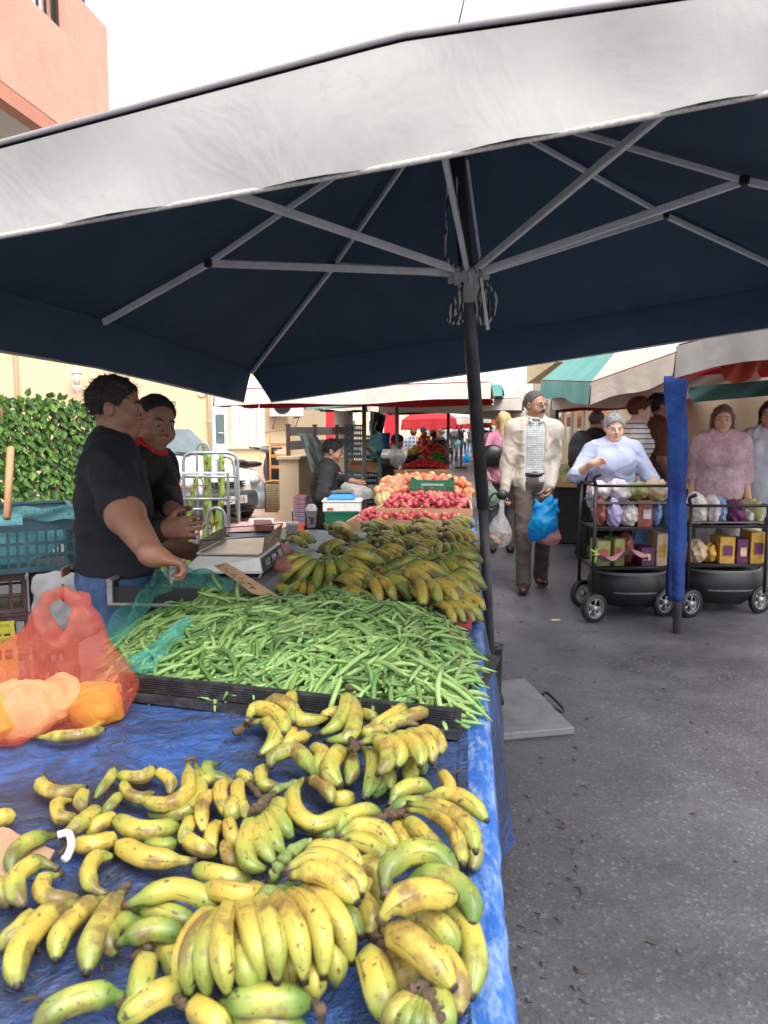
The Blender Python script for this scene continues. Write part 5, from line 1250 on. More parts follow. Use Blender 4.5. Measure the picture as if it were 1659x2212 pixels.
    return dict(t=t,M=M,hp=hp,RW=M@RW,LW=M@LW,hc=hc,HM=HM,P0=P0,nb=nb,up=up,fw=fw,xr=xr,s=s,shR=M@shR,shL=M@shL,eR=M@eR,eL=M@eL)
def Wp(u,v,Y): return P(u,v,Y=Y)
NAVY=cloth('navy_cotton',(.008,.009,.016)); JEANS=cloth('blue_denim',(.05,.10,.22),dirt=((.12,.19,.33),.5),scale=14); BLKC=cloth('black_cotton',(.012,.012,.014)); 
REDTR=cloth('red_jersey',(.5,.015,.03)); BEIGEJ=cloth('cream_jacket_cloth',(.47,.42,.36),var=.08); BRTR=cloth('dark_brown_wool',(.085,.065,.055)); LAV=cloth('pale_lavender_jersey',(.38,.42,.60),var=.06); PINKT=cloth('pink_jersey',(.62,.25,.38)); GREYT=cloth('charcoal_jersey',(.07,.065,.07)); WHITEC=cloth('white_cotton',(.7,.7,.7),var=.05); YELC=cloth('mustard_jersey',(.72,.38,.05)); LEATH=mat('brown_leather',(.05,.022,.016),.3,0,.3,20); BLKL=mat('black_leather',(.012,.012,.013),.35,0,.3,20)
def checks(name,base,line,sc,sc2=None,wd=.8,dirs=(1,0,1)):
    k=NT(name); tc=k.new('ShaderNodeTexCoord'); sx=k.new('ShaderNodeSeparateXYZ'); k.link(tc.outputs['Object'],sx.inputs[0]); f=None
    for i,on in enumerate(dirs):
        if not on: continue
        w=k.math('GREATER_THAN',k.math('SINE',k.math('MULTIPLY',sx.outputs[i],sc)),wd); f=w if f is None else k.math('MAXIMUM',f,w)
    k.link(k.mix(f,base,line),k.b.inputs['Base Color']); k.b.inputs['Roughness'].default_value=.85; k.bump(k.noise(26,4),.3,.01); return k.m
GRID=checks('fine_grid_shirt',(.52,.55,.54),(.22,.25,.25),330,wd=.72); STRIPE=checks('striped_jersey',(.7,.68,.66),(.1,.1,.14),140,wd=.75,dirs=(0,0,1)); PLAID=checks('blue_plaid_flannel',(.16,.2,.28),(.5,.52,.52),75,wd=.8); PATT=cloth('pink_patterned_blouse',(.55,.38,.41),dirt=((.32,.22,.3),.8),scale=14)
# 1 seller in navy
x=P(250,1240,Y=2.75).x
s1=person('tall man in navy t-shirt and jeans standing behind the beans, hand on the metal drawer',(x,2.75),72,H=1.655,fat=1.2,lean=0,hyaw=14,hpitch=-2,skin=SK1,top=NAVY,sleeve=.82,hem=.99,bottom=JEANS,shoes=BLKL,hair=H_DK,style='short',world=True,
   RW=Wp(330,1200,2.20),LW=(x+.12,3.05,.98),RH=(0.15,-.6,-1),rdir=(-.25,.9,-.35),rpn=(0,-.2,-1),curl=(1.0,.5),ab=1.3,res=.0065)
b=MB(); p=s1['M']@(s1['P0']+V(.05,-.165,.045)); b.box(p,(.075,.006,.03),Matrix.Rotation(-R(72),3,'Z')@Matrix.Rotation(R(-14),3,'Z')); b.build('leather_patch',mat('tan_leather',(.3,.13,.06),.6),s1['t'])
# 2 man in black and red
x=P(262,1100,Y=3.2).x
s2=person('younger man in black and red tracksuit top holding his hand out, looking at the camera',(x,3.2),100,H=1.70,fat=1.0,lean=13,sit=.86,hyaw=36,hpitch=4,skin=SK1,top=BLKC,sleeve=1.92,hem=.92,bottom=BLKC,shoes=BLKL,hair=H_BK,style='high',world=True,
   LW=Wp(372,1103,2.85),LH=(0,-.3,-1),RW=Wp(356,1142,2.72),RH=(.0,-1,-.6),ldir=None,lpn=(0,0,1),curl=(.5,.16),cuff=REDTR,res=.0065,collar=REDTR,feet=(V(.14,.42,.25),V(-.12,.25,.1)))
b=MB(); M2=s2['M']
for q in(1,-1):
    nb_=s2['nb']; b.tube(arc([M2@(nb_+s2['xr']*.055*q+s2['up']*.045),M2@(nb_+s2['xr']*.13*q+s2['up']*.028-s2['fw']*.005),M2@(nb_+s2['xr']*.20*q-s2['up']*.02)],5),[.02]*11,8)
b.tube(arc([M2@(s2['nb']-s2['fw']*.05+s2['up']*.03),M2@(s2['nb']-s2['fw']*.11-s2['up']*.02),M2@(s2['nb']-s2['fw']*.15-s2['up']*.08)],5),[.03]*11,8)
b.build('red_yoke',REDTR,s2['t'])
b=MB(); q=s2['LW']; dq=(s2['LW']-s2['eL']).normalized(); b.tube([q+dq*.13+V(0,0,.012),q+dq*.19+V(0,0,.045)],.006,6); b.build('cigar_stub',mat('brown_wrap',(.2,.08,.05),.8),s2['t'])
# 3 man with glasses
gx=P(1146,1270,z=0)
s3=person('older man with glasses and moustache in a cream jacket walking with shopping bags',(gx.x,gx.y),183,H=1.80,fat=1.0,lean=2,hyaw=-42,hpitch=-1,skin=SK2,top=BEIGEJ,sleeve=1.97,hem=.84,tinf=.017,openj=(.105,.140),extra=GRID,bottom=BRTR,shoes=LEATH,hair=H_GD,style='high',world=True,glasses=True,must=H_BK,
   RW=Wp(1090,1062,gx.y-.05),LW=Wp(1187,1052,gx.y-.08),RH=(.3,-1,0),LH=(-.3,-1,0),feet=(V(.09,.20,.085),V(-.10,-.10,.10)),curl=(1.0,.9),collar=BEIGEJ,belt=BLKL,res=.0075,fold=.005)
b=MB(); M3=s3['M']
for i in range(6): b.sphere(M3@(s3['P0']+V(0,.148-.004*i,.12+i*.065)),.006,6,5)
b.build('shirt_buttons',WHITEP,s3['t'],kind='stuff')
b=MB()
for q in(1,-1): b.tube([M3@(s3['nb']+V(.03*q,.055,.03)),M3@(s3['nb']+V(.05*q,.10,-.015)),M3@(s3['nb']+V(.02*q,.115,-.03))],[.012,.016,.004],6)
b.build('shirt_collar',GRID,s3['t'])
# 4 woman, grey hair
wx=P(1322,1000,Y=6.3)
s4=person('heavy grey haired woman in a pale lavender top, one hand raised to her chest',(wx.x,6.3),190,H=1.585,fat=1.4,female=True,lean=5,hyaw=-8,hpitch=-6,skin=SK3,top=LAV,sleeve=1.15,hem=.75,tinf=.016,bottom=BLKC,shoes=BLKL,hair=H_GR,style='full',world=True,
   RW=Wp(1281,1000,6.02),RH=(.8,-.3,-1),LW=(wx.x+.30,5.95,.98),curl=(.9,.5),res=.0075,rdir=(-.9,.15,.25),rpn=(0,1,-.3))
# 5 auburn woman
p5=P(1350,1000,Y=7.2)
s5=person('auburn haired woman in striped top with sunglasses pushed up on her head',(p5.x,7.0),95,H=1.75,female=True,lean=3,hyaw=5,hpitch=-6,skin=SK3,top=STRIPE,sleeve=1.1,hem=.85,bottom=JEANS,shoes=BLKL,hair=H_AU,style='full',res=.009)
b=MB(); 
for q in(1,-1):
    c=s5['M']@s5['hp'](.035*q,.062,.105); b.sphere(c,(.026,.026,.012),10,6)
b.tube([s5['M']@s5['hp'](-.08,-.01,.06),s5['M']@s5['hp'](-.06,.06,.1),s5['M']@s5['hp'](.06,.06,.1),s5['M']@s5['hp'](.08,-.01,.06)],.004,6); b.build('sunglasses',BLACK,s5['t'])
# 6 dark haired man
p6=P(1405,1000,Y=7.3)
person('dark haired man with tanned neck in brown top behind the auburn haired woman',(p6.x,7.3),70,H=1.80,lean=4,hyaw=15,skin=SK1,top=cloth('rust_brown_jersey',(.16,.07,.05)),sleeve=.8,bottom=JEANS,shoes=BLKL,hair=H_BK,style='short',res=.009)
p7=P(1278,1000,Y=8.4)
s7=person('grey haired man in black jacket with a dark backpack seen from behind',(p7.x,8.4),50,H=1.66,lean=6,hyaw=15,skin=SK2,top=BLKC,sleeve=2,bottom=BLKC,shoes=BLKL,hair=H_GD,style='short',res=.010)
T=SDF(); c=s7['P0']+V(0,-.20,.30); T.ell(c,[.15,.10,.22],None,.03); T.ell(c+V(0,-.07,-.06),[.11,.06,.12],None,.02)
T.build('backpack',mat('grey_black_nylon',(.035,.04,.045),.6,0,.2,20,.3),.011,None,s7['M'],label='dark grey backpack on the back of the man in the black jacket',cat='backpack')
p8=P(1086,1000,Y=8.9)
s8=person('blonde woman in pink t-shirt with a black shoulder bag, seen from behind',(p8.x,8.9),12,H=1.66,female=True,fat=1.1,lean=2,skin=SK3,top=PINKT,sleeve=.8,hem=.86,bottom=GREYT,shoes=BLKL,hair=H_BL,style='long',res=.010,detail=0,world=True,LW=Wp(1052,1022,8.8),LH=(-1,-.6,0))
T=SDF(); q=Wp(1064,985,8.75); T.ell(q,[.16,.07,.13],None,.02); T.build('shoulder_bag',BLKL,.011,None,label='black leather shoulder bag at the blonde woman\'s side',cat='handbag')
b=MB(); b.tube(arc([q+V(-.1,0,.1),s8['shL']+V(0,-.05,.09),q+V(.1,.1,.12)],6),.01,6); b.build('bag_strap',BLKL,s8['t'])
# 9 vendor, black shirt
p9=P(690,1060,Y=7.7)
s9=person('vendor in open black shirt over white vest reaching across the fruit',(p9.x,7.7),88,H=1.76,fat=1.0,lean=10,sit=.58,hyaw=4,hpitch=-6,skin=SK2,top=BLKC,sleeve=1.35,hem=.80,openj=(.06,.06),extra=WHITEC,bottom=BLKC,shoes=BLKL,hair=H_BK,style='short',world=True,
   LW=Wp(795,1052,7.35),LH=(0,0,-1),RW=Wp(752,1066,7.3),RH=(0,-1,-.5),res=.009,tinf=.018,fold=.007)
# 10 seated vendor grey shirt
pa=P(832,1000,Y=11.5)
person('bearded man in grey t-shirt resting his chin on his hand behind the vegetables',(pa.x,11.5),92,H=1.74,fat=1.05,lean=14,sit=.62,hyaw=6,hpitch=-12,skin=SK1,top=GREYT,sleeve=.9,bottom=BLKC,shoes=BLKL,hair=H_BK,style='short',res=.011,world=True,LW=Wp(848,968,11.3),LH=(0,-.2,-1),must=H_BK)
def far(label,u,Y,top_v,heading,topm,bot,hair,style='short',sleeve=.8,fat=1.0,fem=False,skin=SK2,lean=3,**k):
    H_=P(u,top_v,Y=Y).z; q=P(u,1000,Y=Y)
    return person(label,(q.x,Y),heading,H=H_,fat=fat,female=fem,lean=lean,skin=skin,top=topm,sleeve=sleeve,bottom=bot,shoes=BLKL,hair=hair,style=style,res=.014,detail=0,group=None,**k)
far('person in blue plaid flannel shirt with reddish hair seen from behind',892,17,925,15,PLAID,JEANS,H_AU,'full',2)
far('person in mustard yellow t-shirt leaning beside the plaid shirt',912,17.6,920,30,YELC,JEANS,H_BK)
far('dark bearded man in black facing the yellow shirted person',940,18.4,916,250,BLKC,BLKC,H_BK,world=True,RW=Wp(925,945,17.8))
far('woman in a long black dress standing by the vegetable stall',953,16.6,925,240,BLKC,BLKC,H_BR,'bun',1.6,1.1,True,long=.35)
far('woman in dark top and grey trousers walking with a pale bag',980,33,922,170,GREYT,GREYT,H_BR,'bun',.8,1.1,True,SK3)
far('man in dark shirt walking just behind the woman with the pale bag',991,37,922,185,GREYT,GREYT,H_GD)
far('man in white shirt and blue jeans walking away',1001,41,927,5,WHITEC,JEANS,H_BK,sleeve=1.2)
far('tall man in black standing beside the umbrella pole, far off',1043,27,915,200,BLKC,BLKC,H_DK,sleeve=2)
far('dark haired woman in black beyond the blonde woman',1060,26,921,160,BLKC,BLKC,H_BK,'bob',.8,fem=True,skin=SK3)
far('distant shopper in dark clothes in the middle of the street',1014,46,926,20,GREYT,JEANS,H_DK)
far('distant shopper in a white top beside the right stalls',1028,50,928,190,WHITEC,BLKC,H_BR,fem=True)
far('distant dark clothed shopper under the far awnings',1031,38,925,190,BLKC,BLKC,H_BK)
# right: two shoppers beyond the blue post
pr=P(1556,1000,Y=6.5)
person('shopper in a pink patterned blouse facing the right stall',(pr.x,6.5),200,H=1.66,fat=1.2,female=True,skin=SK4,top=PATT,sleeve=1.2,hem=.78,bottom=cloth('pale_grey_trousers',(.3,.29,.31)),shoes=BLKL,hair=H_BR,style='bob',res=.009,detail=1,tinf=.02)
pr=P(1662,1000,Y=6.5)
person('shopper in white and pale blue clothes at the right edge of the photo',(pr.x,6.5),215,H=1.70,fat=1.15,female=True,skin=SK4,top=cloth('pale_blue_linen',(.55,.6,.68)),sleeve=1.7,hem=.75,bottom=WHITEC,shoes=BLKL,hair=H_DK,style='bob',res=.009,tinf=.02)
# ---------------------------------------------------------------- crates, bags and goods
def crate(name,label,M,d,m,group=None,nb=9,solid=.28,cat='crate',hand=True,kindbars=True,rows=1):
    """open slatted plastic crate; M places its base corner frame, d=(lx,ly,lz)"""
    lx,ly,lz=d; b=MB(); w=.012
    def bx(x0,x1,y0,y1,z0,z1): b.hexa([M@V(x0,y0,z0),M@V(x1,y0,z0),M@V(x1,y1,z0),M@V(x0,y1,z0),M@V(x0,y0,z1),M@V(x1,y0,z1),M@V(x1,y1,z1),M@V(x0,y1,z1)])
    bx(w,lx-w,w,ly-w,.003,.012)
    def wall(p0,ax,L,n):
        def q(s0,s1,z0,z1,o0=0,o1=w):
            if ax==0: bx(p0[0]+s0,p0[0]+s1,p0[1]+o0,p0[1]+o1,z0,z1)
            else: bx(p0[0]+o0,p0[0]+o1,p0[1]+s0,p0[1]+s1,z0,z1)
        zt=lz*(1-solid)
        q(0,L,0,lz*.08); 
        if hand and lz>.1:
            q(0,L*.36,zt,lz); q(L*.64,L,zt,lz); q(L*.36,L*.64,zt,zt+(lz-zt)*.3); q(L*.36,L*.64,lz-(lz-zt)*.22,lz)
        else: q(0,L,zt,lz)
        for r_ in range(rows):
            if r_: zz=lerp(lz*.08,zt,r_/rows); q(0,L,zz-.006,zz+.006)
        for i in range(n+1):
            s=(L-w)*i/n; q(s,s+w*(1.6 if i in(0,n) else 1),lz*.08,zt,.001,w-.001)
        q(-.006,L+.006,lz-.012,lz+.001,-.006,-.0005)
    wall((0,0),0,lx,nb); wall((0,ly-w),0,lx,nb); wall((0,w),1,ly-2*w,int(nb*ly/lx)+1); wall((lx-w,w),1,ly-2*w,int(nb*ly/lx)+1)
    return b.build(name,m,label=label,cat=cat,group=group)
def FRM(p,ang): return Matrix.Translation(p)@Matrix.Rotation(ang,4,'Z')
# left: slate crate on brown stack
q=P(166,1229,Y=3.62); q2=P(-60,1256,Y=3.42); a=math.atan2(q.y-q2.y,q.x-q2.x)
zt=q.z; M=FRM(V(q.x,q.y,zt),a)@Matrix.Translation((-.62,0,0))
crate('vegetable_crate','slate blue plastic crate lined with pale aqua film, topmost at the left edge',M,(.62,.38,.30),CRBLUE,nb=15,rows=3,solid=.36)
T=SDF(); T.ell((.30,.19,.14),(.285,.165,.12),None,.02); T.ell((.05,.16,.30),(.20,.09,.05),None,.05); T.disp(lambda X,Y,Z:.010*(_n3(X,Y,Z,35,2)+_n3(X,Y,Z,70,5)))
T.build('bag_lining',BAG_AQUA,.010,None,M,label='crumpled pale aqua plastic bag filling the slate blue crate',cat='plastic bag')
b=MB(); b.grid(lambda u,v:M@V(lerp(-.02,.66,u),-.014-.006*math.sin(u*17+v*5),lerp(.305,.265-.05*abs(u-.35),v)+.008*math.sin(u*23)),30,6); b.grid(lambda u,v:M@V(.637+.012*math.sin(v*9),lerp(-.01,.3,u),lerp(.30,.12,v)),8,8); b.keepn=True; b.build('bag_edge',BAG_AQUA,label='aqua film edge folded over the front of the slate blue crate',cat='plastic film')
qb=P(64,1255,Y=3.6)
zb=zt-.004
for k in range(4):
    h=.195; z0=zb-h*(k+1)
    Mk=FRM(V(qb.x,qb.y,max(.0,z0)),a)@Matrix.Translation((-.42+.008*(k%2),0.01*(k%2),0))
    crate('brown_crate',['uppermost dark brown crate directly under the slate blue crate','second dark brown crate of the left stack','third dark brown crate of the left stack','lowest dark brown crate of the left stack, on the ground'][k],Mk,(.40,.32,h-.006),CRBROWN,'brown crates stacked at the left edge',nb=7,rows=2,solid=.2)
# second column of support so that the crate rests
for k in range(2):
    Mk=FRM(V(q.x+.0,q.y,zb-.39*(k+1)),a)@Matrix.Translation((-.20,.12,0)); crate('black_crate',['dark crate behind the newspaper bag under the slate crate','lower dark crate behind the newspaper bag'][k],Mk,(.20,.26,.385),BLACK,nb=5,rows=3)
qy=P(13,1396,Y=3.1); crate('yellow_crate','yellow green crate at the left edge beside the coral bag',FRM(V(qy.x-.36,qy.y,qy.z-.2),a),(.36,.3,.2),CRYEL,nb=8,rows=2)
crate('black_crate','dark crate carrying the yellow green crate at the left edge',FRM(V(qy.x-.37,qy.y,0),a),(.36,.3,qy.z-.206),BLACK,nb=7,rows=3)
# newspaper bag
T=SDF(); c=P(135,1320,Y=3.45); T.ell(c,(.135,.07,.17),None,.02); T.cap(c+V(-.08,0,.12),c+V(.05,0,.13),.05,.04,.05); T.cap(c+V(.08,0,-.02),c+V(.14,0,-.08),.05,.03,.05); T.disp(lambda X,Y,Z:.010*(_n3(X,Y,Z,30,1)+_n3(X,Y,Z,60,2))); T.build('paper_bag',PAPERM,.010,label='greyish printed paper bag hanging below the slate blue crate',cat='paper bag')
b=MB(); random.seed(4)
b.tube([P(136,1262,Y=3.36),P(133,1290,Y=3.36),P(139,1300,Y=3.36)],[.006,.012,.004],6); b.build('dark_print',BLACK,label='dark printed figure on the paper bag below the slate crate',cat='print')
# newspaper print stays close to the bag
# ---------------------------------------------------------------- plastic carrier bags
def bag(label,base,top,w,d,m,h=None,res=.009,seed=0,loops=True,group=None,fat=1.0,lean=0):
    """carrier bag: full bottom, gathered neck, two handle loops"""
    base=Vector(base); top=Vector(top); L=(top-base).length; T=SDF()
    T.ell(base+V(0,0,d*.55),(w*.5,d*.5,d*.55),None,.02); T.ell(base.lerp(top,.32),(w*.42,d*.38,L*.26),None,.08)
    n=base.lerp(top,.72); T.cap(base.lerp(top,.35),n,w*.30*fat,w*.10,.06)
    if loops:
        for s in(-1,1): T.cap(n+V(0,0,-.03),n.lerp(top,.5)+V(s*w*.09,s*.01,0),w*.07,.012,.02); T.cap(n.lerp(top,.5)+V(s*w*.09,s*.01,0),top,.012,.009,.008)
    else: T.cap(n,top,w*.09,.012,.02)
    ax=base; T.disp(lambda X,Y,Z:.010*(np.abs(np.sin(np.arctan2(Y-ax.y,X-ax.x)*7+8*(Z-ax.z)+seed))-.5)+.006*_n3(X,Y,Z,45,seed)+.004*_n3(X,Y,Z,95,seed))
    return T.build('plastic_bag',m,res,label=label,cat='plastic bag',group=group)
# coral bag on the table
T=SDF(); c=P(135,1600,z=TZ); cl=P(60,1600,z=TZ); cr=P(225,1545,z=TZ)
A_=lambda u,v,y:P(u,v,Y=y)
T.ell(A_(65,1520,1.66),(.115,.10,.085),None,.03); T.ell(A_(200,1500,1.72),(.095,.09,.075),None,.05); T.ell(A_(-40,1540,1.6),(.12,.1,.08),None,.05)
T.cap(A_(60,1470,1.66),A_(135,1380,1.70),.10,.045,.06); T.cap(A_(200,1460,1.72),A_(160,1385,1.70),.075,.04,.05); T.cap(A_(135,1390,1.7),A_(152,1370,1.7),.05,.03,.03)
T.cap(A_(95,1375,1.7),A_(88,1330,1.7),.03,.022,.03); T.cap(A_(88,1330,1.7),A_(108,1290,1.7),.018,.013,.02); T.cap(A_(108,1290,1.7),A_(135,1281,1.7),.013,.012,.02); T.cap(A_(135,1281,1.7),A_(174,1300,1.7),.012,.018,.02); T.cap(A_(172,1298,1.7),A_(190,1360,1.7),.021,.03,.02); T.cap(A_(190,1360,1.7),A_(222,1470,1.71),.03,.05,.04); T.cap(A_(95,1375,1.7),A_(30,1430,1.66),.035,.05,.04); T.cap(A_(150,1330,1.7),A_(166,1400,1.7),.018,.02,.03); T.cap(A_(135,1290,1.72),A_(150,1330,1.7),.012,.018,.02)
T.ell(A_(130,1336,1.7),(.027,.08,.042),None,.010,'-')
T.clip((0,0,TZ+.003),(0,0,-1)); T.disp(lambda X,Y,Z:.007*(np.abs(np.sin(X*38+7*_n3(X,Y,Z,12)+Z*9))-.4)+.005*_n3(X,Y,Z,60,3)+.003*_n3(X,Y,Z,120,7))
T.clip((0,0,TZ+.002),(0,0,-1)); T.build('plastic_bag',BAG_RED,.006,label='translucent coral red carrier bag of yellow packages on the blue tarp',cat='plastic bag')
YPK=film('yellow_orange_packet',(1,.78,.10),.97,.3,.35); YPK2=film('pale_yellow_packet',(1,.9,.5),.97,.3,.35)
for (u,v,y,r_,m_,lab) in((50,1535,1.66,(.085,.07,.06),YPK2,'pale yellow packet inside the coral bag, left'),(120,1510,1.70,(.05,.06,.045),YPK2,'pale yellow packet inside the coral bag, middle'),(205,1525,1.72,(.062,.06,.05),YPK,'orange yellow packet inside the coral bag, right'),(-45,1560,1.6,(.07,.07,.055),YPK,'orange packet inside the coral bag, cut by the left edge')):
    T=SDF(); T.ell(A_(u,v,y),r_,None,.01); T.disp(lambda X,Y,Z:-.014*np.exp(-(_n3(X,Y,Z,26,u)/.15)**2)+.004*_n3(X,Y,Z,110,3)); T.build('packet',m_,.006,label=lab,cat='packet')
# teal film along the beans
def strip(name,label,outer,inner,m,hf,seg=60,wob=.008):
    o=arc([P(u,v,z=TZ+h) for u,v,h in outer],8); i_=arc([P(u,v,z=TZ+h) for u,v,h in inner],8)
    def at(L,t): k=t*(len(L)-1); j=min(int(k),len(L)-2); return L[j].lerp(L[j+1],k-j)
    b=MB()
    def f(a,c):
        p=at(o,a).lerp(at(i_,a),c); w=math.sin(math.pi*c)
        return p+V(wob*math.sin(a*31+c*5),wob*math.cos(a*23+c*9),hf*w+wob*1.3*math.sin(a*26+c*11+2*math.sin(a*9))*(.3+w))
    b.grid(f,seg,14); b.keepn=True
    return b.build(name,m,label=label,cat='plastic film')
strip('plastic_film','teal green plastic bag laid along the back and left of the bean heap',[(206,1362,.02),(255,1322,.06),(300,1290,.09),(318,1252,.13),(345,1226,.16),(400,1228,.16),(455,1240,.15),(505,1262,.12)],[(248,1412,.05),(285,1365,.08),(318,1318,.11),(345,1288,.13),(380,1272,.14),(420,1270,.13),(470,1275,.12),(505,1285,.10)],BAG_TEAL,.025)
strip('plastic_film','second strip of the teal plastic bag across the left end of the beans',[(245,1456,.05),(290,1458,.06),(335,1440,.09),(372,1395,.12),(410,1352,.14)],[(240,1430,.06),(285,1420,.09),(325,1396,.11),(360,1368,.13),(405,1338,.14)],BAG_TEAL,.012)
# ---------------------------------------------------------------- metal drawer, steel box, white scale, price sign
zd=.945
A=P(230,1256,z=zd); B=P(322,1217,z=zd); b=MB(); rt=(P(560,1262,z=zd)-A).normalized(); ff=(B-A).normalized()
drw=thing('open_drawer','open dark metal drawer edged with worn steel under the seller\'s hand','drawer',A)
def D_(s,f,z): return A+rt*s+ff*f+V(0,0,z)
Ld=(B-A).length; Wd=.30
b.prism([D_(0,0,0),D_(Wd,0,0),D_(Wd,Ld,0),D_(0,Ld,0)],(0,0,-.085),(0,0,-.08)); b.build('tray_bottom',BLACK,drw)
b=MB(); b.prism([D_(.0,0,0),D_(Wd,0,0),D_(Wd,.008,0),D_(0,.008,0)],(0,0,-.085),(0,0,-.072)); b.prism([D_(0,0,0),D_(.018,0,0),D_(.018,.01,0),D_(0,.01,0)],(0,0,-.072),(0,0,.004)); b.prism([D_(-.006,.0101,0),D_(.010,.0101,0),D_(.010,Ld,0),D_(-.006,Ld,0)],(0,0,-.003),(0,0,.006)); b.build('steel_edge',mat('worn_steel',(.35,.34,.32),.45,.5,.3,25,dirt=((.2,.13,.08),.5)),drw)
b=MB(); b.prism([D_(.001,.012,0),D_(Wd,.012,0),D_(Wd,.018,0),D_(.001,.018,0)],(0,0,-.079),(0,0,-.02)); b.prism([D_(.001,.0185,0),D_(.006,.0185,0),D_(.006,Ld,0),D_(.001,Ld,0)],(0,0,-.079),(0,0,-.0035)); b.build('drawer_wall',BLACK,drw)
sb=thing('steel_box','brushed steel cabinet carrying the white scale','cabinet',P(500,1260,z=TZ))
c4=[P(372,1255,z=.90),P(566,1272,z=.90),P(622,1222,z=.90),P(440,1212,z=.90)]
b=MB(); b.prism(c4,(0,0,TZ+.002-.90),(0,0,-.001)); b.build('housing',STEELP,sb,bevel=.003)
sc_=thing('counter_scale','white counter scale with raised steel pan guards and three small displays','scale',P(480,1250,z=.9))
b=MB(); lo=[P(388,1246,z=.905),P(560,1250,z=.905),P(606,1215,z=.905),P(455,1210,z=.905)]; mid=[P(388,1238,z=.93),P(566,1237,z=.93),P(614,1203,z=.93),P(455,1200,z=.93)]; hi=[P(428,1200,z=.985),P(560,1203,z=.985),P(604,1170,z=.985),P(486,1165,z=.985)]
b.hexa(lo+mid,1); b.hexa([p+V(0,0,.0006) for p in mid]+hi,0); b.build('housing',[WHITEP,BLACK],sc_,bevel=.004)
pl=[P(424,1194,z=.998),P(560,1197,z=.998),P(606,1162,z=.998),P(488,1161,z=.998)]
STL=mat('scratched_stainless',(.55,.54,.52),.28,.85,.15,12,.15,70,dirt=((.3,.27,.22),.4))
b=MB(); b.prism(pl,(0,0,-.006),(0,0,0)); b.build('pan',STL,sc_)
GU=mat('tarnished_guard',(.22,.2,.15),.45,.5,.35,16,dirt=((.08,.07,.05),.6))
b=MB(); g1=[P(427,1192,z=1.0),P(488,1160,z=1.0),P(486,1137,z=1.045),P(432,1166,z=1.035)]; b.prism(g1,(0,0,0),(.003,-.001,0)); b.build('pan_guard',GU,sc_)
b=MB(); g1=[P(568,1194,z=1.0),P(606,1162,z=1.0),P(611,1131,z=1.05),P(573,1161,z=1.04)]; b.prism(g1,(0,0,0),(-.003,.001,0)); b.build('pan_guard',GU,sc_)
for p0,p1 in(((432,1168,1.03),(572,1159,1.045)),((487,1140,1.045),(612,1131,1.05))):
    b=MB(); b.tube([P(p0[0],p0[1],z=p0[2]),P(p1[0],p1[1],z=p1[2])],.0022,6); b.build('rod',BLACK,sc_)
b=MB(); 
u0=mid[1]; n_=((mid[2]-mid[1]).cross(hi[1]-mid[1])).normalized(); n_=n_ if n_.x>0 else -n_
pn=[mid[1].lerp(mid[2],.02)+n_*.003,mid[1].lerp(mid[2],.98)+n_*.003,hi[1].lerp(hi[2],.98)+n_*.003,hi[1].lerp(hi[2],.02)+n_*.003]; b.prism([pn[0],pn[1],pn[1].lerp(pn[2],.85),pn[0].lerp(pn[3],.85)],(0,0,0),n_*.004); b.build('display_panel',BLACK,sc_)
DS=mat('lcd_glass',(.16,.24,.32),.12,0,.1)
for k in range(3):
    b=MB(); x0=.10+k*.3; x1=x0+.2; bl=lambda s,t:(pn[0].lerp(pn[1],s)).lerp(pn[3].lerp(pn[2],s),t*.8+.05)+n_*.0045
    b.prism([bl(x0,.25),bl(x1,.25),bl(x1,.75),bl(x0,.75)],(0,0,0),n_*.0015); b.build('display',DS,sc_)
fr_n=((hi[1]-hi[0]).cross(mid[0]-hi[0])).normalized(); fr_n=fr_n if fr_n.y<0 else -fr_n
bl=lambda s,t:(mid[0].lerp(mid[1],s)).lerp(hi[0].lerp(hi[1],s),t)+fr_n*.002
b=MB(); b.prism([bl(.38,.35),bl(.62,.35),bl(.62,.68),bl(.38,.68)],(0,0,0),fr_n*.001); b.build('rating_plate',mat('grey_sticker',(.42,.42,.38),.5,0,.35,90),sc_)
b=MB(); sp=[P(u,v,Y=y) for u,v,y in((461,1222,2.62),(488,1216,2.62),(506,1226,2.60),(602,1288,2.50),(598,1295,2.50),(543,1281,2.52),(519,1262,2.55))]; b.prism(sp,(0,0,0),(0,.004,0)); b.build('price_sign',CARDB,label='torn strip of brown cardboard with scribbled pen marks leaning on the scale',cat='sign')
b=MB(); I=[((470,1224),(484,1219)),((486,1229),(492,1226),(489,1235)),((500,1241),(512,1240),(505,1247)),((518,1248),(526,1250),(520,1257),(530,1258)),((536,1258),(545,1262)),((540,1270),(548,1266),(552,1272))]
for s in I:
    b.tube([P(u,v,Y=2.60-(u-461)/1410-.0)+V(0,-.006,0) for u,v in s],.0014,4)
b.build('pen_marks',BLACK,label='scribbled pen marks on the brown cardboard sign',cat='pen marks')
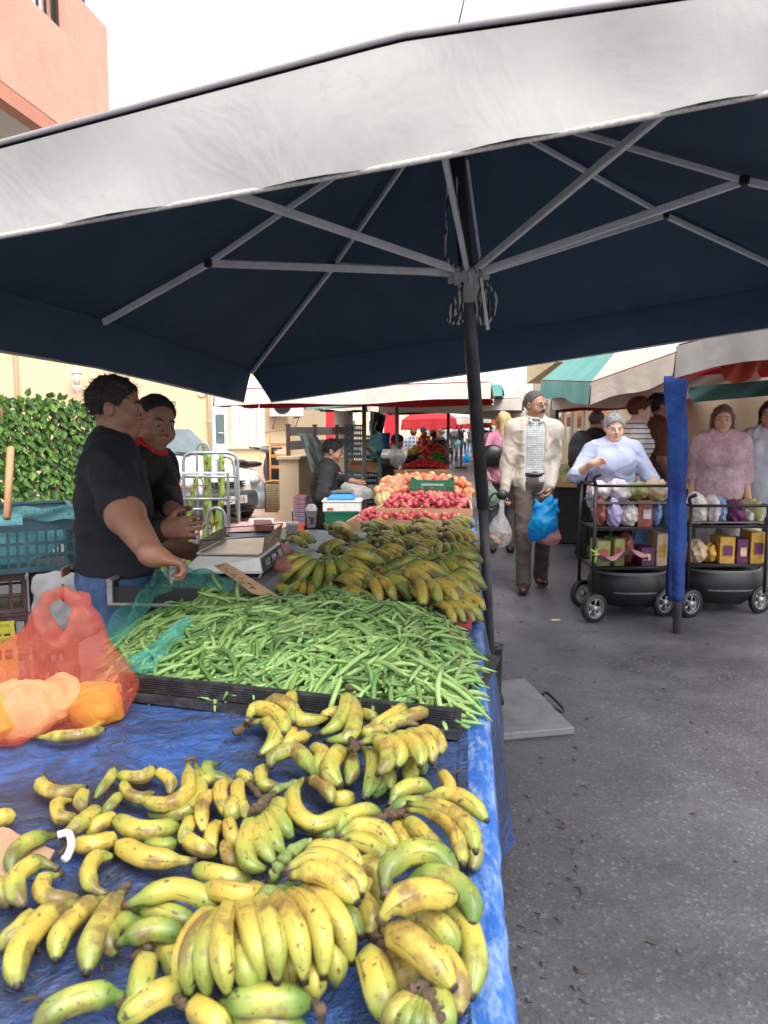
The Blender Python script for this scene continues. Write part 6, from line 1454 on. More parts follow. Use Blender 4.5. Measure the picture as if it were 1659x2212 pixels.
# scattered pink film beside scale, coffee cups, calculator, small box
for i,(u,v,y,r_) in enumerate(((606,1192,3.35,.045),(610,1222,2.95,.04),(597,1205,3.2,.04))):
    T=SDF(); T.ell(P(u,v,Y=y),(r_,r_,r_*.9),None,.02); T.disp(lambda X,Y,Z:.010*(_n3(X,Y,Z,60,i)+_n3(X,Y,Z,110,i+3))); T.build('plastic_bag',BAG_PINK,.007,label=['crumpled pink film behind the displays of the scale','lowest crumpled pink film right of the scale','middle crumpled pink film right of the scale'][i],cat='plastic bag')
CUPW=mat('paper_cup_white',(.68,.66,.62),.5,0,.05)
def cup(label,u,v,r,h,lid,art):
    p=P(u,v,z=TZ+.008); t=thing('coffee_cup',label,'cup',p); b=MB(); b.lathe(p,[(r*.72,0),(r,h),(r*1.06,h),(r*1.06,h+.004)],22); b.build('cup_body',CUPW,t)
    b=MB(); b.lathe(p+V(0,0,h),[(r*1.07,.0045),(r*1.1,.008),(r*1.05,.014)]+([(r*.95,.02),(r*.8,.034),(r*.4,.042)] if lid else [(r*.8,.015)]),22); b.build('lid',WHITEP if not lid else film('clear_dome_lid',(.75,.75,.75),.5,.15),t)
    b=MB(); b.tube([p+V(.005,0,h),p+V(.0,.004,h+.075)],.0035,7); b.build('straw',BLACK,t)
    for a0,a1,z0,z1,m_ in art:
        b=MB(); b.grid(lambda i,j:(lambda rr,an:p+V(rr*math.sin(an),-rr*math.cos(an),lerp(z0,z1,j)*h))(lerp(r*.72,r,lerp(z0,z1,j))+.0008,lerp(a0,a1,i)),8,3); b.keepn=True; b.build('printed_mark',m_,t)
BR_=mat('dark_print',(.06,.03,.03),.5); BB_=mat('blue_print',(.05,.25,.6),.5)
cup('white paper coffee cup with blue printed marks, nearer to the scale',632,1168,.036,.098,False,[(.3,.9,.35,.6,BB_),(-.8,-.2,.15,.28,BR_),(.5,.8,.1,.2,BR_)])
cup('taller coffee cup with domed clear lid and dark printed figure',673,1139,.036,.115,True,[(-.1,.7,.2,.62,BR_),(-.9,-.3,.1,.2,BB_),(-.6,-.2,.55,.65,BR_)])
b=MB(); b.prism([P(551,1136,z=.84),P(592,1136,z=.84),P(585,1122,z=.84),P(548,1122,z=.84)],(0,0,-.03),(0,0,0)); b.build('pastry_box',mat('brown_box',(.2,.08,.05),.7),label='small brown box lying on the table behind the scale pan',cat='box')
p=P(560,1128,z=.81); b=MB(); b.box(P(565,1120,z=.82)-V(0,0,.02),(.17,.11,.03),.1); b.build('display_unit',WHITEP,label='small white device with pale screens behind the scale',cat='device')
b=MB(); b.prism([P(490,1150,z=TZ+.012),P(600,1146,z=TZ+.012),P(640,1128,z=TZ+.012),P(520,1128,z=TZ+.012)],(0,0,0),(0,0,.003)); b.build('pink_paper',mat('pinkish_paper',(.6,.36,.32),.6,0,.2),label='pinkish paper sheet spread behind the scale',cat='paper')
# ---------------------------------------------------------------- bags in people's hands
hL=s3['LW']; hR=s3['RW']
def bag2(label,u,v0,v1,y,w,m,seed,n=None,fat=1.0,res=.010):
    return bag(label,P(u,v1,Y=y),P(u if n is None else n,v0,Y=y),w,w*.65,m,seed=seed,res=res,fat=fat)
T=SDF(); y=6.5; X_=lambda u,v:P(u,v,Y=y)
T.ell(X_(1173,1142),(.125,.09,.10),None,.03); T.ell(X_(1158,1155),(.07,.06,.05),None,.04); T.cap(X_(1175,1125),X_(1184,1090),.12,.05,.06); T.cap(X_(1166,1105),X_(1158,1082),.06,.02,.04); T.cap(X_(1184,1095),X_(1190,1068),.05,.018,.03); T.cap(X_(1198,1100),X_(1202,1078),.04,.012,.03)
T.disp(lambda X,Y,Z:.014*(np.abs(np.sin(X*30-Z*26+3*_n3(X,Y,Z,12)))-.45)+.006*_n3(X,Y,Z,70,2)); T.build('plastic_bag',BAG_BLUE,.009,label='bright blue carrier bag in the left hand of the man with glasses',cat='plastic bag')
T=SDF(); T.ell(X_(1184,1162),(.11,.08,.06),None,.02); T.cap(X_(1188,1150),X_(1196,1120),.07,.03,.05); T.disp(lambda X,Y,Z:.01*_n3(X,Y,Z,50,2)); T.build('plastic_bag',BAG_PINK,.009,label='pale pink bag of red fruit hanging behind the bright blue bag',cat='plastic bag')
bag2('milky bag of potatoes hanging by the right hand of the man with glasses',1077,1075,1180,6.55,.20,BAG_CLEAR,3,1084,1.3)
POT=mat('potato_skin',(.36,.2,.11),.8,0,.25,30)
random.seed(12)
for i in range(14):
    b=MB(); u=random.uniform(1060,1095); v=random.uniform(1150,1175); c=P(u,v,Y=6.55+random.uniform(-.05,.05)); b.sphere(c,(.032,.026,.023),10,7); b.build('potato',POT,label='brown potato inside the milky bag beside the umbrella pole',cat='potato',group='potatoes in the milky bag')
bag2('pale bag with green vegetables in the hand of the blonde woman',1060,1025,1092,8.6,.17,BAG_CLEAR,5,1056,1.3)
T=SDF(); T.ell(P(1060,1073,Y=8.6),(.07,.05,.09),None,.01); T.disp(lambda X,Y,Z:.02*_n3(X,Y,Z,60,2)); T.build('green_vegetables',mat('leafy_green',(.04,.2,.04),.6,0,.4,30),.010,label='leafy green vegetables inside the pale bag of the blonde woman',cat='vegetables')
b=MB(); c=P(1072,1078,Y=6.4); b.tube(arc([c+V(.06,0,.03),c+V(.02,0,.05),c+V(-.03,0,.04),c+V(-.06,0,-.01),c+V(-.07,0,-.06),c+V(-.05,0,-.09),c+V(-.02,0,-.085),c+V(-.015,0,-.07)],6),.011,9); b.sphere(c+V(.05,0,.035),(.05,.035,.045),12,8); b.build('umbrella_handle',BLACK,label='black folding umbrella with hooked handle at the potato bag',cat='umbrella')
bag2('bright blue bag carried in the far street',1008,967,1000,24,.22,BAG_BLUE,6,res=.03); bag2('pale green bag held by the woman in grey trousers far off',990,945,965,32,.34,BAG_AQUA,8,res=.04)
# ---------------------------------------------------------------- fruit stall behind the bananas
def GF(x,y): return (630+.26*x,995+.26*y)
def fbox(label,pts,h,m=WOOD,group='wooden fruit boxes of the apple stall',t=.014):
    """open tray: pts=front-left, front-right, back-right, back-left of the rim"""
    th=thing('fruit_box',label,'fruit box',sum(pts,Vector())/4,group)
    names=('front_board','side_board','back_board','side_board')
    cen=sum(pts,Vector())/4
    for i in range(4):
        a,c=pts[i],pts[(i+1)%4]; dv=(c-a).normalized(); o=dv.cross(V(0,0,1)); o=o if o.dot(cen-a)>0 else -o; o.z=0; o=o.normalized()*t
        e0=dv*(t+.0008 if i%2 else 0); b=MB(); b.prism([a+e0,c-e0,c-e0+o,a+e0+o],(0,0,-h),(0,0,0)); b.build(names[i],m,th)
    b=MB(); k=[cen+(p-cen)*.97 for p in pts]; b.prism(k,(0,0,-h+.001),(0,0,-h+.008)); b.build('bottom',m,th); return th
def fruit_mesh(name,r,m,flat=.9,dim=.18,lump=0):
    b=MB(); rings=[]; 
    for i in range(1,12):
        a=math.pi*i/12; rr=r*math.sin(a)**.9; z=-r*flat*math.cos(a)*(1-dim*math.exp(-(math.sin(a)/.35)**2)) 
        rings.append([V(rr*math.cos(2*math.pi*j/14)*(1+lump*math.sin(3*j)),rr*math.sin(2*math.pi*j/14)*(1+lump*math.cos(2*j)),z) for j in range(14)])
    b.loft(rings); b.tube([V(0,0,r*flat*.7),V(.002,0,r*flat*1.15)],r*.05,5,mi=1)
    return b.mesh(name,[m,STALK])
def m_apple(name,c0,c1,c2,sc=22):
    k=NT(name); oi=k.new('ShaderNodeObjectInfo'); n=k.math('ADD',k.noise(sc,3,.6,stretch=(1,1,.5)),k.math('MULTIPLY',k.math('SUBTRACT',oi.outputs['Random'],.5),.35)); c=k.ramp(n,[(.3,c0),(.52,c1),(.75,c2)])
    f=k.noise(sc*9,2,.5); c=k.mix(k.ramp(f,[(.62,(0,0,0)),(.75,(.45,)*3)]),c,(.7,.45,.35)); k.link(c,k.b.inputs['Base Color']); k.b.inputs['Roughness'].default_value=.35; return k.m
APM=m_apple('red_apple_skin',(.26,.012,.03),(.42,.03,.06),(.6,.22,.12)); POM=m_apple('pomegranate_skin',(.50,.07,.04),(.60,.20,.08),(.60,.34,.14),14)
apple=[fruit_mesh('apple',.0245,APM),fruit_mesh('apple',.0225,APM,.95)]; pome=[fruit_mesh('pomegranate',.034,POM,.92,.02,.02),fruit_mesh('pomegranate',.029,POM,.9,.02,.02)]
def pile(name,label,cat,group,quad,meshes,r,n,hfun,seed,skip=None):
    rr=random.Random(seed); placed=[]; tries=0
    while len(placed)<n and tries<n*60:
        tries+=1; a,c=rr.random(),rr.random(); p=(quad[0].lerp(quad[1],a)).lerp(quad[3].lerp(quad[2],a),c); z=p.z+hfun(a,c)*rr.choice((1,1,.55)); p=V(p.x,p.y,z)
        if skip and skip(p): continue
        if all((p-q).length>r*1.72 for q in placed): placed.append(p)
    for p in placed:
        o=bpy.data.objects.new(name,meshes[rr.randrange(len(meshes))]); COL.objects.link(o); o.location=p; o.rotation_euler=(rr.uniform(-1.3,1.3),rr.uniform(-1.3,1.3),rr.uniform(0,6)); s=rr.uniform(.9,1.1); o.scale=(s,s,s)
        tag(o,label,cat,group)
Pz=lambda g,z:P(*GF(*g),z=z)
c0=P(*GF(985,283),Y=5.88); c1=P(*GF(1352,281),Y=5.86)
def skipc(p): return c0.x-.02<p.x<c1.x+.02 and c0.y-.03<p.y<c0.y+.30
z1=.845; b1=[Pz((452,505),z1),Pz((1480,490),z1),Pz((1470,392),z1),Pz((640,392),z1)]
fbox('front wooden box of red apples just behind the bananas',b1,.07); pile('apple','shiny red apple in the front wooden box','apple','red apples in the front box',[b1[0].lerp(b1[2],.06),b1[1].lerp(b1[3],.06),b1[2].lerp(b1[0],.04),b1[3].lerp(b1[1],.04)],apple,.0245,135,lambda a,c:-.012+.045*math.sin(math.pi*c)**.6*(.6+.4*math.sin(math.pi*a)),1)
z2=.90; b2=[Pz((700,395),z2),Pz((1505,402),z2),Pz((1478,292),z2),Pz((860,285),z2)]
fbox('second wooden box of red apples under the green crate',b2,.08); pile('apple','dark red apple in the second wooden box','apple','red apples in the second box',[b2[0].lerp(b2[2],.06),b2[1].lerp(b2[3],.06),b2[2].lerp(b2[0],.04),b2[3].lerp(b2[1],.04)],apple,.0245,125,lambda a,c:-.005+.065*math.sin(math.pi*min(1,c*1.1))**.6*(.6+.4*math.sin(math.pi*a)),2,skipc)
z3=.95; b3=[Pz((700,270),z3),Pz((1500,275),z3),Pz((1450,205),z3),Pz((790,190),z3)]
fbox('rear wooden box of orange red pomegranates',b3,.08); pile('pomegranate','orange and red pomegranate in the rear heap','pomegranate','pomegranates in the rear box',[b3[0],b3[1],b3[2],b3[3]],pome,.032,150,lambda a,c:.0+(.02 if c<.3 else .085)*(.5+.5*math.sin(math.pi*a)),3,skipc)
st=thing('fruit_stall_table','dark board stand carrying the apple boxes','table',b1[0]); b=MB(); b.prism([b1[0]-V(0,0,.075),b1[1]-V(0,0,.075),V(b3[2].x,b3[2].y,b3[2].z-.085),V(b3[3].x,b3[3].y,b3[3].z-.085)],(0,0,-.05),(0,0,-.003)); b.build('board',BLACK,st)
for p in(b1[0]*.95+b1[2]*.05,b1[1]*.95+b1[3]*.05,b3[2]*.97+b3[0]*.03,b3[3]*.97+b3[1]*.03):
    b=MB(); b.box((p.x,p.y,(p.z-.13)/2),(.04,.04,p.z-.13)); b.build('leg',POLE2,st)
b=MB(); a_,c_=b1[0]-V(0,0,.13),b1[1]-V(0,0,.13); b.prism([V(a_.x+.03,a_.y+.02,0),V(c_.x-.03,c_.y+.02,0),V(c_.x-.03,c_.y+.02,a_.z),V(a_.x+.03,a_.y+.02,a_.z)],(0,0,0),(0,.01,0)); b.build('dark_skirt',BLACK,st)
# green crate on the pomegranates with its moulded lettering
a=math.atan2(c1.y-c0.y,c1.x-c0.x); lx=(c1-c0).length; MG=FRM(c0,a)
th=thing('green_crate','green plastic crate with raised corners and white lettering on the fruit heap','crate',c0)
b=MB(); 
def gx(x0,x1,y0,y1,z0,z1,bb=None): (bb or b).hexa([MG@V(x0,y0,z0),MG@V(x1,y0,z0),MG@V(x1,y1,z0),MG@V(x0,y1,z0),MG@V(x0,y0,z1),MG@V(x1,y0,z1),MG@V(x1,y1,z1),MG@V(x0,y1,z1)])
ly=.27;H_=.125
for y0 in(0,ly-.008):
    gx(0,lx,y0,y0+.008,0,.012); gx(0,lx,y0,y0+.008,.060,.095)
    for i in range(23): x=.004+(lx-.012)*i/22; gx(x,x+.005,y0+.001,y0+.007,.012,.060)
    for x0,x1 in((0,.05),(lx-.05,lx)): b.prism([MG@V(x0,y0,.095),MG@V(x1,y0,.095),MG@V(x1 if x0==0 else x1,y0,H_ if x0 else .098),MG@V(x0,y0,.098 if x0 else H_)],(0,0,0),MG.to_3x3()@V(0,.008,0))
for x0 in(0,lx-.008): 
    gx(x0,x0+.008,.008,ly-.008,0,.012); gx(x0,x0+.008,.008,ly-.008,.055,H_)
    for i in range(12): y=.01+(ly-.03)*i/11; gx(x0+.001,x0+.007,y,y+.005,.012,.055)
gx(.008,lx-.008,.008,ly-.008,.002,.008); b.build('crate_body',CRGREEN,th)
text('AGROPAPADAKIS',.022,'lettering',mat('white_print',(.75,.75,.75),.6),th,MG@Matrix.Translation((lx*.5,-.0012,.077))@Matrix.Rotation(R(90),4,'X'),.0006)
# bags lying on the fruit
T=SDF(); c=P(*GF(870,225),Y=6.3); T.ell(c,(.105,.10,.085),None,.02); T.ell(c+V(-.08,-.05,-.03),(.07,.06,.05),None,.05); T.disp(lambda X,Y,Z:.012*(np.abs(np.sin(X*45+5*_n3(X,Y,Z,15)))-.5)+.006*_n3(X,Y,Z,70,1)); T.build('paper_bag',BAG_BROWN,.008,label='crumpled brown paper bag on the fruit boxes',cat='paper bag')
T=SDF(); c=P(*GF(790,330),Y=5.95); T.ell(c,(.10,.09,.075),None,.02); T.ell(c+V(.07,-.02,-.02),(.07,.06,.045),None,.04); T.disp(lambda X,Y,Z:.012*(np.abs(np.sin(X*40+Z*20+4*_n3(X,Y,Z,15)))-.5)+.008*_n3(X,Y,Z,60,1)); T.build('plastic_bag',BAG_YEL,.008,label='crumpled pale yellow plastic bags on the second apple box',cat='plastic bag')
T=SDF(); c=P(*GF(560,270),Y=6.9); T.ell(c,(.12,.1,.07),None,.02); T.cap(c,c+V(-.12,0,.06),.05,.04,.05); T.disp(lambda X,Y,Z:.012*_n3(X,Y,Z,40,1)+.008*_n3(X,Y,Z,80,1)); T.build('plastic_bag',BAG_CLEAR,.010,label='crumpled milky plastic bag beside the blue scale',cat='plastic bag')
b=MB(); b.prism([P(*GF(g[0],g[1]),Y=6.1)+V(0,0,.0) for g in((870,320),(960,285),(1060,300),(1040,320),(960,312))],(0,0,0),(0,.1,0)); b.build('dark_sack',mat('dark_sack',(.06,.04,.035),.8),label='dark sack edge between the two heaps of apples',cat='sack')
# vendor's white box, green crate, blue scale
c0=P(*GF(258,425),Y=6.35); c1=P(*GF(575,420),Y=6.35); a=math.atan2(c1.y-c0.y,c1.x-c0.x); lx=(c1-c0).length; hb=P(*GF(300,345),Y=6.35).z-c0.z
MW=FRM(c0,a); b=MB(); b.hexa([MW@V(x,y,z) for z in(.001,hb) for x,y in((0,0),(lx,0),(lx,.26),(0,.26))]); b.hexa([MW@V(x,y,z) for z in(hb+.0005,hb+.012) for x,y in((-.008,-.008),(lx+.008,-.008),(lx+.008,.27),(-.008,.27))]); b.build('white_box',WHITEP,bevel=.004,label='white foam box under the blue scale',cat='box')
b=MB(); b.box(MW@V(lx*.2,-.003,hb*.3),(.05,.003,.02),a); b.build('red_label',mat('faded_red_print',(.5,.12,.06),.6),label='small faded red label on the white foam box',cat='sticker')
crate('green_crate','green slatted crate under the white foam box',FRM(c0+V(.02,.0,-.12),a),(lx-.06,.26,.119),CRGREEN,nb=16,rows=2,solid=.25)
b=MB(); b.prism([MW@V(.03,.01,0),MW@V(lx-.04,.01,0),MW@V(lx-.04,.25,0),MW@V(.03,.25,0)],(0,0,-c0.z+.001),(0,0,-.122)); b.build('stand_block',BLACK,label='dark stand under the green slatted crate',cat='stand')
bs=thing('blue_scale','bright blue plastic scale with grey pan on the white foam box','scale',MW@V(lx*.5,.1,hb+.013)); b=MB(); z=hb+.0135
lo=[MW@V(x,y,z) for x,y in((.03,.0),(lx*.82,.0),(lx*.86,.22),(.06,.22))]; hi=[MW@V(x,y,z+.055) for x,y in((.08,.04),(lx*.76,.04),(lx*.78,.2),(.11,.2))]
b.hexa(lo+[p+V(0,0,.012) for p in lo]); b.hexa([p+V(0,0,.0125) for p in lo]+hi); b.build('housing',BLUEP,bs,bevel=.004)
b=MB(); b.prism([MW@V(x,y,z+.075) for x,y in((.07,.03),(lx*.78,.03),(lx*.8,.22),(.11,.22))],(0,0,-.012),(0,0,0)); b.build('pan',STL,bs)
b=MB(); b.lathe(MW@V(lx*.45,.12,z+.05),[(.03,0),(.03,.014)],12); b.build('pan_support',BLACK,bs)
# citrus print boxes and red box at the left
ORB=mat('orange_printed_card',(.75,.2,.05),.6,0,.3,14); BLB=mat('blue_printed_card',(.15,.3,.6),.6,0,.3,14)
for k in range(7):
    p=P(651,1128-k*9.0,Y=8.2); b=MB(); b.box(p,(.13,.2,.040),-.1,1); b.box(p+V(0,-.001,.006),(.136,.204,.016),-.1,0); b.build('carton',[BLB,ORB],label='flat orange and blue fruit carton number %s from the bottom of the stack by the pillar'%['one','two','three','four','five','six','seven'][k] if False else ['lowest orange and blue carton of the stack beside the yellow pillar','second lowest orange and blue carton beside the yellow pillar','third carton up in the stack beside the yellow pillar','middle carton of the tall stack beside the yellow pillar','carton just above the middle of the stack beside the yellow pillar','second highest carton of the stack beside the yellow pillar','topmost orange and blue carton beside the yellow pillar'][k],cat='carton',group='orange and blue cartons by the pillar',bevel=.003)
p=P(651,1136,Y=8.2); b=MB(); b.box((p.x,p.y,p.z/2-.0),(.15,.22,p.z),-.1); b.build('cardboard_block',CARDB,label='cardboard block carrying the orange and blue cartons',cat='carton')
b=MB(); p=P(645,1140,Y=7.9); b.box((p.x,p.y-.1,p.z),(.16,.14,.07),-.1); b.build('red_carton',mat('vermilion_card',(.7,.06,.02),.6),label='vermilion red carton below the orange and blue ones',cat='carton')
b=MB(); b.box((p.x,p.y-.1,(p.z-.036)/2),(.15,.13,p.z-.036),-.1); b.build('dark_block',BLACK,label='dark block under the vermilion red carton',cat='stand')
for k in range(4):
    p=P(680,1150-k*14,Y=7.9); crate('brown_crate','dark brown crate in the shade behind the white foam box, %s'%['lowest','second','third','uppermost'][k],FRM(p-V(.06,0,0),-.1),(.22,.24,.062),CRBROWN,'brown crates behind the foam box',nb=10,solid=.2,hand=False)
p=P(680,1154,Y=7.9); b=MB(); b.prism([p+V(-.06,0,0),p+V(.16,-.02,0),p+V(.18,.22,0),p+V(-.04,.24,0)],(0,0,-p.z+.001),(0,0,-.001)); b.build('dark_stand',BLACK,label='dark base under the brown crates behind the foam box',cat='stand')
# crate stacks behind the vendor
def KF(x,y): return (763+.18*x,829.5+.18*y)
def stack(u,v0,v1,n,Y,wpx,m,lab,ang=-.1):
    for k in range(n):
        v=lerp(v1,v0,k/n); p=P(u,v,Y=Y); w=wpx/F*Y; h=P(u,lerp(v1,v0,(k+1)/n),Y=Y).z-p.z
        crate('stacked_crate','%s, %s from the ground'%(lab,['first','second','third','fourth','fifth','sixth','seventh','eighth','ninth','tenth','eleventh','twelfth','thirteenth','fourteenth','fifteenth','sixteenth'][k]),FRM(p,ang),(w,w*.65,h*.97),m,lab+'s',nb=10,solid=.3,hand=False)
stack(744,917,1100,16,11.2,40,CRGREY,'grey green crate of the tall stack behind the vendor')
stack(783,940,1100,14,12.2,34,CRBLUE,'slate crate of the stack right of the tall one')
stack(820,1003,1080,6,10.2,30,BLACK,'black crate of the low stack below the seated man')
stack(700,1040,1120,5,9.6,42,CRGREEN,'dark green crate behind the reaching vendor')
b=MB(); p=P(730,1000,Y=9.9); fbp=[P(693,1005,Y=9.6),P(812,1009,Y=9.6),P(808,998,Y=10.4),P(705,995,Y=10.4)]
th=fbox('empty pale wooden fruit box lying on the black crates behind the vendor',[P(752,1004,Y=9.7),P(825,1010,Y=9.7),P(820,1000,Y=10.3),P(757,994,Y=10.3)],.07,group='empty wooden boxes behind the vendor')
p=P(830,1070,Y=10.0); b=MB(); b.box(P(818,1062,Y=9.4),(.24,.18,.16),-.1); b.build('cream_box',mat('cream_box',(.6,.55,.4),.7),label='cream box with a dark hand hole on the low black crates',cat='box',bevel=.004)
b=MB(); b.tube(arc([P(792,968,Y=9.2),P(812,985,Y=9.2),P(820,1000,Y=9.2),P(820,1070,Y=9.2)],5),.02,8); b.build('green_tube_stand',mat('green_tube',(.03,.2,.14),.4),label='bent green steel tube beside the reaching vendor',cat='stand')
b=MB(); b.box(P(795,972,Y=9.25),(.16,.1,.05),Euler((.5,0,.3)).to_matrix()); b.build('receipt_scale',WHITEP,label='white topped scale display behind the reaching vendor',cat='scale',bevel=.005)
b=MB(); b.box(P(852,980,Y=10.9),(.36,.25,.06),Euler((.3,0,-.1)).to_matrix()); b.build('white_scale',WHITEP,label='white counter scale in front of the bearded man',cat='scale',bevel=.01)
# dark cloth over the fence, chair, hanging tarps
def drape(name,m,q,f,label,cat,n=22):
    b=MB(); b.grid(lambda a,c:(q[0].lerp(q[1],a)).lerp(q[3].lerp(q[2],a),c)+V(0,f*math.sin(a*13+c*3)+f*.5*math.sin(a*29-c*5),0),n,n); b.keepn=True; return b.build(name,m,label=label,cat=cat)
Q0=lambda u,v,y:P(u,v,Y=y)
drape('grey_tarpaulin',mat('grey_green_sheet',(.13,.16,.16),.5,0,.2,5,.5,6),[Q0(645,935,11.8),Q0(682,938,11.6),Q0(722,1012,11.2),Q0(672,1020,11.3)],.07,'grey green tarpaulin thrown over the slatted railing','tarpaulin')
drape('hanging_cloth',mat('grey_blue_cloth2',(.3,.36,.42),.7,0,.2,5,.5,6),[Q0(800,888,11.5),Q0(822,890,11.5),Q0(816,968,11.5),Q0(798,965,11.5)],.06,'pale grey blue cloth hanging from the second awning','cloth')
drape('hanging_sack',BLACK,[Q0(815,892,11.3),Q0(834,897,11.3),Q0(826,938,11.3),Q0(808,928,11.3)],.06,'black sack hanging beside the pale cloth','sack')
T=SDF(); T.ell(P(812,960,Y=11.3),(.12,.08,.14),None,.02); T.cap(P(815,945,Y=11.3),P(806,985,Y=11.3),.06,.05,.05); T.disp(lambda X,Y,Z:.03*_n3(X,Y,Z,25,2)); T.build('plastic_bag',BAG_AQUA,.018,label='pale aqua bag hanging at the crate stacks',cat='plastic bag')
b=MB(); p=P(823,960,Y=13.5); b.lathe((p.x,p.y,p.z-.3),[(.14,0),(.16,.5)],16); b.build('blue_bin',mat('strong_blue_bin',(.02,.13,.42),.4),label='blue plastic bin behind the aqua bag',cat='bin')
T=SDF(); T.ell(P(858,990,Y=10.2),(.10,.08,.14),None,.02); T.cap(P(860,985,Y=10.2),P(850,965,Y=10.2),.07,.03,.05); T.disp(lambda X,Y,Z:.02*_n3(X,Y,Z,25,2)+.01*_n3(X,Y,Z,60,2)); T.build('plastic_bag',BAG_CLEAR,.012,label='stack of clear bags hanging before the vegetable table',cat='plastic bag')
# vegetable stall
zv=.84; v1=[P(*KF(555,1020),Y=11.6),P(*KF(1158,1015),Y=11.6),P(*KF(1120,960),Y=12.8),P(*KF(640,960),Y=12.8)]
for q_ in v1: q_.z=zv
v1[2]=P(*KF(1125,800),Y=18); v1[3]=P(*KF(760,800),Y=18); v1[2].z=v1[3].z=1.0
vs_=thing('vegetable_table','long vegetable table with pale wooden front board','table',v1[0]); b=MB(); b.prism([v1[0],v1[1],v1[1]+V(0,.03,0),v1[0]+V(0,.03,0)],(0,0,-.09),(0,0,0)); b.build('front_board',WOOD,vs_)
b=MB(); b.prism([v1[0]+V(0,.04,0),v1[1]+V(0,.04,0),v1[2],v1[3]],(0,0,-.06),(0,0,-.03)); b.build('board',BLACK,vs_)
b=MB(); b.prism([V(v1[0].x-.1,v1[0].y+.05,.0),V(v1[1].x-.05,v1[1].y+.05,0),V(v1[1].x-.05,v1[1].y+.05,zv-.09),V(v1[0].x-.1,v1[0].y+.05,zv-.09)],(0,0,0),(0,.02,0)); b.prism([V(v1[1].x-.02,v1[1].y+.08,0),V(v1[2].x,v1[2].y,0),V(v1[2].x,v1[2].y,.94),V(v1[1].x-.02,v1[1].y+.08,zv-.07)],(0,0,0),(-.02,0,0)); b.build('skirt',mat('navy_skirt',(.01,.02,.06),.6),vs_)
def heapst(name,label,cat,pts,m,item,n,hh,seed,r):
    """low heap of small produce: one object of many little bodies"""
    rr=random.Random(seed); b=MB()
    for i in range(n):
        a,c=rr.random(),rr.random(); p=(pts[0].lerp(pts[1],a)).lerp(pts[3].lerp(pts[2],a),c); p=p+V(0,0,hh*math.sin(math.pi*a)*math.sin(math.pi*min(1,c+.1))*rr.uniform(.6,1))
        if item=='long':
            an=rr.uniform(0,6.28); d=V(math.cos(an),math.sin(an),rr.uniform(-.2,.3))*r*2.4; b.tube([p-d,p+V(0,0,r*.3),p+d],[r*.2,r*.55,r*.12],5)
        else: b.sphere(p,(r,r,r*.85),8,6)
    b.grid(lambda a,c:(pts[0].lerp(pts[1],a)).lerp(pts[3].lerp(pts[2],a),c)+V(0,0,hh*.8*math.sin(math.pi*a)*math.sin(math.pi*min(1,c+.1))-.01),10,6); b.build(name,m,label=label,cat=cat,kind='stuff')
tq=lambda a0,a1,c0,c1:[(v1[0].lerp(v1[1],a)).lerp(v1[3].lerp(v1[2],a),c)+V(0,0,.0) for a,c in((a0,c0),(a1,c0),(a1,c1),(a0,c1))]
RC=m_apple('red_pepper_skin',(.6,.02,.02),(.7,.035,.02),(.75,.1,.04)); GC=mat('green_pepper_skin',(.06,.22,.04),.35,0,.3,12); PU=mat('aubergine_skin',(.05,.015,.04),.25,0,.3,10); YC=mat('yellow_pepper_skin',(.7,.5,.08),.35,0,.2,10)
heapst('red_chillies','heap of small red chillies at the front of the vegetable table','chillies',tq(.05,.92,.01,.14),RC,'long',420,.12,1,.022)
heapst('aubergines','dark aubergines on the vegetable table, left','aubergines',tq(.0,.4,.16,.27),PU,'long',60,.14,2,.05)
heapst('green_peppers','long green peppers on the vegetable table, right','peppers',tq(.55,.95,.15,.27),GC,'long',90,.16,3,.035)
rrr=random.Random(3)
tom=[fruit_mesh('tomato',.042,RC,.8,.1)]
pile('tomato','red tomato in the big heap on the vegetable table','tomato','tomatoes on the vegetable table',tq(.3,.98,.28,.5),tom,.042,110,lambda a,c:.05+.22*math.sin(math.pi*a)*math.sin(math.pi*c),8)
pile('yellow_pepper','yellow pepper beside the tomato heap','pepper','yellow peppers on the vegetable table',tq(.02,.28,.28,.42),[fruit_mesh('yellow_pepper',.05,YC,1.1,.1)],.05,16,lambda a,c:.05+.12*math.sin(math.pi*a),9)
heapst('red_peppers','far heap of red peppers on the vegetable table','peppers',tq(.1,.6,.52,.8),RC,'round',160,.42,4,.055); heapst('dark_greens','far heap of dark courgettes on the vegetable table','courgettes',tq(.6,.98,.52,.8),mat('courgette_skin',(.03,.09,.03),.4,0,.3,9),'long',90,.30,5,.06)
heapst('pale_greens','far heap of light green vegetables','vegetables',tq(.0,.3,.82,1),GC,'long',70,.25,6,.06)
for (x0,y0,x1,y1) in((760,850,830,950),(880,870,970,970)):
    p0=P(*KF(x0,y0),Y=13.2); p1=P(*KF(x1,y1),Y=12.6); b=MB(); b.prism([p0,p0+V(.10,0,0),p1+V(.10,0,0),p1],(0,0,0),(0,.01,.0)); b.build('price_card',mat('grey_card',(.45,.45,.45),.7),label='slanting grey price card %s the tomatoes'%('left of' if x0<800 else 'in front of'),cat='price card')
b=MB(); p=P(*KF(700,1085),Y=10.8); b.box(P(*KF(740,1095),Y=10.9),(1.0,.25,.14),-.1); b.build('slatted_box',WOOD,label='pale slatted box under the vegetable table front',cat='box')
b=MB(); b.tube([P(*KF(620,1040),Y=6.9),P(*KF(690,1130),Y=6.7)],.006,6); b.build('thin_stick',WOODP,label='thin wooden stick stuck in the fruit heap',cat='stick')
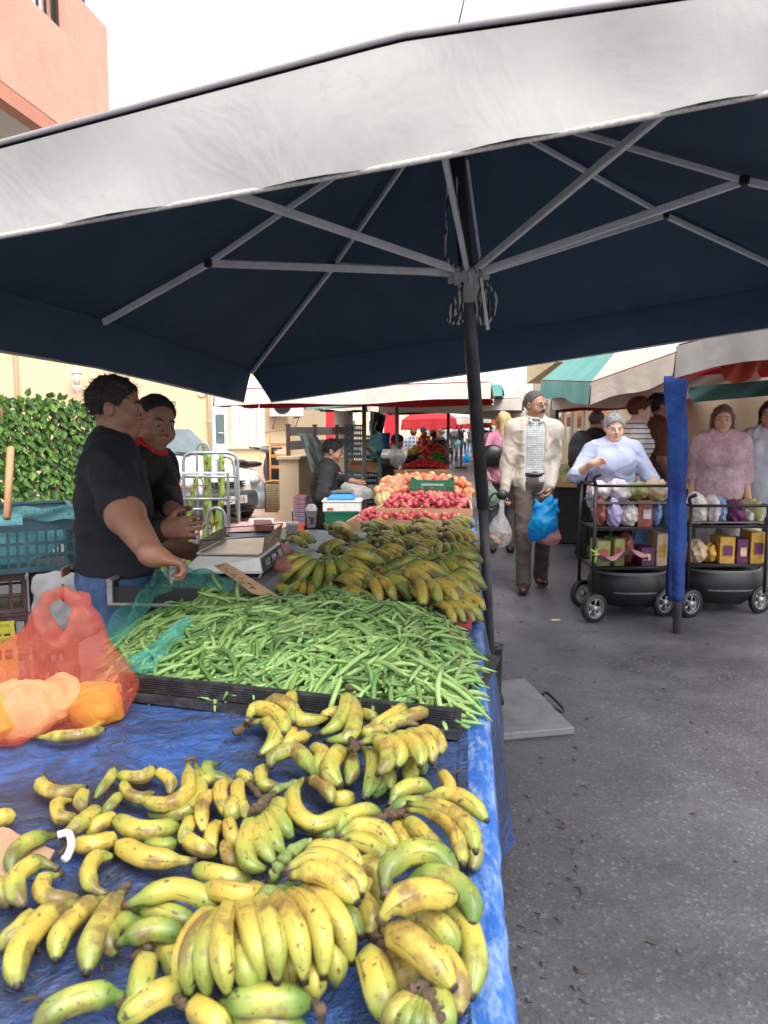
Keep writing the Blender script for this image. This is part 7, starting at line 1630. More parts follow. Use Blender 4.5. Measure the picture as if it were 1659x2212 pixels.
# lamps glowing under the awning
for u,v in((775,896),(786,898),(768,897)):
    b=MB(); b.sphere(P(u,v,Y=12),.028,10,8); k=MATS.get('bulb') 
    if k is None:
        kk=NT('bulb'); kk.b.inputs['Emission Color'].default_value=(1,.98,.95,1); kk.b.inputs['Emission Strength'].default_value=6; MATS['bulb']=kk.m
    b.build('bulb',MATS['bulb'],label={775:'middle lit bulb under the second awning',786:'rightmost lit bulb under the second awning',768:'leftmost lit bulb under the second awning'}[u],cat='lamp')
# ---------------------------------------------------------------- more umbrellas
def umbrella(label,C4,peakh,h,top,lining,pole=True,polexy=None,panels=None,sag=.05,pm=POLE2,group='market umbrellas along the street',ribm=ALU,rib=True):
    """C4: eave corners front-left, front-right, back-right, back-left (points)"""
    t=thing('market_umbrella',label,'umbrella',V(sum(c.x for c in C4)/4,sum(c.y for c in C4)/4,0),group)
    cen=sum(C4,Vector())/4; pk=cen+V(0,0,peakh)
    mats=[top,lining]+([panels] if panels else [])
    b=MB()
    for s in range(4):
        a,c=C4[s],C4[(s+1)%4]
        for half in(0,1):
            mi=0
            if panels and s==3: mi=2
            m0,m1=(a,a.lerp(c,.5)) if half==0 else (a.lerp(c,.5),c)
            for off,mt in((.01,mi),(0,1)):
                b.grid(lambda x,y:(m0.lerp(m1,x)).lerp(pk,y)+V(0,0,off-sag*math.sin(math.pi*y)*math.sin(math.pi*(x*.5+half*.5))),6,8,mt)
    b.keepn=True; b.build('canopy',mats,t)
    for s in range(4):
        a,c=C4[s],C4[(s+1)%4]; out=((a+c)/2-cen); out.z=0; out.normalize(); b=MB(); n=26
        mi=2 if (panels and s in(3,)) else 0
        for off,mt in((.006,mi),(-.006,1)):
            def f(x,y,off=off):
                p=a.lerp(c,x); w=.012*math.sin(x*19+s*2)+.008*math.sin(x*41); hh=h*(1-.12*math.sin(math.pi*x)*math.sin(x*9+s))
                return p+out*(off+y*(w+.02))+V(0,0,-hh*y)
            b.grid(f,n,5,mt)
        b.keepn=True; b.build('valance',mats,t)
        if rib:
            bar('rib',a+V(0,0,-.03),pk+V(0,0,-.05),.02,.03,ribm,t)
    if pole:
        px=polexy or (cen.x,cen.y); b=MB(); b.tube([V(px[0],px[1],0),V(px[0],px[1],pk.z if polexy is None else cen.z+peakh*.2)],.024,12); b.build('pole',pm,t)
        b=MB(); b.box((px[0],px[1],.03),(.45,.45,.06),-STREET); b.build('base_plate',BLACK,t)
    return t
Q=lambda u,v,y:P(u,v,Y=y)
umbrella('cream umbrella with red lining over the apple stall',[Q(464,842,7.4),Q(1060,826,7.4),Q(1060,850,10.2),Q(560,856,10.2)],.55,.155,BEIGE2,REDC,True,(Q(787,1000,8.6).x,8.6))
umbrella('green edged umbrella just behind the apple stall umbrella',[Q(660,864,10.5),Q(1085,834,10.5),Q(1080,850,13),Q(700,866,13)],.5,.13,GREENC,BEIGE2,True,(Q(857,950,11.2).x,11.2),panels=BEIGE2)
umbrella('long cream umbrella with dark red lining over the vegetables',[Q(820,868,12.2),Q(1128,860,12.2),Q(1120,872,16),Q(850,876,16)],.35,.19,BEIGE2,mat('maroon_lining',(.16,.02,.03),.8),True,(Q(968,950,12.6).x,12.6))
umbrella('small white and green umbrella high over the wall side',[Q(682,868,14),Q(790,870,14),Q(800,876,17),Q(700,876,17)],.4,.14,BEIGE2,DKGRC,False)
umbrella('red lined umbrella over the plaid shirted person',[Q(868,908,18),Q(985,905,18),Q(985,910,22),Q(880,912,22)],.5,.22,REDC,REDC,True)
umbrella('white umbrella far down the street with red edge',[Q(925,903,25),Q(1062,900,25),Q(1060,905,31),Q(940,906,31)],.5,.2,BEIGE2,REDC,True)
umbrella('second far red umbrella',[Q(960,912,33),Q(1060,908,33),Q(1055,912,40),Q(965,914,40)],.5,.3,REDC,REDC,False)
umbrella('orange lined far umbrella on the right of the street',[Q(1038,905,30),Q(1140,900,30),Q(1130,905,36),Q(1040,908,36)],.5,.3,mat('orange_canvas',(.65,.16,.05),.8),REDC,False)
umbrella('white pointed umbrella behind the man with glasses',[Q(1030,885,13),Q(1135,888,13),Q(1180,880,16.5),Q(1060,875,16.5)],.45,.16,BEIGE2,BEIGE2,False)
umbrella('cream umbrella with dark green underside over the right stalls',[Q(1193,855,9.2),Q(1470,835,8.4),Q(1560,800,11.5),Q(1215,860,12.5)],.5,.17,BEIGE2,DKGRC,False)
umbrella('big red lined umbrella deeper in the right row',[Q(1197,876,12),Q(1420,866,11),Q(1500,850,14),Q(1215,880,15.5)],.4,.1,REDC,REDC,False)
umbrella('sea green and white striped umbrella over the right row',[Q(1278,826,7.0),Q(1530,738,5.9),Q(2000,740,8.4),Q(1170,822,10.2)],1.0,.20,BEIGE2,REDC,True,(Q(1452,1300,6.6).x,6.6),panels=GREENC,sag=.03)
umbrella('nearest right umbrella, beige with red lining, cut by the photo edge',[Q(1463,748,4.9),Q(2050,590,3.6),Q(2300,560,5.4),Q(1640,735,6.6)],.6,.20,BEIGE,REDC,False)
# drooping orange red cloth under the nearest right umbrella
b=MB(); 
b.grid(lambda a,c:Q(lerp(1560,1760,a),lerp(770,742,a)+lerp(0,62,c)*(.8+.2*math.sin(a*9)),lerp(5.1,4.7,a))+V(.0,.03*math.sin(a*25+c*4),0),40,10); b.keepn=True; b.build('red_cloth',m_canvas('rust_red_cloth',(.35,.05,.02),(.55,.13,.06),.5),label='rust red cloth bundled under the nearest right umbrella',cat='cloth')
b=MB(); b.grid(lambda a,c:Q(lerp(1490,1760,a),lerp(836,812,a)+lerp(0,34,c),lerp(6.0,5.6,a))+V(0,.03*math.sin(a*20+c*5),0),30,6); b.keepn=True; b.build('dark_awning_flap',DKGRC,label='dark green awning flap above the two right shoppers',cat='awning')
b=MB(); b.grid(lambda a,c:Q(lerp(1400,1640,a),lerp(822,800,a)+lerp(0,26,c),lerp(7.6,7.2,a))+V(0,.03*math.sin(a*20+c*5),0),30,6); b.keepn=True; b.build('pale_awning_flap',BEIGE2,label='pale awning flap behind the blue wrapped pole',cat='awning')
# blue wrapped pole
bp=thing('blue_wrapped_pole','umbrella pole wrapped in blue tarpaulin between the two carts','pole',P(1463,1368,z=0)); base=P(1463,1368,z=0); tp=Q(1462,806,base.y-.02)
b=MB(); b.tube([base,tp],.03,14); b.build('pole',POLE2,bp)
b=MB(); rings=[]
for i in range(30):
    t_=i/29; p=tp.lerp(base,t_*.86)+V(0,0,-.02); w=lerp(.070,.052,t_); rings.append([p+V(w*math.cos(a_)*(1+.16*math.sin(a_*5+t_*6)+.12*math.sin(a_*3-t_*14)),w*.6*math.sin(a_)*(1+.2*math.cos(a_*4)),0) for a_ in [2*math.pi*j/20 for j in range(20)]])
b.loft(rings); k=m_canvas('strong_blue_tarpaulin',(.008,.025,.16),(.02,.10,.42),.8,bs=.8); b.build('blue_wrap',k,bp)
# ---------------------------------------------------------------- carts with goods
def wheel(c,r,axd,parent,spokes=5,w=.04):
    b=MB(); ax=Vector(axd).normalized(); b.lathe(c-ax*w/2,[(r*.72,0),(r*.95,0),(r,w*.2),(r,w*.8),(r*.95,w),(r*.72,w)],32,axis=ax,caps=False)
    for i in range(32):
        a=2*math.pi*i/32; M=ax.to_track_quat('Z','Y').to_matrix(); q=M@V(math.cos(a),math.sin(a),0); b.box(c+q*r*1.0,(r*.05,r*.07,w*.8),M@Matrix.Rotation(a,3,'Z'))
    wo=b.build('wheel',BLACK,parent); b=MB(); b.lathe(c-ax*w*.4,[(r*.66,0),(r*.74,0),(r*.74,w*.8),(r*.66,w*.8)],28,axis=ax,caps=False); b.lathe(c-ax*w*.5,[(r*.2,0),(r*.2,w)],16,axis=ax)
    M=ax.to_track_quat('Z','Y').to_matrix()
    for i in range(spokes):
        for o in(-.14,.14):
            a=2*math.pi*i/spokes+o; q=M@V(math.cos(a),math.sin(a),0); q0=M@V(math.cos(a-o*1.6),math.sin(a-o*1.6),0); b.tube([c+q0*r*.18,c+q*r*.68],r*.035,6)
    sub(b.build('rim',mat('grey_wheel_rim',(.4,.42,.42),.35,.4),parent),wo); return wo
cols=[(.62,.55,.58),(.35,.10,.08),(.55,.32,.05),(.45,.42,.7),(.7,.66,.6),(.12,.02,.09),(.25,.4,.65),(.3,.33,.12),(.6,.45,.3)]
GM=[mat('package_tone_%s'%n,c,.5,0,.35,18) for n,c in zip(('pinkish','maroon','orange','lilac','cream','aubergine','sky','olive','tan'),cols)]
USED={}
def cart(label,u0,u1,Yc,seed,wheelu=None,h=1.02):
    rr=random.Random(seed); L0=P(u0,1200,Y=Yc); L1=P(u1,1200,Y=Yc); x0,x1=L0.x,L1.x; dep=.42
    t=thing('goods_cart',label,'cart',V((x0+x1)/2,Yc+dep/2,0))
    zt=.30
    b=MB(); 
    for x,y in((x0,Yc),(x1,Yc),(x0,Yc+dep),(x1,Yc+dep)): b.tube([V(x,y,zt-.12),V(x,y,h)],.014,8)
    for z in(h,.70,.40): 
        b.tube([V(x0,Yc,z),V(x1,Yc,z),V(x1,Yc+dep,z),V(x0,Yc+dep,z),V(x0,Yc,z)],.011,8)
    b.tube(arc([V(x0,Yc,h),V(x0-.02,Yc-.02,h+.06),V(x0+.02,Yc-.05,h+.09)],4),.014,8); b.build('frame',BLACK,t)
    for z in(.69,.39): b=MB(); b.box(((x0+x1)/2,Yc+dep/2,z),(x1-x0-.03,dep-.03,.012)); b.build('shelf',POLE2,t)
    # deep black tub
    T=SDF(); cx=(x0+x1)/2+.05; T.ell((cx,Yc+dep/2,.25),((x1-x0)*.56,dep*.52,.21),None,.02); T.clip((cx,Yc,.345),(0,0,1)); T.clip((cx,Yc,.07),(0,0,-1)); T.build('tub',BLACK,.012,t,None,1)
    b=MB(); b.lathe((cx,Yc+dep/2,.340),[(1,-.02),(1.02,.0),(1,.012)],30,caps=False); b.lathe((cx,Yc+dep/2,.20),[(1.0,-.01),(1.015,.0),(1.0,.01)],30,caps=False)
    vv=[]
    for i,v in enumerate(b.v): vv.append((cx+(v[0]-cx)*(x1-x0)*(.50 if v[2]>.3 else .525),Yc+dep/2+(v[1]-Yc-dep/2)*dep*(.48 if v[2]>.3 else .505),v[2]))
    b.v=vv; b.build('tub_rim',mat('grey_tub_rim',(.12,.12,.13),.4),t)
    ax=V(.42,-.91,0)
    wu=V(x0+.01,Yc-.04,.11) if wheelu is None else wheelu
    wheel(wu,wu.z,ax,t,w=.05); wheel(V(x1+.02,Yc+.1,.11),.11,ax,t); wheel(V(x0+.03,Yc+dep,.11),.11,ax,t); wheel(V(x1,Yc+dep,.11),.11,ax,t)
    n=0; words=['cream','maroon','orange','lilac','pinkish','dark','sky blue','olive','tan']; mi=[4,1,2,3,0,5,6,7,8]
    for sh,z in enumerate((.70,.40)):
        x=x0+.03
        while x<x1-.08:
            w=rr.uniform(.07,.13); hh=rr.uniform(.13,.25); k=rr.randrange(9); c=V(x+w/2,Yc+dep*.35,z+hh/2)
            if rr.random()<.78:
                T=SDF(); c=c+V(0,rr.uniform(-.05,.05),0); T.ell(c,(w*.62,.12,hh*.55),None,.02); T.cap(c-V(0,0,hh*.2),c+V(0,0,hh*.1),w*.42,w*.38,.02); T.disp(lambda X,Y,Z:.011*(np.abs(np.sin(X*35+Z*30+4*_n3(X,Y,Z,12,k)))-.5)+.012*_n3(X,Y,Z,80,n)); T.clip((0,0,z+.002),(0,0,-1)); o=T.build('package',GM[mi[k]],.010,label='x',cat='package')
            else:
                b=MB(); b.box(c+V(0,0,.001),(w*.9,.2,hh),rr.uniform(-.15,.15)); b.box(c+V(0,-.103,0),(w*.6,.004,hh*.4),0,1); o=b.build('package',[GM[mi[k]],GM[mi[(k+3)%9]]],bevel=.004,label='x',cat='package')
            side='left' if x<x0+(x1-x0)*.33 else ('middle' if x<x0+(x1-x0)*.66 else 'right'); o['label']='%s coloured package on the %s shelf of the %s cart, place %s, %s'%(words[k],'upper' if sh==0 else 'lower','left' if seed==1 else 'right',['a','b','c','d','e','f'][int((x-x0)*9)%6] if False else side,'boxy' if len(o.data.materials)==2 else 'soft'); n+=1
            o['group']=o['label'] if o['label'] in USED else ''
            if not o['group']: del o['group']
            else: USED[o['label']]['group']=o['label']
            USED.setdefault(o['label'],o); x+=w+.008
    for i in range(4):
        k=rr.randrange(9); c=V(lerp(x0+.08,x1-.05,i/3),Yc+.2,h-.05+.0); T=SDF(); T.ell(c,(.09,.13,.07+.02*(i%2)),None,.02); T.disp(lambda X,Y,Z:.014*(_n3(X,Y,Z,35,k)+_n3(X,Y,Z,70,i))); T.build('package',GM[mi[k]],.011,label='soft %s bundle on top of the %s cart, %s'%(words[k],'left' if seed==1 else 'right',['leftmost','second from left','second from right','rightmost'][i]),cat='package')
    b=MB(); b.box(((x0+x1)/2,Yc+dep/2,h-.13),(x1-x0-.03,dep-.03,.012)); b.build('shelf',POLE2,t)
    return t
wc=P(1262,1325,z=0); r_=30/F*wc.y; 
cart('black framed goods cart with deep tub and spoked wheel left of the blue pole',1283,1445,5.75,1,V(wc.x,5.66,.108))
cart('second goods cart with dark tub right of the blue pole',1488,1655,5.85,2,h=.86)
b=MB(); c=P(1360,1196,Y=5.5); b.grid(lambda a,d:P(lerp(1287,1400,a),1200+8*math.sin(a*7),Y=lerp(5.42,5.8,d))+V(0,0,.02*math.sin(a*13+d*6)),24,6); b.keepn=True; b.build('red_sack',m_canvas('red_white_sack',(.4,.08,.1),(.5,.4,.42),.3),label='red and white sack lying over the rim of the black tub',cat='sack')
b=MB(); c=P(1290,1195,Y=5.45)
for a,l in((2.6,.05),(1.9,.035),(3.6,.03),(-1.8,.06)):
    d=V(math.cos(a),0,math.sin(a)); n_=V(-d.z,0,d.x); b.add([c,c+d*l*.6+n_*l*.16,c+d*l*1.3,c+d*l*.6-n_*l*.16],[(0,1,2,3)])
b.build('green_sprig',mat('sprig_green',(.25,.5,.05),.5),label='small bright green sprig at the corner of the black tub',cat='sprig')
# right stall table seen behind: greens, red crate, bag
rs=P(1230,1060,Y=8.8)
crate('red_crate','small red crate on the road beside the man with glasses',FRM(V(P(1225,1066,z=0).x,P(1225,1066,z=0).y,.0),-.1),(.28,.25,.17),CRRED,nb=9,rows=3)
T=SDF(); c=P(1212,1055,z=.06); T.ell(c,(.2,.12,.06),None,.02); T.cap(c,c+V(.1,0,.1),.08,.05,.06); T.disp(lambda X,Y,Z:.02*_n3(X,Y,Z,25,2)); T.build('plastic_bag',BAG_AQUA,.015,label='pale green bag spilling beside the red crate',cat='plastic bag')
vt=thing('produce_table','dark skirted produce table in the right row','table',P(1290,1060,Y=10)); a0=P(1208,1040,Y=9.6); a0.z=0
b=MB(); b.prism([a0,a0+V(2.6,-.6,0),a0+V(3.6,2.5,0),a0+SD*5],(0,0,.02),(0,0,.72)); b.build('skirt',BLKC,vt); b=MB(); b.prism([a0+V(-.03,-.03,0),a0+V(2.6,-.65,0),a0+V(3.6,2.5,0),a0+SD*5],(0,0,.721),(0,0,.78)); b.build('board',WOOD,vt)
rr=random.Random(8)
for k in range(9):
    c=a0+V(.12+rr.random()*.5,.2+k*.35,.80); T=SDF(); T.ell(c,(.14,.14,.10),None,.02); T.disp(lambda X,Y,Z:.04*_n3(X,Y,Z,30,k)+.02*_n3(X,Y,Z,70,k)); T.build('leafy_vegetable',mat('salad_green' if k%2 else 'cabbage_pale',(.12,.3,.06) if k%2 else (.5,.5,.22),.6,0,.4,25),.014,label='leafy %s on the right produce table beside the backpack'%('salad head' if k%2 else 'pale cabbage'),cat='vegetable',group='leafy heads on the right table (%s)'%('green' if k%2 else 'pale'))
b=MB(); p0=P(1180,950,Y=9.4); b.grid(lambda a,c:Q(lerp(1172,1206,a),lerp(858,960,c),10.5)+V(.0,.06*math.sin(a*12),0),12,10); b.keepn=True; b.build('side_curtain',BEIGE2,label='white side curtain hanging behind the man with glasses',cat='curtain')
b=MB(); b.tube([V(P(1203,900,Y=10.4).x,10.4,0),V(P(1203,900,Y=10.4).x,10.4,2.2)],.025,8); b.build('thin_pole',BLACK,label='thin black pole at the edge of the white side curtain',cat='pole')
# ---------------------------------------------------------------- car
def car():
    fb=P(470,1158,z=0); Mx=V(.80,-.60,0).normalized(); My=V(.60,.80,0)  # forward, left
    Mc=Matrix((Mx,My,V(0,0,1))).transposed().to_4x4(); org=P(497,1140,z=0); Mc.translation=org-Mx*.0
    t=thing('parked_car','white compact car with dark grey bumper parked behind the two sellers','car',org-Mx*1.9)
    W=.80
    def sect(x,zb,zt,w,sh=.0,n=28,p=3.2):
        r=[]
        for i in range(n):
            a=2*math.pi*i/n; ca,sa=math.cos(a),math.sin(a); y=w*abs(ca)**(2/p)*(1 if ca>=0 else -1); z=(zb+zt)/2+(zt-zb)/2*abs(sa)**(2/p)*(1 if sa>=0 else -1)
            r.append(Mc@V(x-sh*abs(y/w)**2,y,z))
        return r
    b=MB(); rings=[sect(x,zb,zt,w,sh) for x,zb,zt,w,sh in((0.0,.50,.60,.50,.10),(-.03,.42,.68,.66,.14),(-.10,.36,.76,.74,.14),(-.3,.30,.84,.79,.1),(-.7,.28,.93,.81,.03),(-1.05,.28,.98,.81,0),(-1.8,.28,1.0,.82,0),(-2.8,.28,1.0,.82,0),(-3.5,.32,.98,.78,0),(-3.65,.4,.8,.7,0))]
    b.loft(rings); b.build('body',mat('white_car_paint',(.74,.74,.73),.22,0,.03,3),t)
    b=MB(); rings=[sect(x,.93,zt,w) for x,zt,w in((-.95,.97,.70),(-1.25,1.14,.70),(-1.55,1.36,.66),(-1.9,1.46,.63),(-2.9,1.46,.62),(-3.35,1.2,.66),(-3.5,1.0,.66))]; b.loft(rings); b.build('cabin',mat('white_car_paint',(.74,.74,.73),.22,0,.03,3),t)
    b=MB(); g=lambda x,y,z:Mc@V(x,y,z); b.prism([g(-1.04,-.60,1.03),g(-1.04,.60,1.03),g(-1.53,.55,1.38),g(-1.53,-.55,1.38)],(0,0,.03),(0,0,.055)); b.build('windscreen',GLASS,t)
    b=MB(); b.prism([g(-1.3,-.735,1.05),g(-2.8,-.735,1.05),g(-2.7,-.68,1.36),g(-1.6,-.68,1.36)],(0,0,0),Mc.to_3x3()@V(0,-.012,0)); b.build('side_window',GLASS,t)
    b=MB(); rings=[sect(x,zb,zt,w,sh,28,4) for x,zb,zt,w,sh in((.06,.30,.46,.56,.16),(.05,.24,.52,.68,.17),(-.03,.20,.53,.76,.17),(-.25,.18,.53,.825,.1),(-.42,.2,.5,.828,.0))]; b.loft(rings); b.build('bumper',mat('grey_bumper_plastic',(.075,.078,.085),.5,0,.15,9),t)
    b=MB(); 
    for z in(.25,.30): b.box(g(.045,0,z),(.03,.8,.025),Mc.to_3x3())
    b.build('lower_grille',BLACK,t); b=MB(); 
    for z in(.60,.635,.67): b.box(g(-.02,0,z),(.06,.62,.018),Mc.to_3x3())
    b.build('grille',BLACK,t)
    for s in(-1,1):
        b=MB(); b.sphere(g(-.155,.62*s,.66),(.10,.13,.075),14,10); b.build('headlight',mat('headlight_glass',(.5,.5,.5),.1,0,.2,10),t)
        b=MB(); b.sphere(g(-.19,.72*s,.655),(.07,.07,.06),10,8); b.build('turn_signal',mat('orange_lens',(.6,.22,.1),.2),t)
        wheel(g(-.62,.76*s,.28),.28,My,t,w=.18); wheel(g(-3.0,.76*s,.28),.28,My,t,w=.18)
        b=MB(); b.sphere(g(-1.15,.92*s,1.02),(.08,.09,.07),12,8); b.build('mirror',mat('white_car_paint',(.74,.74,.73),.22,0,.03,3),t)
    b=MB(); b.box(g(.072,.02,.41),(.012,.52,.115),Mc.to_3x3()); po=b.build('number_plate',WHITEP,t,bevel=.003)
    F3=Matrix((My,V(0,0,1),Mx)).transposed().to_4x4(); F3.translation=g(.0795,.02,.41); txt=text('HIO·2016',.118,'plate_text',BLACK,t,F3@Matrix.Scale(.88,4,(1,0,0)),.001); sub(txt,po)
    b=MB(); b.tube([g(-1.0,.1,1.02),g(-1.05,-.5,1.09)],.01,6); b.tube([g(-1.0,.45,1.02),g(-1.05,-.1,1.09)],.01,6); b.build('wipers',BLACK,t)
    b=MB(); b.tube([g(-1.02,-.66,1.0),g(-1.55,-.62,1.42)],.018,8); b.build('pillar_trim',BLACK,t)
car()
# ---------------------------------------------------------------- scooter
def scooter():
    o=P(560,1096,z=0); t=thing('scooter','black and white motor scooter parked before the steps','scooter',o)
    f=V(.55,.83,0).normalized(); l=V(-f.y,f.x,0); M=Matrix((f,l,V(0,0,1))).transposed().to_4x4(); M.translation=o; g=lambda x,y,z:M@V(x,y,z)
    pw=mat('white_scooter_paint',(.6,.6,.6),.25,0,.05); pb=mat('black_scooter_plastic',(.02,.02,.022),.3,0,.15)
    wheel(g(.60,0,.24),.24,l,t,w=.09); wheel(g(-.55,0,.24),.24,l,t,w=.1)
    def sb_(name,m,fn,res=.016): T=SDF(); fn(T); T.build(name,m,res,t,M,1)
    sb_('front_shield',pb,lambda T:(T.cap((.42,0,.35),(.30,0,.98),.10,.07,.05),T.ell((.36,0,.68),(.07,.21,.33),None,.06)))
    sb_('floor_board',pb,lambda T:(T.cap((.35,0,.30),(-.25,0,.30),.09,.11,.06),))
    sb_('handlebar_cover',mat('grey_scooter_plastic',(.2,.2,.22),.35),lambda T:(T.ell((.26,0,1.06),(.13,.17,.07),None,.04),T.cap((.25,-.15,1.06),(.18,-.34,1.08),.035,.02,.03),T.cap((.25,.15,1.06),(.18,.34,1.08),.035,.02,.03)))
    sb_('seat',BLKL,lambda T:(T.ell((-.25,0,.80),(.33,.13,.06),None,.04),T.ell((-.5,0,.84),(.16,.12,.06),None,.05)))
    sb_('side_panel',pw,lambda T:(T.cap((-.15,0,.56),(-.65,0,.70),.13,.10,.06),T.ell((-.4,0,.60),(.33,.16,.13),None,.05)))
    sb_('rear_mudguard',pb,lambda T:(T.cap((-.5,0,.45),(-.8,0,.36),.07,.04,.05),))
    b=MB(); b.sphere(g(-.76,0,.71),(.05,.10,.05),12,8); b.build('tail_light',mat('red_lens',(.6,.02,.02),.15),t)
    b=MB(); b.sphere(g(-.70,-.13,.70),(.06,.04,.035),10,6); b.build('turn_signal',mat('orange_lens',(.6,.22,.1),.2),t)
    for s in(-1,1):
        b=MB(); b.tube([g(.2,.15*s,1.08),g(.19,.40*s,1.09)],.016,8); b.build('grip',BLACK,t)
        b=MB(); b.lathe(g(.20,.05*s,1.125),[(.03,0),(.035,.01)],12); b.build('gauge',WHITEP,t)
    b=MB(); b.tube([g(-.1,.12,.3),g(-.2,.2,.01)],.014,6); b.build('stand',BLACK,t)
scooter()
# ---------------------------------------------------------------- metal racks with green stalks, wire basket, sacks, chair
def rack(label,u0,u1,vt,vb,Y,bars=(),lean=0,r=.0115,square=False,dy=.5):
    t=thing('metal_rack',label,'rack',P((u0+u1)/2,vb,Y=Y),'grey tube hand trucks behind the sellers')
    a=P(u0,vt,Y=Y); c=P(u1,vt,Y=Y); d=.06 if not square else .004
    lo=lambda p:V(p.x+lean,p.y,.03)
    b=MB(); b.tube([lo(a)]+arc([a-V(0,0,d),a+V(d*.3,0,-d*.3),a+V(d,0,0)],4)+arc([c-V(d,0,0),c+V(-d*.3,0,-d*.3),c-V(0,0,d)],4)+[lo(c)],r,8); b.build('frame_tube',GALV,t)
    for v in bars:
        p=P(u0,v,Y=Y); q=P(u1,v,Y=Y); s=(a.z-p.z)/(a.z-.03); b=MB(); b.tube([V(a.x+lean*s,p.y,p.z),V(c.x+lean*s,q.y,p.z)],r*.85,7); b.build('cross_bar',GALV,t)
    b=MB(); l0,l1=lo(a),lo(c); b.prism([l0,l1,l1+V(0,-.25,0),l0+V(0,-.25,0)],(0,0,-.01),(0,0,.0)); b.build('foot_plate',GALV,t)
rack('tallest round topped metal hand truck beside the green stalks',395,513,978,1170,5.3,(1030,1078))
rack('square topped metal hand truck nearest to the sellers',356,492,1022,1180,4.9,(1078,),square=True,r=.010)
rack('slim metal hand truck behind the green stalks, far left of the car bonnet',424,452,955,1150,6.3,(),r=.010)
rack('low rounded hand truck half hidden behind the outstretched hand',385,440,1028,1190,5.7,(1100,))
rack('small rounded hand truck in front of the number plate',447,486,1096,1190,4.8,(),r=.010)
rack('narrow leaning hand truck before the car bumper',470,505,985,1180,5.8,(1040,),lean=.06)
SG=mat('banana_stem_green',(.22,.36,.055),.45,0,.3,20,.3,50,dirt=((.3,.2,.08),.35)); BRN=mat('stem_scar_brown',(.35,.18,.08),.8,0,.4,40)
def gstalk(label,pts,r,Y,seed):
    t=thing('green_stalk',label,'plant stalk',P(*pts[-1],Y=Y),'thick green banana stalks by the hand trucks'); w=[P(u,v,Y=Y) for u,v in pts]; last=w[-1]; w.append(V(last.x,last.y,.02)); rr=random.Random(seed)
    c=arc(w,8); b=MB(); n=len(c); b.tube(c,[r*(.55+.6*i/n)*(1+.09*math.sin(i*1.4+seed)) for i in range(n)],10); b.build('stem',SG,t)
    b=MB()
    for i in range(3,n-2,3):
        a=rr.uniform(-2.6,-.5); q=V(math.cos(a),math.sin(a),0)*r*(.5+.6*i/n); b.tube([c[i]+q*.7+V(0,0,.01),c[i]+q*1.35+V(0,0,.02),c[i]+q*1.5+V(0,0,-.012)],[r*.5,r*.3,r*.12],6)
    b.build('leaf_scars',BRN,t,kind='stuff')
gstalk('thickest green banana stalk in the middle of the hand trucks',[(452,982),(450,1030),(447,1080),(453,1130),(448,1160)],.034,5.4,1)
gstalk('green banana stalk right of the thickest one',[(478,982),(480,1030),(479,1080),(472,1130)],.026,5.6,2)
gstalk('thin green banana stalk with brown top left of the thickest one',[(426,1028),(418,1060),(411,1100),(407,1150)],.022,5.1,3)
gstalk('short thin green stalk behind at the left of the car window',[(350,990),(347,1030),(346,1060)],.016,5.4,4)
gstalk('slender green stalk rising inside the slim hand truck',[(437,957),(441,975),(443,1000)],.016,6.2,5)
b=MB(); c=P(430,1048,Y=5.1); b.tube(arc([c,c+V(.06,-.01,.0),c+V(.09,0,.02),c+V(.1,0,-.02),c+V(.05,0,-.03)],5),.004,6); b.tube(arc([c,c+V(.05,0,-.04),c+V(.07,0,-.06)],5),.003,6); b.build('tie_wire',POLE2,label='twist of dark wire tied to the thin green stalk',cat='wire')
wb=P(592,1113,z=0); ang=-.25
MB_=FRM(V(wb.x-.14,wb.y,0),ang); WB=thing('wire_basket','black framed wicker basket crate standing before the yellow pillar','basket',wb)
b=MB(); lx,ly,lz=.27,.36,.54
for x,y in((0,0),(lx,0),(lx,ly),(0,ly)): b.tube([MB_@V(x,y,0),MB_@V(x,y,lz)],.011,6)
for z in(.01,lz): b.tube([MB_@V(0,0,z),MB_@V(lx,0,z),MB_@V(lx,ly,z),MB_@V(0,ly,z),MB_@V(0,0,z)],.011,6)
b.build('frame',BLACK,WB); b=MB()
for i in range(17):
    z=.02+lz*.95*i/17; b.tube([MB_@V(.005,.005,z),MB_@V(lx-.005,.005,z),MB_@V(lx-.005,ly-.005,z),MB_@V(.005,ly-.005,z),MB_@V(.005,.005,z)],.005,4)
for i in range(12):
    x=lx*(i+.5)/12; b.tube([MB_@V(x,.002,.01),MB_@V(x,.002,lz)],.004,4); y=ly*(i+.5)/12; b.tube([MB_@V(lx,y,.01),MB_@V(lx,y,lz)],.004,4)
b.build('wicker',mat('beige_wicker',(.42,.33,.2),.8,0,.3,30),WB); b=MB(); b.hexa([MB_@V(x,y,z) for z in(.01,lz-.04) for x,y in((.012,.012),(lx-.012,.012),(lx-.012,ly-.012),(.012,ly-.012))]); b.build('filling',mat('dark_filling',(.16,.12,.09),.9,0,.4,14),WB)
b=MB(); c=P(610,1108,z=0); b.box((c.x,c.y+.2,.25),(.2,.3,.5),ang); b.build('black_box',BLACK,label='black box right behind the wicker basket',cat='box',bevel=.01)
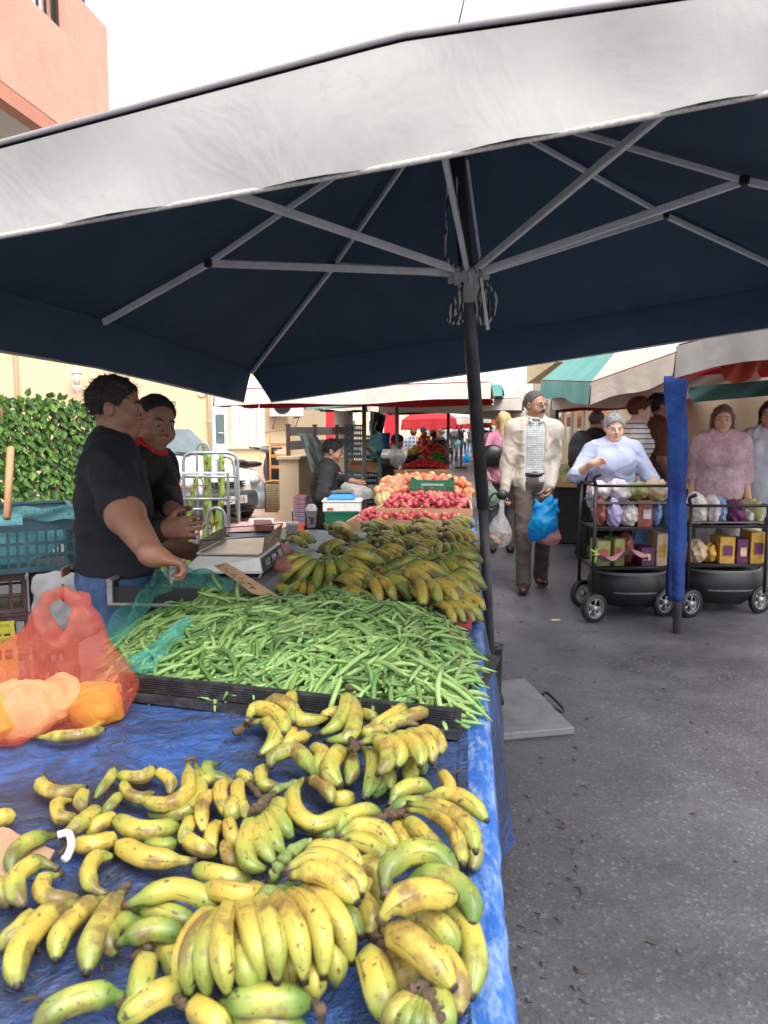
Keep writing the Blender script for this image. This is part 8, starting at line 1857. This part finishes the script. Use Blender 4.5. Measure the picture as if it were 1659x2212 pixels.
T=SDF(); c=P(560,1104,z=0)+V(0,0,.2); T.ell(c,(.17,.18,.22),None,.02); T.ell(c+V(.02,0,.22),(.10,.10,.16),None,.08); T.disp(lambda X,Y,Z:.025*(np.abs(np.sin(X*16+Z*7))-.5)+.015*_n3(X,Y,Z,30,2)); T.clip((0,0,.012),(0,0,-1)); T.build('rubbish_bag',film('grey_film',(.3,.33,.36),.92,.25,.2),.014,label='grey glossy rubbish bag between scooter and basket',cat='rubbish bag')
ch=P(604,1045,Y=13.8); CHT=thing('wooden_chair','orange brown wooden chair behind the basket on the terrace','chair',V(ch.x,ch.y,.62)); OW=mat('orange_wood',(.5,.22,.06),.5,0,.15)
for x,y in((-.2,-.2),(.2,-.2),(-.2,.2),(.2,.2)):
    b=MB(); b.tube([V(ch.x+x,ch.y+y,.05),V(ch.x+x*.95,ch.y+y,.9 if y<0 else 1.35)] if y>0 else [V(ch.x+x,ch.y+y,.05),V(ch.x+x*.95,ch.y+y,.48)],.02,6); b.build('leg',OW,CHT)
b=MB(); b.box((ch.x,ch.y,.5),(.42,.42,.03)); b.build('seat',OW,CHT)
for z in(.75,.95,1.15): b=MB(); b.box((ch.x,ch.y+.2,z),(.36,.02,.06)); b.build('back_slat',OW,CHT)
# litter on the road
random.seed(33); b=MB()
for i in range(100):
    u=random.uniform(1070,1290) if random.random()<.75 else random.uniform(1070,1640); v=1240+930*random.random()**1.1; p=P(u,v,z=.004); a=random.uniform(0,6.28); l=random.uniform(.005,.02); d=V(math.cos(a),math.sin(a),0)*l; e=V(-d.y,d.x,0)*random.uniform(-.8,.8)
    b.tube([p-d,p+e+V(0,0,.003),p+d],[.001,random.uniform(.0018,.0045),.001],5)
b.build('road_litter',STALK,label='dark dry stem scraps scattered on the wet road',cat='litter',kind='stuff')
b=MB(); p=P(1200,1339,z=.006); b.box(p,(.07,.03,.003),.3); b.build('leaf_scrap',mat('pale_leaf',(.5,.4,.25),.8),label='pale flat scrap lying on the road before the cart',cat='scrap')
b=MB(); p=P(1215,1170,z=.006); b.box(p,(.07,.04,.003),.3); b.build('paper_scrap',WHITEP,label='small white paper scrap on the road beyond the cart wheel',cat='scrap')
